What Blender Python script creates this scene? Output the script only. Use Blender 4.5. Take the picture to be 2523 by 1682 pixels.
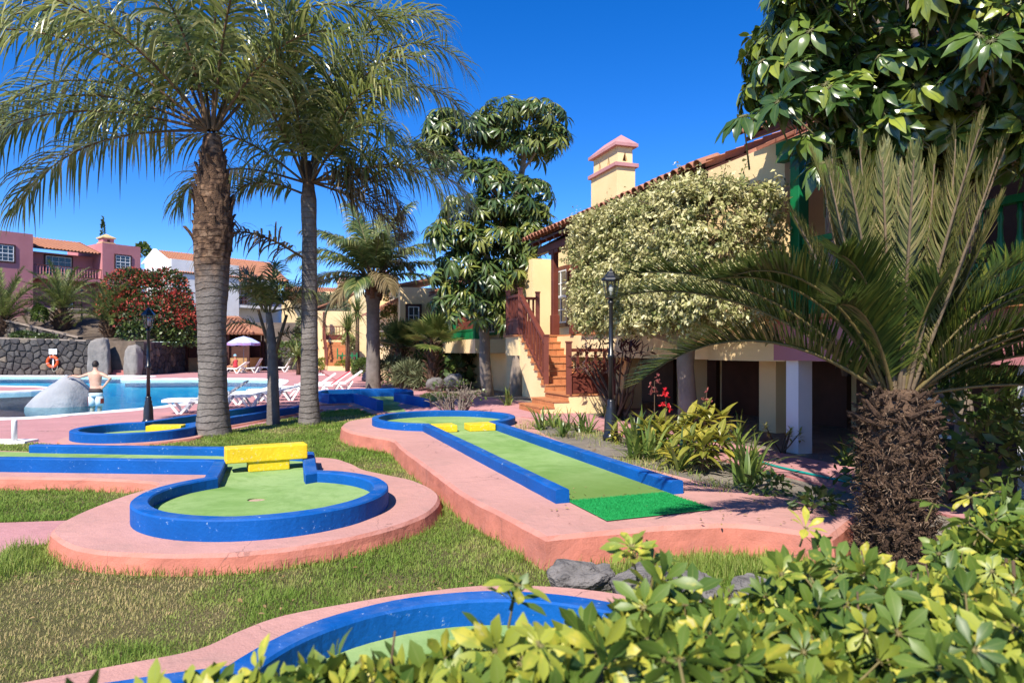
import bpy, bmesh, math, random
import numpy as np
from mathutils import Vector, Matrix, noise
from mathutils.geometry import tessellate_polygon, delaunay_2d_cdt
for _o in list(bpy.data.objects): bpy.data.objects.remove(_o)
SC = bpy.context.scene
COL = SC.collection
R = math.radians
# ---------------------------------------------------------------- camera
FPX, YH, HC = 1682.0, 863.0, 1.55           # focal length in photo pixels, horizon row, eye height
cam = bpy.data.cameras.new('camera'); camo = bpy.data.objects.new('camera', cam); COL.objects.link(camo)
cam.sensor_width = 36.0; cam.lens = 36.0*FPX/2523.0
cam.shift_y = (YH-841.0)/2523.0
cam.clip_start = 0.05; cam.clip_end = 900.0
camo.location = (0, 0, HC); camo.rotation_euler = (R(90), 0, 0)
cam.dof.use_dof = True; cam.dof.focus_distance = 8.0; cam.dof.aperture_fstop = 4.5
SC.camera = camo
# ---------------------------------------------------------------- world and sun
SUN_EL, SUN_AZ = 47.0, 202.0                # azimuth clockwise from +Y (behind the camera, to the left)
w = bpy.data.worlds.new('World'); SC.world = w; w.use_nodes = True
nt = w.node_tree; nt.nodes.clear()
sky = nt.nodes.new('ShaderNodeTexSky'); sky.sky_type = 'NISHITA'; sky.sun_disc = False
sky.sun_elevation = R(SUN_EL); sky.sun_rotation = R(SUN_AZ)
sky.altitude = 1500.0; sky.air_density = 0.85; sky.dust_density = 0.3; sky.ozone_density = 4.0
bg = nt.nodes.new('ShaderNodeBackground'); bg.inputs['Strength'].default_value = 0.145
wo = nt.nodes.new('ShaderNodeOutputWorld')
hs = nt.nodes.new('ShaderNodeHueSaturation'); hs.inputs['Saturation'].default_value = 1.34; hs.inputs['Hue'].default_value = .512
nt.links.new(sky.outputs[0], hs.inputs['Color']); nt.links.new(hs.outputs[0], bg.inputs[0]); nt.links.new(bg.outputs[0], wo.inputs[0])
sl = bpy.data.lights.new('sun', 'SUN'); sl.energy = 5.0; sl.angle = R(0.53); sl.color = (1.0, 0.93, 0.82)
so = bpy.data.objects.new('sun', sl); COL.objects.link(so); so.location = (-6, -14, 20)
_a, _e = R(SUN_AZ), R(SUN_EL)
SUNV = Vector((math.sin(_a)*math.cos(_e), math.cos(_a)*math.cos(_e), math.sin(_e)))
so.rotation_euler = SUNV.to_track_quat('Z', 'Y').to_euler()
vs = SC.view_settings; vs.view_transform = 'Standard'; vs.look = 'None'; vs.gamma = 1.0; vs.exposure = 0.74
try: vs.use_curve_mapping = False
except Exception: pass
SC.render.engine = 'CYCLES'
SC.cycles.max_bounces = 6; SC.cycles.transparent_max_bounces = 8

# ---------------------------------------------------------------- object helpers
WM = {}
I4 = Matrix.Identity(4)
def link(name, data, parent=None, M=None, label=None, cat=None, group=None, kind=None):
    o = bpy.data.objects.new(name, data); COL.objects.link(o)
    M = M if M is not None else I4
    o.matrix_basis = M; WM[o.name] = M
    if parent is not None:
        o.parent = parent; o.matrix_parent_inverse = WM[parent.name].inverted()
    if label: o['label'] = label
    if cat: o['category'] = cat
    if group: o['group'] = group
    if kind: o['kind'] = kind
    return o
def thing(name, label, cat, loc=(0, 0, 0), group=None):
    return link(name, None, None, Matrix.Translation(Vector(loc)), label, cat, group)
def bevel(o, w=.01, seg=2):
    m = o.modifiers.new('bevel', 'BEVEL'); m.width = w; m.segments = seg; m.limit_method = 'ANGLE'; m.angle_limit = R(40)
    return o
def TR(loc, rz=0, sc=1, tilt=None):
    M = Matrix.Translation(Vector(loc)) @ Matrix.Rotation(rz, 4, 'Z')
    if tilt: M = M @ Matrix.Rotation(tilt, 4, 'X')
    return M @ Matrix.Diagonal((sc, sc, sc, 1)) if not hasattr(sc, '__len__') else M @ Matrix.Diagonal((*sc, 1))
def G(px, py, z=0.0):                       # photo pixel on the level z -> world point
    d = FPX*(HC-z)/(py-YH); return Vector(((px-1261.0)*d/FPX, d, z))
def AT(px, py, d):                          # photo pixel at depth d -> world point
    return Vector(((px-1261.0)*d/FPX, d, HC+(YH-py)*d/FPX))
# house frame: s runs back along the facade, t runs into the house
U = Vector((-.33, .944, 0)).normalized(); V = Vector((U.y, -U.x, 0)); O0 = Vector((1.18, 14.3, 0))
def W(s, t, z=0.0): return O0 + U*s + V*t + Vector((0, 0, z))
def ramp(x, a, b): 
    k = min(1, max(0, (x-a)/(b-a))); return k*k*(3-2*k)

def inpoly(P, poly):
    P = np.asarray(P, dtype=float); x, y = P[:,0], P[:,1]; r = np.zeros(len(P), dtype=bool); n = len(poly)
    for i in range(n):
        (x0,y0),(x1,y1) = poly[i][:2], poly[(i+1)%n][:2]
        if y0 == y1: continue
        c = ((y0 > y) != (y1 > y)) & (x < (x1-x0)*(y-y0)/(y1-y0)+x0); r ^= c
    return r
class MB:
    def __init__(s): s.v = []; s.f = []
    def add(s, vs, fs):
        o = len(s.v); s.v += [tuple(p) for p in vs]; s.f += [tuple(i+o for i in f) for f in fs]; return s
    def hexa(s, p):                         # eight corners, bottom ring then top ring
        return s.add(p, [(3,2,1,0),(4,5,6,7),(0,1,5,4),(1,2,6,5),(2,3,7,6),(3,0,4,7)])
    def box(s, c, size, e=None):
        c = Vector(c); ax = e or (Vector((1,0,0)), Vector((0,1,0)), Vector((0,0,1)))
        a, b, d = [ax[i]*(size[i]/2) for i in range(3)]
        return s.hexa([c-a-b-d, c+a-b-d, c+a+b-d, c-a+b-d, c-a-b+d, c+a-b+d, c+a+b+d, c-a+b+d])
    def fbox(s, F, s0, s1, t0, t1, z0, z1): # box in a frame
        return s.hexa([F(s1,t0,z0),F(s0,t0,z0),F(s0,t1,z0),F(s1,t1,z0),F(s1,t0,z1),F(s0,t0,z1),F(s0,t1,z1),F(s1,t1,z1)])
    def bar(s, a, b, w, h, up=Vector((0,0,1))):
        a = Vector(a); b = Vector(b); d = (b-a); L = d.length; d.normalize()
        x = d.cross(up)
        if x.length < 1e-4: x = d.cross(Vector((0,1,0)))
        x.normalize(); y = x.cross(d)
        return s.box((a+b)/2, (L, w, h), (d, x, y))
    def prism(s, poly, z0, z1, top=True, bottom=False, holes=()):
        loops = [poly]+list(holes)
        for lp in loops:
            n = len(lp); 
            s.add([(p[0],p[1],z0) for p in lp]+[(p[0],p[1],z1) for p in lp],
                  [(i,(i+1)%n,n+(i+1)%n,n+i) for i in range(n)])
        if top: s.sheet(poly, z1, holes)
        if bottom: s.sheet(poly, z0, holes)
        return s
    def sheet(s, poly, z, holes=()):
        if holes:
            flat = []; ed = []
            for lp in [poly]+list(holes):
                o = len(flat); n = len(lp); flat += [Vector((p[0],p[1])) for p in lp]; ed += [(o+i,o+(i+1)%n) for i in range(n)]
            vv, _, ff, *_r = delaunay_2d_cdt(flat, ed, [], 0, 1e-5)
            cen = np.array([sum((vv[i] for i in f), Vector((0,0)))/len(f) for f in ff])
            ok = inpoly(cen, poly)
            for h in holes: ok &= ~inpoly(cen, h)
            return s.add([(p.x,p.y,z) for p in vv], [f for f,k in zip(ff,ok) if k])
        loops = [[Vector((p[0],p[1],0)) for p in lp] for lp in [poly]+list(holes)]
        flat = [p for lp in loops for p in lp]
        tr = tessellate_polygon(loops); out = []
        for a, b, c in tr:
            k = (flat[b]-flat[a]).cross(flat[c]-flat[a]).z
            out.append((a,b,c) if k > 0 else (a,c,b))
        return s.add([(p.x,p.y,z) for p in flat], out)
    def tube(s, pts, rad, n=8, cap=True):
        pts = [Vector(p) for p in pts]; m = len(pts)
        rad = rad if hasattr(rad, '__len__') else [rad]*m
        vs = []; ref = Vector((0,0,1)); px = None
        for i, p in enumerate(pts):
            d = (pts[min(i+1,m-1)]-pts[max(i-1,0)]).normalized()
            if px is None:
                px = d.cross(ref)
                if px.length < .05: px = d.cross(Vector((1,0,0)))
            px = (px-d*px.dot(d)).normalized(); py = d.cross(px)
            for k in range(n):
                a = 2*math.pi*k/n; vs.append(p+(px*math.cos(a)+py*math.sin(a))*rad[i])
        fs = [(i*n+k, i*n+(k+1)%n, (i+1)*n+(k+1)%n, (i+1)*n+k) for i in range(m-1) for k in range(n)]
        if cap: fs += [tuple(range(n-1,-1,-1)), tuple((m-1)*n+k for k in range(n))]
        return s.add(vs, fs)
    def lathe(s, prof, n=16, c=(0,0,0), cap=True):
        c = Vector(c); vs = []; m = len(prof)
        for r, z in prof:
            for k in range(n):
                a = 2*math.pi*(k+.5)/n; vs.append(c+Vector((r*math.cos(a), r*math.sin(a), z)))
        fs = [(i*n+k, i*n+(k+1)%n, (i+1)*n+(k+1)%n, (i+1)*n+k) for i in range(m-1) for k in range(n)]
        if cap: fs += [tuple(range(n-1,-1,-1)), tuple((m-1)*n+k for k in range(n))]
        return s.add(vs, fs)
    def mesh(s, name, mat=None, smooth=False):
        me = bpy.data.meshes.new(name); me.from_pydata(s.v, [], s.f); 
        if mat: me.materials.append(mat)
        if smooth: me.polygons.foreach_set('use_smooth', [True]*len(me.polygons))
        me.validate(); me.update(); return me
    def obj(s, name, mat, parent=None, smooth=False, M=None, **k):
        return link(name, s.mesh(name, mat, smooth), parent, M, **k)

def catmull(pts, closed=True, sub=6):
    n = len(pts); out = []; P = [Vector((p[0],p[1],0)) for p in pts]
    rng_ = range(n) if closed else range(n-1)
    for i in rng_:
        g = (lambda k: P[k % n]) if closed else (lambda k: P[min(max(k,0),n-1)])
        a, b, c, d = g(i-1), g(i), g(i+1), g(i+2)
        for k in range(sub):
            t = k/sub
            out.append(.5*((2*b)+(c-a)*t+(2*a-5*b+4*c-d)*t*t+(3*b-a-3*c+d)*t**3))
    if not closed: out.append(P[-1])
    return [(p.x,p.y) for p in out]
def resample(path, step, closed=False):
    P = [Vector((p[0],p[1],0)) for p in path]
    if closed: P.append(P[0])
    out = []
    for a, b in zip(P[:-1], P[1:]):
        k = max(1, int((b-a).length/step))
        out += [a.lerp(b, i/k) for i in range(k)]
    if not closed: out.append(P[-1])
    return out
def rail(path, w, z0, z1, closed=False, c=.012, wob=.004, seed=0):
    """masonry kerb of width w swept along a path, with worn edges"""
    P = resample(path, .07, closed); n = len(P); mb = MB(); vs = []
    for i, p in enumerate(P):
        a = P[(i-1) % n] if closed else P[max(i-1,0)]; b = P[(i+1) % n] if closed else P[min(i+1,n-1)]
        d1 = (p-a); d2 = (b-p)
        d1 = d1.normalized() if d1.length > 1e-6 else d2.normalized()
        d2 = d2.normalized() if d2.length > 1e-6 else d1
        m = (d1+d2).normalized(); nn = Vector((-m.y, m.x, 0)); k = 1/max(.55, m.dot(d1))
        def q(o, z, j):
            nz = noise.noise(Vector((p.x*6+seed, p.y*6, z*9+j*.7)))*wob
            e = 0 if z <= z0+1e-6 else noise.noise(Vector((p.x*3, p.y*3+seed, j*.37)))*wob
            return p+nn*(o*k+nz)+Vector((0,0,z+e))
        vs += [q(-w/2,z0,0), q(-w/2,z1-c,1), q(-w/2+c,z1,2), q(0,z1+.001,3), q(w/2-c,z1,4), q(w/2,z1-c,5), q(w/2,z0,6)]
    K = 7; fs = []
    for i in range(n if closed else n-1):
        for j in range(K-1):
            fs.append((i*K+j, i*K+j+1, ((i+1)%n)*K+j+1, ((i+1)%n)*K+j))
    if not closed: fs += [tuple(range(K-1,-1,-1)), tuple((n-1)*K+j for j in range(K))]
    return mb.add(vs, fs)

# ---------------------------------------------------------------- numpy meshes for foliage
def np_mesh(name, verts, quads=None, tris=None, var=None, mats=(), smooth=False, midx=None, uvv=None):
    me = bpy.data.meshes.new(name)
    verts = np.asarray(verts, dtype=np.float32).reshape(-1, 3)
    q = np.asarray(quads if quads is not None else [], dtype=np.int32).reshape(-1, 4)
    t = np.asarray(tris if tris is not None else [], dtype=np.int32).reshape(-1, 3)
    me.vertices.add(len(verts)); me.vertices.foreach_set('co', verts.ravel())
    me.loops.add(q.size+t.size)
    me.loops.foreach_set('vertex_index', np.concatenate([q.ravel(), t.ravel()]).astype(np.int32))
    me.polygons.add(len(q)+len(t))
    st = np.concatenate([np.arange(len(q))*4, len(q)*4+np.arange(len(t))*3]).astype(np.int32)
    me.polygons.foreach_set('loop_start', st)
    for m in mats: me.materials.append(m)
    if midx is not None: me.polygons.foreach_set('material_index', np.asarray(midx, dtype=np.int32))
    if smooth: me.polygons.foreach_set('use_smooth', np.ones(len(q)+len(t), dtype=bool))
    me.update(calc_edges=True)
    if var is not None:
        a = me.attributes.new('var', 'FLOAT', 'POINT'); a.data.foreach_set('value', np.asarray(var, dtype=np.float32))
    if uvv is not None:
        a = me.attributes.new('leafuv', 'FLOAT_VECTOR', 'POINT'); a.data.foreach_set('vector', np.asarray(uvv, dtype=np.float32).ravel())
    return me
def leaf_t(n=4, w=.4, fold=.15, curl=.2, shape='ovate', wavy=0, seed=0):
    """leaf along +X, length 1: verts, quads, (u,v) along and across"""
    rs = np.random.default_rng(seed); x = np.linspace(0, 1, n+1); v = []; uv = []
    for i, a in enumerate(x):
        if shape == 'obovate': h = max(.04, math.sin(math.pi*min(1,a**1.55*.96+.02)))*w/2
        elif shape == 'strap': h = w/2*(1-.9*max(0,(a-.55)/.45)**1.6)*(.6+.4*min(1,a*4))
        elif shape == 'lance': h = max(.03, math.sin(math.pi*min(1,a**.75)))*w/2
        else: h = max(.04, math.sin(math.pi*min(1,a**.85*.98+.01)))*w/2
        z = -curl*a*a; wv = wavy*math.sin(i*2.1+seed)
        v += [(a,h,z+fold*h*2+wv*h), (a,0,z), (a,-h,z+fold*h*2-wv*h)]
        uv += [(a,1,0),(a,0,0),(a,-1,0)]
    q = []
    for i in range(n):
        b = i*3; q += [(b,b+3,b+4,b+1),(b+1,b+4,b+5,b+2)]
    return np.array(v), np.array(q), np.array(uv)
DIAM = (np.array([(0,0,0),(.5,.32,.06),(1,0,-.1),(.5,-.32,.06)]), np.array([(0,3,2,1)]), np.array([(0,0,0),(.5,1,0),(1,0,0),(.5,-1,0)]))
def unit(a): return a/np.maximum(1e-9, np.linalg.norm(a, axis=-1, keepdims=True))
def scatter(T, pos, dirx, up, scale):
    tv, tq, tuv = T; n = len(pos); m = len(tv)
    X = unit(dirx); Y = unit(np.cross(up, X)); Z = np.cross(X, Y)
    sc = np.broadcast_to(np.asarray(scale, dtype=float).reshape(-1,1,1), (n,1,1))
    v = pos[:,None,:] + sc*(tv[None,:,0:1]*X[:,None,:]+tv[None,:,1:2]*Y[:,None,:]+tv[None,:,2:3]*Z[:,None,:])
    q = tq[None,:,:]+(np.arange(n)*m)[:,None,None]
    uv = np.broadcast_to(tuv[None], (n,m,3))
    return v.reshape(-1,3), q.reshape(-1,4), uv.reshape(-1,3)
def ribbons(cent, wid, widths):
    """cent (n,k,3) centre lines, wid (n,k,3) unit width vectors, widths (k,) or (n,k)"""
    n, k, _ = cent.shape; ww = np.broadcast_to(np.asarray(widths, dtype=float), (n,k))[:,:,None]/2
    v = np.stack([cent-wid*ww, cent+wid*ww], axis=2).reshape(n, k*2, 3)
    i = np.arange(k-1)*2; q = np.stack([i, i+1, i+3, i+2], axis=1)
    q = q[None]+(np.arange(n)*k*2)[:,None,None]
    return v.reshape(-1,3), q.reshape(-1,4), k*2
class NP:
    def __init__(s): s.v=[]; s.q=[]; s.var=[]; s.uv=[]; s.mi=[]; s.n=0
    def add(s, v, q, var=0., uv=None, mi=0):
        s.v.append(v); s.q.append(q+s.n); s.n += len(v)
        s.var.append(np.broadcast_to(np.asarray(var, dtype=float), (len(v),)))
        s.uv.append(uv if uv is not None else np.zeros((len(v),3))); s.mi.append(np.full(len(q), mi))
    def addmb(s, mb, var=0., mi=0):         # quads only
        v = np.array(mb.v); q = [f for f in mb.f if len(f)==4]
        s.add(v, np.array(q), var, None, mi)
    def mesh(s, name, mats, smooth=True):
        return np_mesh(name, np.concatenate(s.v), np.concatenate(s.q), None, np.concatenate(s.var), mats, smooth, np.concatenate(s.mi), np.concatenate(s.uv))
    def obj(s, name, mats, parent=None, smooth=True, M=None, **k):
        return link(name, s.mesh(name, mats, smooth), parent, M, **k)

# ---------------------------------------------------------------- materials
class NT:
    def __init__(s, name):
        s.m = bpy.data.materials.new(name); s.m.use_nodes = True; s.t = s.m.node_tree; s.t.nodes.clear()
        s.out = s.n('ShaderNodeOutputMaterial'); s.geo = s.n('ShaderNodeNewGeometry'); s.pos = s.geo.outputs['Position']
    def n(s, t, **k):
        x = s.t.nodes.new(t)
        for a, b in k.items(): setattr(x, a, b)
        return x
    def l(s, a, b): s.t.links.new(a, b)
    def set(s, sock, v):
        if hasattr(v, 'is_linked') or hasattr(v, 'links'): s.l(v, sock)
        elif hasattr(v, '__len__') and len(v) == 3 and sock.type == 'RGBA': sock.default_value = (*v, 1)
        else: sock.default_value = v
    def noise(s, scale, detail=4, rough=.55, vec=None, dist=0):
        x = s.n('ShaderNodeTexNoise'); s.l(vec or s.pos, x.inputs['Vector'])
        x.inputs['Scale'].default_value = scale; x.inputs['Detail'].default_value = detail; x.inputs['Roughness'].default_value = rough
        x.inputs['Distortion'].default_value = dist
        return x.outputs['Fac']
    def voro(s, scale, vec=None, feature='F1', out='Distance'):
        x = s.n('ShaderNodeTexVoronoi'); x.feature = feature; s.l(vec or s.pos, x.inputs['Vector']); x.inputs['Scale'].default_value = scale
        return x.outputs[out]
    def n_warp(s):
        a = s.n('ShaderNodeTexNoise'); s.l(s.pos, a.inputs['Vector']); a.inputs['Scale'].default_value = 2.5; a.inputs['Detail'].default_value = 5
        b = s.n('ShaderNodeVectorMath', operation='MULTIPLY_ADD'); s.l(a.outputs['Color'], b.inputs[0]); b.inputs[1].default_value = (.35,.35,.35); s.l(s.pos, b.inputs[2]); return b.outputs[0]
    def rmp(s, fac, stops):
        x = s.n('ShaderNodeValToRGB'); e = x.color_ramp.elements
        while len(e) < len(stops): e.new(.5)
        for el, (p, c) in zip(e, stops):
            el.position = p; el.color = (*c, 1) if hasattr(c, '__len__') else (c, c, c, 1)
        s.l(fac, x.inputs[0]); return x.outputs[0]
    def mix(s, fac, a, b, mode='MIX'):
        x = s.n('ShaderNodeMix', data_type='RGBA', blend_type=mode); x.clamp_factor = True
        s.set(x.inputs[0], fac); s.set(x.inputs[6], a); s.set(x.inputs[7], b); return x.outputs[2]
    def math(s, op, a, b=0.):
        x = s.n('ShaderNodeMath', operation=op); s.set(x.inputs[0], a); s.set(x.inputs[1], b); return x.outputs[0]
    def mapr(s, v, a, b, c=0., d=1.):
        x = s.n('ShaderNodeMapRange'); s.set(x.inputs[0], v)
        for i, k in enumerate((a,b,c,d)): x.inputs[i+1].default_value = k
        return x.outputs[0]
    def attr(s, name, out='Fac'):
        x = s.n('ShaderNodeAttribute'); x.attribute_name = name; return x.outputs[out]
    def orand(s): return s.n('ShaderNodeObjectInfo').outputs['Random']
    def bump(s, h, strength=.3, dist=.02):
        x = s.n('ShaderNodeBump'); x.inputs['Strength'].default_value = strength; x.inputs['Distance'].default_value = dist
        s.l(h, x.inputs['Height']); return x.outputs[0]
    def bsdf(s, col, rough=.6, spec=.4, normal=None, **k):
        x = s.n('ShaderNodeBsdfPrincipled'); s.set(x.inputs['Base Color'], col); s.set(x.inputs['Roughness'], rough)
        x.inputs['Specular IOR Level'].default_value = spec
        if normal is not None: s.l(normal, x.inputs['Normal'])
        for a, b in k.items(): s.set(x.inputs[a.replace('_', ' ')], b)
        return x.outputs[0]
    def end(s, sh): s.l(sh, s.out.inputs[0]); return s.m

def simple(name, c1, c2=None, scale=3., rough=.7, bs=40., bst=.15, bd=.01, spec=.3, rnd=0., metallic=0., detail=5):
    t = NT(name); f = t.noise(scale, detail)
    c2 = c2 or tuple(x*.72 for x in c1)
    col = t.mix(t.mapr(f, .32, .68), c1, c2)
    if rnd: col = t.mix(t.mapr(t.orand(), 0, 1, 0, rnd), col, tuple(x*.45 for x in c1))
    return t.end(t.bsdf(col, rough, spec, t.bump(t.noise(bs, 4), bst, bd), Metallic=metallic))
def leafmat(name, ca, cb, cc=None, rough=.4, trans=.25, spec=.5, obj=False, midrib=None, edge=None, back=None):
    """leaf with colour by 'var' (or by object) and some light through the blade"""
    t = NT(name)
    f = t.orand() if obj else t.attr('var')
    st = [(0.05, ca), (.6, cb)] + ([(.97, cc)] if cc else [])
    col = t.rmp(f, st)
    col = t.mix(t.mapr(t.noise(9, 3), .35, .7, 0, .35), col, tuple(x*.6 for x in ca))
    if midrib or edge:
        sx = t.n('ShaderNodeSeparateXYZ'); t.l(t.attr('leafuv', 'Vector'), sx.inputs[0])
        av = t.math('ABSOLUTE', sx.outputs[1])
        if midrib: col = t.mix(t.mapr(av, .0, .16, .75, 0), col, midrib)
        if edge: col = t.mix(t.mapr(t.math('ADD', av, t.math('MULTIPLY', t.noise(14, 2), .8)), .95, 1.15), col, edge)
    pb = t.bsdf(col, rough, spec)
    tr = t.n('ShaderNodeBsdfTranslucent'); t.set(tr.inputs[0], t.mix(.5, col, tuple(min(1,x*1.6) for x in cb)))
    ms = t.n('ShaderNodeMixShader'); ms.inputs[0].default_value = trans; t.l(pb, ms.inputs[1]); t.l(tr.outputs[0], ms.inputs[2])
    return t.end(ms.outputs[0])

def pink_mat(name, top, side, wear=.5):
    """painted concrete: coral paint, dusty and bleached where it is walked on"""
    t = NT(name); sx = t.n('ShaderNodeSeparateXYZ'); t.l(t.geo.outputs['Normal'], sx.inputs[0])
    up = t.mapr(sx.outputs[2], .5, .95)
    dust = t.mix(t.mapr(t.noise(1.1, 6, .65), .3, .72), top, tuple(x*.8 for x in top))
    dust = t.mix(t.mapr(t.noise(7, 6, .7), .55, .8, 0, .35*wear*2), dust, tuple(x*.58 for x in top))
    dust = t.mix(t.mapr(t.noise(55, 3), .62, .75, 0, .45), dust, tuple(x*.6 for x in top))
    sd = t.mix(t.mapr(t.noise(3.5, 5, .65), .35, .7), side, tuple(x*.74 for x in side))
    sd = t.mix(t.mapr(t.noise(38, 4), .66, .76, 0, .5), sd, (.2, .12, .1))
    dust = t.mix(t.mapr(t.noise(2.3, 8, .75, None, .8), .52, .7, 0, .5), dust, (.30, .20, .17))
    cr = t.voro(1.3, t.n_warp(), 'DISTANCE_TO_EDGE'); crk = t.mapr(cr, .0, .006, 1, 0)
    crk = t.math('MULTIPLY', crk, t.mapr(t.noise(.7, 2), .5, .6))
    sd = t.mix(t.mapr(t.noise(1.6, 5, .7), .5, .75, 0, .5), sd, (.36, .17, .14))
    col = t.mix(t.math('MULTIPLY', crk, .75), t.mix(up, sd, dust), (.12, .07, .06))
    h = t.math('ADD', t.noise(9, 5), t.math('MULTIPLY', t.noise(80, 3), .3))
    return t.end(t.bsdf(col, .85, .2, t.bump(h, .6, .02)))
def paint_mat(name, c, chip, amt=.64):
    t = NT(name)
    base = t.mix(t.mapr(t.noise(2.5, 5), .3, .7), c, tuple(x*.72 for x in c))
    n1 = t.noise(24, 6, .7); n2 = t.noise(3, 3)
    k = t.math('ADD', n1, t.math('MULTIPLY', n2, .22))
    k = t.math('ADD', k, t.math('MULTIPLY', t.mapr(t.geo.outputs['Pointiness'], .5, .6), .16))
    chipf = t.mapr(k, amt+.115, amt+.135)
    lay = t.mapr(k, amt+.06, amt+.075)
    col = t.mix(t.math('MULTIPLY', lay, .4), base, tuple(min(1, x*1.25+.03) for x in c))
    col = t.mix(chipf, col, chip)
    sx = t.n('ShaderNodeSeparateXYZ'); t.l(t.geo.outputs['Normal'], sx.inputs[0])
    col = t.mix(t.math('MULTIPLY', t.mapr(sx.outputs[2], .6, .95), t.mapr(t.noise(6, 5), .4, .75, 0, .16)), col, (.3, .33, .36))
    h = t.math('SUBTRACT', t.noise(30, 4), t.math('MULTIPLY', chipf, .8))
    return t.end(t.bsdf(col, .68, .22, t.bump(h, .5, .010)))
def carpet_mat(name='faded_carpet', dark=None):
    t = NT(name); n = t.noise(1.3, 5, .6)
    c = t.mix(t.mapr(n, .36, .62), (.29, .41, .165), (.215, .345, .11))
    c = t.mix(t.mapr(t.noise(1.1, 6, .7, None, .6), .5, .68, 0, .75), c, (.10, .22, .04))
    c = t.mix(t.mapr(t.noise(6.5, 6, .75), .48, .75, 0, .55), c, (.12, .22, .06))
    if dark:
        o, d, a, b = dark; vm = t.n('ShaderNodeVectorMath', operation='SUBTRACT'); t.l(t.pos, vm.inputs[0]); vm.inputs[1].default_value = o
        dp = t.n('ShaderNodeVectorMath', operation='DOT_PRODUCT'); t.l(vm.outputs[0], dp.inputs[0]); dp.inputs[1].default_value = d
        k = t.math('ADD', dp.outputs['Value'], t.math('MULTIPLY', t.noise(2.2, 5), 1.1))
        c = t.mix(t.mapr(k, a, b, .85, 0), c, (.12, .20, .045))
    c = t.mix(t.mapr(t.noise(160, 2), .45, .7, 0, .35), c, (.14, .26, .07))
    c = t.mix(t.mapr(t.noise(26, 4), .70, .76, 0, .6), c, (.10, .15, .06))
    return t.end(t.bsdf(c, .95, .05, t.bump(t.noise(420, 2), .5, .004)))
def soil_mat(name, a, b, c):
    t = NT(name); col = t.mix(t.mapr(t.noise(2.2, 6, .65), .35, .65), a, b)
    col = t.mix(t.mapr(t.voro(55), .12, .3, .6, 0), col, c)
    return t.end(t.bsdf(col, .95, .1, t.bump(t.math('ADD', t.noise(45, 5, .7), t.voro(60)), .9, .02)))
def lawn_mat():
    t = NT('lawn_thatch')
    col = t.mix(t.mapr(t.noise(.9, 5), .35, .65), (.17, .18, .065), (.31, .245, .125))
    col = t.mix(t.mapr(t.noise(60, 4, .7), .4, .7), col, (.09, .09, .035))
    return t.end(t.bsdf(col, .95, .1, t.bump(t.noise(120, 4, .8), 1, .03)))

PINK = pink_mat('pink_painted_concrete', (.53, .285, .245), (.51, .18, .125))
DECK = pink_mat('rose_deck_paint', (.50, .25, .25), (.44, .17, .155), .6)
BLUE = paint_mat('blue_kerb_paint', (.0, .092, .37), (.33, .45, .54), .668)
YELL = paint_mat('yellow_block_paint', (.82, .56, .02), (.60, .48, .24), .735)
CARPET = carpet_mat()
SOIL = soil_mat('dry_brown_soil', (.11, .085, .065), (.17, .13, .10), (.05, .04, .035))
GRAVEL = soil_mat('grey_volcanic_gravel', (.20, .175, .15), (.31, .265, .21), (.10, .09, .08))
LAWN = lawn_mat()
WHITE = simple('white_plastic', (.80, .80, .78), (.70, .70, .68), 4, .45, 30, .05)
WHITEWALL = simple('white_render', (.80, .79, .77), (.70, .69, .67), 1.2, .85, 50, .25)
CREAM = simple('cream_yellow_render', (.84, .635, .345), (.76, .555, .285), .9, .88, 60, .35)
PINKWALL = simple('rose_pink_render', (.50, .205, .215), (.42, .165, .175), .8, .88, 50, .3)
PALEPINK = simple('pale_rose_trim', (.52, .27, .27), (.42, .2, .2), 2, .8)
WOOD = simple('red_brown_painted_wood', (.165, .043, .026), (.11, .028, .018), 3, .5, 60, .15, spec=.4)
DARKWOOD = simple('dark_brown_wood', (.075, .028, .02), (.05, .02, .014), 3, .55)
GREENW = simple('green_painted_wood', (.004, .17, .055), (.003, .12, .04), 3, .45, spec=.45)
TERRA = simple('terracotta_tile', (.54, .22, .09), (.42, .155, .06), 9, .7, 60, .2, rnd=.35)
ROOFT = simple('weathered_clay_roof_tile', (.46, .20, .115), (.30, .14, .09), 6, .85, 60, .4, rnd=.5)
BLACKM = simple('black_enamel_metal', (.010, .011, .014), (.016, .017, .02), 8, .28, 60, .06, spec=.55)
STONE = simple('dark_lava_stone', (.085, .076, .07), (.048, .043, .041), 5, .95, 25, .8, .03, rnd=.0)
STONET = simple('tan_wall_stone', (.20, .16, .12), (.13, .105, .08), 6, .95, 25, .7, .03)
GREYST = simple('pale_grey_standing_stone', (.27, .245, .22), (.17, .155, .14), 2.2, .95, 14, .9, .05)
MORTAR = simple('dark_mortar', (.045, .04, .037), None, 8, .95)
BARKG = simple('grey_palm_bark', (.19, .165, .145), (.115, .098, .086), 4, .95, 22, .9, .03)
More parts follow.
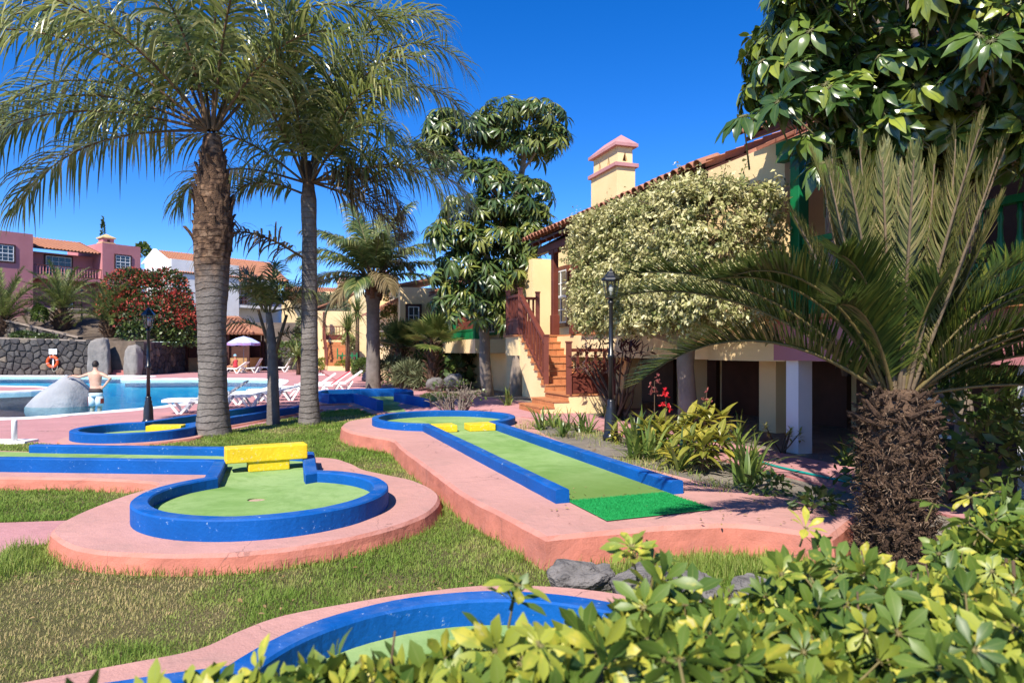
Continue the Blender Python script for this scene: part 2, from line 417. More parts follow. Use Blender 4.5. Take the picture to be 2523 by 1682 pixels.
def palm_bark(name, zb, zt):
    t = NT(name); sx = t.n('ShaderNodeSeparateXYZ'); t.l(t.pos, sx.inputs[0]); z = sx.outputs[2]
    zz = t.math('ADD', t.math('MULTIPLY', z, 8.5), t.math('MULTIPLY', t.noise(2.4, 3), 1.5)); ring = t.math('FRACT', zz)
    grey = t.mix(t.mapr(t.noise(3.5, 6, .65), .35, .68), (.225,.20,.178), (.13,.112,.10))
    grey = t.mix(t.mapr(t.noise(14, 5, .7), .55, .75, 0, .6), grey, (.09,.075,.066))
    dk = t.mapr(ring, .0, .12, 1, 0); grey = t.mix(t.math('MULTIPLY', t.math('MULTIPLY', dk, t.mapr(t.noise(5,4), .35,.65)), .38), grey, (.08,.066,.058))
    br = t.mix(t.mapr(t.voro(9), .2, .6), (.21,.125,.075), (.06,.036,.025)); br = t.mix(t.mapr(t.noise(7,5), .5,.7), br, (.26,.17,.11))
    k = t.mapr(t.math('ADD', z, t.math('MULTIPLY', t.noise(3,4), 1.2)), zb, zt)
    h = t.math('ADD', t.noise(20, 5, .7), t.math('MULTIPLY', dk, -.8)); h = t.math('ADD', h, t.math('MULTIPLY', t.voro(9), k))
    return t.end(t.bsdf(t.mix(k, grey, br), .95, .15, t.bump(h, .9, .03)))
BARK1 = palm_bark('big_palm_bark', 3.1, 3.9); BARK2 = palm_bark('slim_palm_bark', 5.2, 5.8)
BARKB = simple('brown_fibrous_bark', (.14, .085, .052), (.06, .036, .024), 9, .95, 40, 1., .04)
BARKP = simple('pale_smooth_bark', (.30, .235, .185), (.20, .155, .12), 4, .85, 25, .5, .02)
TWIG = simple('brown_twig', (.13, .085, .05), (.08, .052, .032), 9, .9)
GLASSD = NT('window_glass'); GLASSD = GLASSD.end(GLASSD.bsdf((.03, .045, .055), .06, .7))
def pane_mat():
    t = NT('clear_lantern_glass'); tr = t.n('ShaderNodeBsdfTransparent'); tr.inputs[0].default_value = (.9, .93, .92, 1)
    gl = t.n('ShaderNodeBsdfGlossy'); gl.inputs['Roughness'].default_value = .05
    ms = t.n('ShaderNodeMixShader'); ms.inputs[0].default_value = .12; t.l(tr.outputs[0], ms.inputs[1]); t.l(gl.outputs[0], ms.inputs[2])
    return t.end(ms.outputs[0])
PANE = pane_mat()
# ================================================================ ground, lawn, deck, pool
def arc(c, r, a0, a1, n=40):
    return [(c[0]+r*math.cos(R(a0+(a1-a0)*i/n)), c[1]+r*math.sin(R(a0+(a1-a0)*i/n))) for i in range(n+1)]
POOL = catmull([(-60,14.6),(-30,14.5),(-16,14.7),(-11.4,15.3),(-10.3,16.6),(-9.5,18.4),(-9.2,21),(-9.4,24.5),(-10.1,29),(-10.9,32.5),(-12,35.6),
                (-13.8,37),(-16,37.3),(-19,37),(-20.7,36.8),(-21.3,38),(-21.0,39.8),(-22.3,41.2),(-26,41.5),(-40,41.5),(-60,41.5)], True, 5)
ISLE = catmull([(-44,29.6),(-30,29.7),(-22,29.3),(-18.6,27.8),(-18.4,26),(-21.5,24.2),(-30,23.5),(-44,23.3)], True, 5)
SPLASH = catmull([(-12.6,43.2),(-10,42.4),(-7.6,42.6),(-6.9,44.2),(-8.4,45.6),(-11,45.8),(-13.2,44.9)], True, 5)
mb = MB(); mb.sheet([(-320,-60),(320,-60),(320,620),(-320,620)], -.03, [POOL]); mb.obj('ground', SOIL, kind='structure')
mb = MB(); mb.sheet([(-18,.2),(4.2,.2),(4.2,9),(2,14.4),(-3,19.2),(-18,19.2)][::1], 0.0, [])
LAWNPOLY = [(-18,.2),(4.2,.2),(4.2,9),(2,14.4),(-3,19.2),(-4.8,19.2),(-8.3,14),(-18,14)]
mb = MB(); mb.sheet(LAWNPOLY, 0.0); mb.obj('lawn', LAWN, kind='structure')
DECKP = [(-75,11.3),(-8.9,11.75),(-7.7,11.25),(-6.1,11.1),(-5.8,11.7),(-5.62,12.6),(-5.3,14.2),(-4.6,17.2),(-4.3,18.1),(-3.5,17.5),(-2.8,16.2),(-2.2,15.2)]
DECKP += [tuple(W(s,t)[:2]) for s,t in ((1.6,-2.0),(6,-2.5),(14,-2),(26,-2.2),(40,-2.5),(60,-3))]
DECKP += [(-30,76),(-22,60),(-16.2,53.6),(-24.4,53.6),(-23.1,42.3),(-75,42.3)]
mb = MB(); mb.sheet(DECKP, .010, [POOL, SPLASH]); mb.obj('pool_deck', DECK, kind='structure')
# raised garden ground on the right, sloping down towards the back
def zg(s): return .22*(1-ramp(s,2,12))+.5*ramp(s,16,60)
rows = [-13,-10,-8,-6,-4,-2.2,-1.2,-.3,1,2.5,4,6,8,10,12,16,22,30,45,62]
mb = MB(); vs = []; fs = []
for s in rows:
    tl = -2.02 if s < -1.0 else (-1.0 if s < .5 else .3)
    if s < -8.4: tl = -.9
    vs += [W(s,tl,-.02), W(s,tl,zg(s)), W(s,.9,zg(s)), W(s,30,zg(s)+.2)]
for i in range(len(rows)-1):
    for j in range(3): fs.append((i*4+j, i*4+j+1, i*4+j+5, i*4+j+4))
mb.add(vs, [f[::-1] for f in fs]); mb.obj('garden_bed', GRAVEL, kind='structure')
# pink path along the house front
mb = MB(); vs = []; fs = []
prow = [(-13,-.75),(-10,-.75),(-8,-.75),(-6,-.75),(-4,-.75),(-2.2,-.75),(-1.3,-.75),(-.5,-1.2),(.4,-2.0),(1.2,-3.0),(2.5,-3.2),(4,-3.2),(6,-3.1),(8,-3),(10,-2.9),(12,-2.8),(16,-2.8),(22,-2.8),(30,-2.8),(45,-2.8)]
for s, tl in prow:
    zl = zg(s)+.022 if s < -.4 else .018
    if s > 16: zl = zg(s)+.02
    e = .3 if s < -1.2 else (.3 if s < 5 else .2)
    vs += [W(s,tl,-.02), W(s,tl,zl), W(s,max(tl+.02,-.75),zg(s)+.022), W(s,e,zg(s)+.022), W(s,e,-.02)]
for i in range(len(prow)-1):
    for j in range(4): fs.append((i*5+j+5, i*5+j+6, i*5+j+1, i*5+j))
mb.add(vs, fs); mb.obj('path', DECK, kind='structure')
PATHL = [(-14,7.4),(-4.6,6.1),(-3.9,6.2),(-3.6,5.5),(-3.88,5.3),(-3.78,4.95),(-3.62,4.72),(-3.95,4.25),(-14,2.6)]
mb = MB(); mb.sheet(PATHL, .012); mb.obj('side_path', DECK, kind='structure')
# pool basin: floor that falls away from the beach side, walls, white coping, water
def pooldist(x, y): return min(y-15.0, -9.0-x)
xs = np.linspace(-60,-8,66); ys = np.linspace(13.5,43,40); vs=[]; fs=[]
for y in ys:
    for x in xs: vs.append((x,y,-.09-1.15*ramp(pooldist(x,y),.5,6)))
nx = len(xs)
for j in range(len(ys)-1):
    for i in range(nx-1): fs.append((j*nx+i,j*nx+i+1,(j+1)*nx+i+1,(j+1)*nx+i))
t = NT('pool_depth_tint'); sx = t.n('ShaderNodeSeparateXYZ'); t.l(t.pos, sx.inputs[0])
c = t.rmp(t.mapr(sx.outputs[2], -1.2, -.08), [(0,(.004,.20,.40)),(.5,(.012,.30,.50)),(.8,(.16,.48,.58)),(1,(.55,.66,.66))])  # floor tinted bluer with depth, standing in for light absorbed by the water
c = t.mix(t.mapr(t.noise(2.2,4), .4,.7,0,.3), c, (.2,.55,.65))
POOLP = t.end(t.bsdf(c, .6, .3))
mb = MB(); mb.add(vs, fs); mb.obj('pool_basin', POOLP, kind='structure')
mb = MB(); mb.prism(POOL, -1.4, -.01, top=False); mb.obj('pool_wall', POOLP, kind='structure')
t = NT('pool_water')
wv = t.n('ShaderNodeMapping'); t.l(t.pos, wv.inputs[0]); wv.inputs['Scale'].default_value = (1.0, 2.6, 1)
h = t.math('ADD', t.noise(1.6, 4, .55, wv.outputs[0], .6), t.math('MULTIPLY', t.noise(6, 3, .5, wv.outputs[0]), .25))
nb = t.bump(h, .32, .10)
gl = t.n('ShaderNodeBsdfGlossy'); gl.inputs['Roughness'].default_value = .03; t.l(nb, gl.inputs['Normal'])
tr = t.n('ShaderNodeBsdfTransparent'); tr.inputs[0].default_value = (.70, .93, .97, 1)
fr = t.n('ShaderNodeFresnel'); fr.inputs['IOR'].default_value = 1.33; t.l(nb, fr.inputs['Normal'])
ms = t.n('ShaderNodeMixShader'); t.l(t.math('MINIMUM', t.math('MULTIPLY', fr.outputs[0], .7), .30), ms.inputs[0])
t.l(tr.outputs[0], ms.inputs[1]); t.l(gl.outputs[0], ms.inputs[2]); WATER = t.end(ms.outputs[0])
mb = MB(); mb.sheet(POOL, -.035); mb.obj('water', WATER, kind='structure')
rail(POOL, .42, -.2, .035, True, .02, .01).obj('pool_coping', WHITEWALL, kind='structure')
mb = MB(); mb.prism(ISLE, -1.4, .012); mb.obj('pool_island', DECK, kind='structure')
rail(ISLE, .4, -.2, .035, True, .02, .01).obj('island_coping', WHITEWALL, kind='structure')
mb = MB(); mb.sheet(SPLASH, -.25); mb.obj('splash_pool_basin', simple('pale_pool_paint', (.35,.62,.68), None, 2, .6), kind='structure')
mb = MB(); mb.sheet(SPLASH, -.03); mb.obj('splash_pool_water', WATER, kind='structure')
rail(SPLASH, .4, -.26, .05, True, .02, .01).obj('splash_pool_coping', WHITEWALL, kind='structure')

# ================================================================ minigolf holes
def offs_slab(poly, z0, z1, name, mat, parent, bev=.025):
    mb = MB(); 
    # outline with a slightly uneven worn edge
    P = [Vector((p[0],p[1],0)) for p in poly]; n = len(P); area = sum(P[i].x*P[(i+1)%n].y-P[(i+1)%n].x*P[i].y for i in range(n))
    sg = 1 if area > 0 else -1
    out = []
    for i in range(n):
        d = (P[(i+1)%n]-P[i-1]).normalized(); nn = Vector((d.y,-d.x,0))*sg; out.append(nn)
    def ring(o, z, k): return [tuple(P[i]+out[i]*(o+noise.noise(Vector((P[i].x*4,P[i].y*4,k)))*.012)+Vector((0,0,z))) for i in range(n)]
    r0 = ring(.035, z0, 0); r1 = ring(.012, z0+(z1-z0)*.55, 1); r2 = ring(0, z1-bev, 2); r3 = [tuple(P[i]-out[i]*bev+Vector((0,0,z1))) for i in range(n)]
    vs = r0+r1+r2+r3; fs = []
    for k in range(3):
        for i in range(n):
            a,b = k*n+i, k*n+(i+1)%n
            f = (a,b,b+n,a+n); fs.append(f if sg > 0 else f[::-1])
    mb.add(vs, fs); mb.sheet([(p[0],p[1]) for p in r3], z1)
    o = mb.obj(name, mat, parent); return o
def shrink(path, k): return path
PLAT = {}
# --- hole with the yellow T block
T1 = thing('minigolf_hole', 'minigolf hole with a yellow T shaped block in front of its round blue kerb', 'minigolf hole', (-2.2,6.1,0), 'minigolf holes')
plat = catmull([(-9,7.72),(-5.5,7.6),(-4.3,7.46),(-3.74,7.2),(-3.78,6.6),(-3.76,5.9),(-3.63,5.38),(-3.31,5.03),(-2.98,4.82),(-2.56,4.73),(-2.2,4.72),(-1.85,4.77),
   (-1.415,4.98),(-1.02,5.37),(-.75,5.86),(-.68,6.38),(-.76,6.85),(-1.05,7.4),(-1.4,7.75),(-1.75,8.1),(-2.05,8.6),(-2.5,9.02),(-3.8,9.22),(-6.4,9.5),(-9,9.7)], True, 5)
PLAT['t'] = plat
offs_slab(plat, -.02, .14, 'concrete_base', PINK, T1)
path = [(-9,8.22),(-3.33,7.80),(-2.97,6.74)] + arc((-2.19,6.1), 1.0, 141, 441, 60) + [(-2.07,7.03),(-2.5,8.38),(-3.77,8.82),(-6.37,9.08)]
rail(path, .14, .13, .30).obj('kerb', BLUE, T1)
cp = [(-9,8.22),(-3.33,7.80),(-2.97,6.74)] + arc((-2.19,6.1), 1.0, 141, 441, 60) + [(-2.07,7.03),(-2.5,8.38),(-3.77,8.82),(-6.37,9.08),(-9,9.36)]
cup = [(-2.32+.08*math.cos(a), 6.2+.08*math.sin(a)) for a in np.linspace(0,2*math.pi,20,endpoint=False)]
mb = MB(); mb.sheet(cp, .198, [cup]); mb.prism(cup, .1405, .198, top=False); mb.obj('green_carpet', CARPET, T1)
mb = MB(); mb.lathe([(.079,.186),(.0,.187)], 20, (-2.32,6.2,0), False); mb.obj('cup', simple('sandy_cup', (.50,.36,.26), (.32,.22,.15), 30, .9), T1)
b0 = Vector((-3.12,7.45,0)); b1 = Vector((-2.35,7.84,0)); bd = (b1-b0).normalized(); bn = Vector((-bd.y,bd.x,0))
cc = (b0+b1)/2+bn*.125
mb = MB(); mb.box(cc+Vector((0,0,.392)), (.87,.25,.168), (bd,bn,Vector((0,0,1)))); mb.box(cc+bd*.02+Vector((0,0,.2535)), (.44,.21,.115), (bd,bn,Vector((0,0,1))))
bevel(mb.obj('t_block', YELL, T1), .012, 2)
# --- long straight hole on the right
UU = Vector((-.33,.944)).normalized(); VV = Vector((UU.y,-UU.x)); A0 = Vector((.98,6.09))
def LA(a, b): p = A0+UU*a+VV*b; return (p.x, p.y)
T2 = thing('minigolf_hole', 'long straight minigolf lane with two yellow blocks leading up to a round blue kerbed end', 'minigolf hole', (.98,6.09,0), 'minigolf holes')
raw = [(.24,4.83),(-.1,5.55),(-.44,6.22),(-.78,7.22),(-1.2,8.4),(-1.56,9.41),(-1.78,10.2),(-2.15,10.5),(-2.69,11.16),(-3.0,11.87),(-3.1,12.8),(-2.75,13.55),(-2.1,14.1),(-1.3,14.3),(-.5,14.1),(.2,13.6),
       (.55,12.98),(.36,12.0),(.55,10.6),(1.02,8.88),(1.53,7.7),(1.79,7.14),(2.1,6.55),(2.9,5.62),(2.27,4.84),(1.98,5.08),(1.68,5.22),(1.03,5.1)]
plat = []
for i, p in enumerate(raw):
    q = raw[(i+1) % len(raw)]; 
    for k in range(6): plat.append((p[0]+(q[0]-p[0])*k/6, p[1]+(q[1]-p[1])*k/6))
sm = [Vector((p[0],p[1])) for p in plat]; keep = {0, 23*6, 24*6}
for it in range(6):
    sm = [sm[i] if i in keep else sm[i]*.5+(sm[i-1]+sm[(i+1)%len(sm)])*.25 for i in range(len(sm))]
plat = [(p.x,p.y) for p in sm]; PLAT['r'] = plat
offs_slab(plat, -.02, .23, 'concrete_base', PINK, T2, .03)
ma = math.degrees(math.asin(.575/1.23)); ua = math.degrees(math.atan2(UU.y,UU.x)); cR = LA(6.7,0)
path = [LA(0,-.575), LA(5.6,-.575)] + arc(cR, 1.23, ua+180-ma, ua+180-ma-(360-2*ma), 64)[1:-1] + [LA(5.6,.575), LA(0,.575)]
rail(path, .125, .22, .352, seed=3).obj('kerb', BLUE, T2)
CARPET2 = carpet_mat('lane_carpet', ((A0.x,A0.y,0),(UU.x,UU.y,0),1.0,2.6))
mb = MB(); mb.sheet([LA(.0,-.52)]+path[1:-1]+[LA(.0,.52)], .238); mb.obj('green_carpet', CARPET2, T2)
for a0,a1,b0_,b1_ in ((5.22,5.58,-.5,-.14),(5.2,5.56,.06,.5)):
    mb = MB(); mb.fbox(lambda a,b,z: Vector((*LA(a,b),z)), a0,a1,b0_,b1_,.239,.35); bevel(mb.obj('yellow_block', YELL, T2), .012)
# bright loose mat at its tee
mq = [(.506,5.91),(1.37,6.24),(1.63,5.66),(.735,5.26)]
mq = [(.50,5.92),(1.40,6.27),(1.66,5.64),(.73,5.26)]
t = NT('bright_turf'); c = t.mix(t.noise(90,3), (.008,.22,.05), (.015,.34,.085)); c = t.mix(t.mapr(t.noise(260,2), .6,.75,0,.5), c, (.1,.5,.2))
TURF = t.end(t.bsdf(c, .75, .25))
mat_o = thing('tee_mat', 'bright green artificial turf mat lying at the open end of the straight lane', 'mat', (1.07,5.8,.23))
mb = MB(); mb.prism(mq, .239, .247); mb.obj('backing', TURF, mat_o)
rs = np.random.default_rng(5); n = 15000
a = rs.random((n,2)); Q = np.array(mq)
P = (Q[0]*(1-a[:,:1])+Q[1]*a[:,:1])*(1-a[:,1:])+(Q[3]*(1-a[:,:1])+Q[2]*a[:,:1])*a[:,1:]
p0 = np.column_stack([P, np.full(n,.246)]); tip = p0+np.column_stack([rs.normal(0,.005,(n,2)), rs.uniform(.01,.018,n)])
wv_ = unit(np.column_stack([rs.normal(0,1,(n,2)), np.zeros(n)]))
v,q,_ = ribbons(np.stack([p0,tip],1), np.stack([wv_,wv_],1), [.004,.0015])
np_o = NP(); np_o.add(v,q,rs.random(n).repeat(4)); np_o.obj('turf_pile', [TURF], mat_o, kind='stuff')
# --- hole behind the big palm
D2 = Vector((.2,.98)).normalized(); N2 = Vector((D2.y,-D2.x)); C2 = Vector((-6.62,12.02))
def L2(a,b): p = C2+D2*a+N2*b; return (p.x,p.y)
T3 = thing('minigolf_hole', 'minigolf lane behind the big palm trunk with a round end and one yellow block', 'minigolf hole', (C2.x,C2.y,0), 'minigolf holes')
ang = math.degrees(math.atan2(D2.y,D2.x)); mh = math.degrees(math.asin(.5/.92))
path = [L2(5.3,-.5), L2(.77,-.5)] + arc((C2.x,C2.y), .92, ang+mh, ang+360-mh, 56)[1:-1] + [L2(.77,.5), L2(5.3,.5)]
PLAT['b'] = arc((C2.x,C2.y), 1.15, ang+38, ang+322, 40)+[L2(.9,.66),L2(5.7,.66),L2(5.7,-.66),L2(.9,-.66)]
offs_slab(PLAT['b'], -.02, .045, 'concrete_base', PINK, T3, .01)
rail(path, .14, .035, .20, seed=7).obj('kerb', BLUE, T3)
mb = MB(); mb.sheet(path, .054); mb.obj('green_carpet', CARPET, T3)
mb = MB(); mb.box(Vector((*L2(.62,.12),.115)), (.62,.30,.12), (Vector((.97,.1,0)).normalized(), Vector((-.1,.97,0)).normalized(), Vector((0,0,1)))); bevel(mb.obj('yellow_block', YELL, T3), .012)
# --- far hole
D3 = Vector((-.41,.912)).normalized(); N3 = Vector((D3.y,-D3.x)); C3 = Vector((-2.72,17.15))
def L3(a,b): p = C3+D3*a+N3*b; return (p.x,p.y)
T4 = thing('minigolf_hole', 'farthest minigolf lane with an angular blue kerbed head beside the sun loungers', 'minigolf hole', (C3.x,C3.y,0), 'minigolf holes')
path = [L3(0,-.6),L3(3.0,-.6),L3(3.0,-1.3),L3(4.2,-1.55),L3(5.2,-1.1),L3(5.4,0),L3(5.2,1.1),L3(4.3,1.35),L3(3.4,1.15),L3(3.0,.6),L3(0,.6)]
PLAT['f'] = [L3(-.6,-.9),L3(2.8,-.9),L3(2.8,-1.6),L3(4.2,-1.85),L3(5.5,-1.3),L3(5.7,0),L3(5.5,1.3),L3(4.3,1.6),L3(3.2,1.4),L3(2.8,.9),L3(-.6,.9)]
offs_slab(PLAT['f'], -.02, .05, 'concrete_base', PINK, T4, .01)
rail(path, .16, .04, .31, seed=9).obj('kerb', BLUE, T4)
mb = MB(); mb.sheet([L3(-.5,-.52),L3(-.01,-.52)]+path[1:-1]+[L3(-.01,.52),L3(-.5,.52)], .058); mb.obj('green_carpet', CARPET, T4)
# --- nearest hole, half behind the hedge
C5 = Vector((-.07,2.55)); DL = -VV
def L5(a,b): p = C5+DL*a+UU*b; return (p.x,p.y)
T5 = thing('minigolf_hole', 'nearest minigolf green with a round blue kerb half hidden by the foreground hedge', 'minigolf hole', (C5.x,C5.y,0), 'minigolf holes')
plat = catmull([(-3.4,2.3),(-2.6,2.75),(-2.2,2.94),(-1.79,3.15),(-1.53,3.3),(-1.42,3.5),(-1.25,3.72),(-.85,3.95),(-.55,4.08),(-.14,4.2),(.36,4.15),(.8,3.95),(1.15,3.55),(1.4,3.0),(1.45,2.4),(1.3,1.8),(.9,1.45),(.2,1.3),(-.6,1.35),(-1.3,1.55),(-2.2,1.25),(-3.4,.95)], True, 5)
PLAT['n'] = plat
offs_slab(plat, -.02, .115, 'concrete_base', PINK, T5)
al = math.degrees(math.atan2(DL.y,DL.x)); mh = math.degrees(math.asin(.55/1.07))
path = [L5(3.2,-.55), L5(.92,-.55)] + arc((C5.x,C5.y), 1.07, al+mh, al+360-mh, 60)[1:-1] + [L5(.92,.55), L5(3.2,.55)]
rail(path, .14, .105, .255, seed=12).obj('kerb', BLUE, T5)
mb = MB(); mb.sheet(path, .124); mb.obj('green_carpet', CARPET, T5)
# ================================================================ cream house with the brown balcony (frame W: s back, t inwards)
def corrug(F, a0, a1, e0, e1, pitch=.22, course=.36, r=.075, name='roof_tiles', mat=None, parent=None):
    """barrel tile field: F(a, k) -> point and normal; a along the eave, k 0..1 up the slope"""
    n = max(2, int((a1-a0)/pitch)); m = max(2, int(e1/course)); prof = []
    for i in range(n):
        for k in range(6):
            x = (i+k/6)*pitch; ph = k/6*2*math.pi
            prof.append((a0+x, r*max(-.45, math.cos(ph))))
    prof.append((a1, r)); K = len(prof); vs = []; fs = []
    for j in range(m):
        for kk in (0, 1):
            for a, h in prof:
                p, nn = F(a, min(1,(j+kk*1.0)/m)); vs.append(p+nn*(h+(.03 if kk == 0 else 0.0)))
    for j in range(m):
        b = j*2*K
        for i in range(K-1): fs.append((b+i, b+i+1, b+K+i+1, b+K+i))
        if j < m-1:
            for i in range(K-1): fs.append((b+K+i, b+K+i+1, b+2*K+i+1, b+2*K+i))
    mb = MB(); mb.add(vs, fs); return mb.obj(name, mat or ROOFT, parent, kind='stuff')
def tile_mesh(L=.42, r0=.105, r1=.085, th=.014, n=7):
    mb = MB(); vs = []
    for x, r in ((0, r0), (L, r1)):
        for rr in (r, r-th):
            for k in range(n+1):
                a = math.pi*k/n; vs.append((x, rr*math.cos(a), rr*math.sin(a)))
    m = n+1; fs = []
    for k in range(n):
        fs += [(k,k+1,2*m+k+1,2*m+k), (m+k+1,m+k,3*m+k,3*m+k+1), (k+1,k,m+k,m+k+1), (2*m+k,2*m+k+1,3*m+k+1,3*m+k)]
    fs += [(0,2*m,3*m,m),(n,m+n,3*m+n,2*m+n)]
    return mb.add(vs, fs).mesh('roof_tile', ROOFT, False)
TILE = tile_mesh()
def frameM(o, x, y, z):
    return Matrix(((x.x,y.x,z.x,o.x),(x.y,y.y,z.y,o.y),(x.z,y.z,z.z,o.z),(0,0,0,1)))
def eave_tiles(parent, F, a0, a1, up, along, pitch=.22, rows=1, L=.42, sc=1.0, seed=0):
    """cover tiles of the lowest courses, one object each; up is the slope direction"""
    rr = random.Random(seed); nn = along.cross(up).normalized()
    if nn.z < 0: nn = -nn
    k = int(round((a1-a0)/pitch))
    for j in range(rows):
        for i in range(k):
            p = F(a0+(i+.5)*pitch)+up*(j*.34*sc-.10)+nn*(.03+.012*rr.random())
            z = (nn+along*rr.uniform(-.03,.03)).normalized(); x = (up-z*up.dot(z)).normalized(); y = z.cross(x)
            link('roof_tile', TILE, parent, frameM(p,x,y,z) @ Matrix.Diagonal((sc,sc,sc,1)))
def window(parent, o, e, n, w, h, nx, ny, surround=WOOD, sash=WHITE, depth=.12, sw=.11, sill=True, name='window', glass=None, mid=True):
    """window set in a wall: o lower left corner, e across, n out of the wall"""
    z = Vector((0,0,1)); o = o+n*.094; B = lambda mb,a,b,c,d,q0,q1: mb.hexa([o+e*x+z*y+n*q for (x,y,q) in ((a,c,q0),(b,c,q0),(b,c,q1),(a,c,q1),(a,d,q0),(b,d,q0),(b,d,q1),(a,d,q1))])
    mb = MB(); B(mb,-sw,0,-sw,h+sw,-.1,-.02); B(mb,w,w+sw,-sw,h+sw,-.1,-.02); B(mb,0,w,h,h+sw,-.1,-.02); B(mb,0,w,-sw,0,-.1,.0)
    f = mb.obj(name, surround, parent)
    mb = MB(); t_ = .045
    B(mb,0,t_,0,h,-.09,-.03); B(mb,w-t_,w,0,h,-.09,-.03); B(mb,t_,w-t_,0,t_,-.09,-.03); B(mb,t_,w-t_,h-t_,h,-.09,-.03)
    for i in range(1,nx): B(mb,w*i/nx-.013,w*i/nx+.013,t_,h-t_,-.082,-.035)
    for j in range(1,ny):
        q = .035 if (mid and j == ny//2) else .013
        B(mb,t_,w-t_,h*j/ny-q,h*j/ny+q,-.08,-.033)
    mb.obj('sash', sash, f)
    mb = MB(); B(mb,t_*.5,w-t_*.5,t_*.5,h-t_*.5,-.066,-.056); mb.obj('pane', glass or GLASSD, f)
    return f
H = thing('house', 'cream yellow house with brown wooden balcony and tiled outside stairs', 'house', W(0,2,0))
Z = Vector((0,0,1))
def part(name, mat, parent, *boxes, F=W, bev=0, **k):
    mb = MB()
    for b in boxes: mb.fbox(F, *b)
    o = mb.obj(name, mat, parent, **k)
    return bevel(o, bev) if bev else o
FZ = 1.95
# walls
part('wall', CREAM, H, (-4.0,6.0,2.2,6.4,FZ,4.75))
part('ground_floor_wall', CREAM, H, (-5.7,6.0,3.4,6.4,.1,1.4))
part('porch_ceiling', CREAM, H, (-5.69,6.0,2.21,6.39,1.4,1.94))
part('wall', CREAM, H, (-5.7,-4.0,.62,6.4,1.4,4.37))
part('wing_wall', CREAM, H, (6.0,8.4,1.5,6.4,.0,4.3))
part('balcony_slab', CREAM, H, (-4.0,4.0,.92,2.2,1.4,FZ-.05), (-4.0,1.27,.9,.92,1.4,FZ-.05))
mbp = [( -5.45+.0, 0)]
# arcade pillars, dark wood panels behind them stand in for deep shade
for s in (-1.6,-4.0,.9): part('pillar', CREAM, H, (s-.2,s+.2,1.75,2.15,.1,1.4))
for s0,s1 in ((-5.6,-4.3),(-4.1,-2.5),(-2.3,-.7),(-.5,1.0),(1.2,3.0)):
    part('door', DARKWOOD, H, (s0,s1,3.3,3.4,.12,1.39))  # added door panels, coloured dark to deepen the shade of the recess
# terracotta edge tiles of the balcony floor, one by one
EDGE = MB(); EDGE.box((0,0,0), (.305,.30,.05)); EDGE = EDGE.mesh('edge_tile', TERRA)
rr = random.Random(3)
fl = part('balcony_floor', TERRA, H, (-4.0,4.0,.95,2.2,FZ-.049,FZ-.012))
for i in range(17):
    s = 1.1-.31*i; link('edge_tile', EDGE, fl, frameM(W(s,.98,FZ-.02+rr.uniform(0,.004)), U, -V, Z))
# upper landing and stairs
part('landing', CREAM, H, (2.98,4.0,-.03,.90,1.42,FZ-.05))
part('landing_floor', TERRA, H, (2.98,4.04,-.08,.92,FZ-.049,FZ))
st = part('staircase', CREAM, H, (-.02,1.25,.0,1.12,.1,.59), (-.02,1.25,-.33,.0,.1,.47), (-.02,1.25,-.63,-.33,.1,.35))
# stair string: a sloping slab under the steps
mb = MB()
for i in range(8):
    s0 = 1.25+.218*i; z1 = .59+.165*(i+1)-.005
    zb0 = max(.1, .1+(s0-1.9)*.99); zb1 = max(.1, .1+(s0+.218-1.9)*.99)
    mb.hexa([W(s0+.2175,0,zb1),W(s0,0,zb0),W(s0,1.0,zb0),W(s0+.2175,1.0,zb1),W(s0+.2175,0,z1),W(s0,0,z1),W(s0,1.0,z1),W(s0+.2175,1.0,z1)])
mb.obj('stair_string', CREAM, H)
NOSE = MB(); NOSE.box((0,0,0),(.30,.238,.032)); NOSE = NOSE.mesh('tread_tile', TERRA)
RIS = MB(); RIS.box((0,0,0),(.236,.016,.118)); RIS = RIS.mesh('riser_tile', TERRA)
tr_ = part('stair_tread', TERRA, H, (-.03,1.26,.0,1.12,.591,.598))
for i in range(8):
    s0 = 1.25+.218*i; z1 = .59+.165*(i+1)
    for k in range(4):
        t = .125+.25*k-.06
        link('tread_tile', NOSE, tr_, frameM(W(s0+.11,t+.02,z1+.012+rr.uniform(-.002,.002)), U, -V, Z))
        link('riser_tile', RIS, tr_, frameM(W(s0-.009,t+.02,z1-.085), V, U, Z))
def flat_tiles(z, s0, s1, t0, t1, n):
    for i in range(n):
        a = s0+(s1-s0)*(i+.5)/n
        link('tread_tile', NOSE, tr_, frameM(W(a,(t0+t1)/2,z+.016), U, -V, Z) @ Matrix.Diagonal(((s1-s0)/n/.305, (t1-t0)/.238, 1, 1)))
for zt,t0,t1 in ((.35,-.66,-.33),(.47,-.36,.0),(.598,-.05,.3),(.598,.31,.66),(.598,.67,1.1)): flat_tiles(zt,-.04,1.25,t0,t1,5)
for i in range(5):
    for zt,t in ((.28,-.645),(.40,-.345),(.525,-.02)):
        link('riser_tile', RIS, tr_, frameM(W(.1+.25*i,t,zt), U, -V, Z))
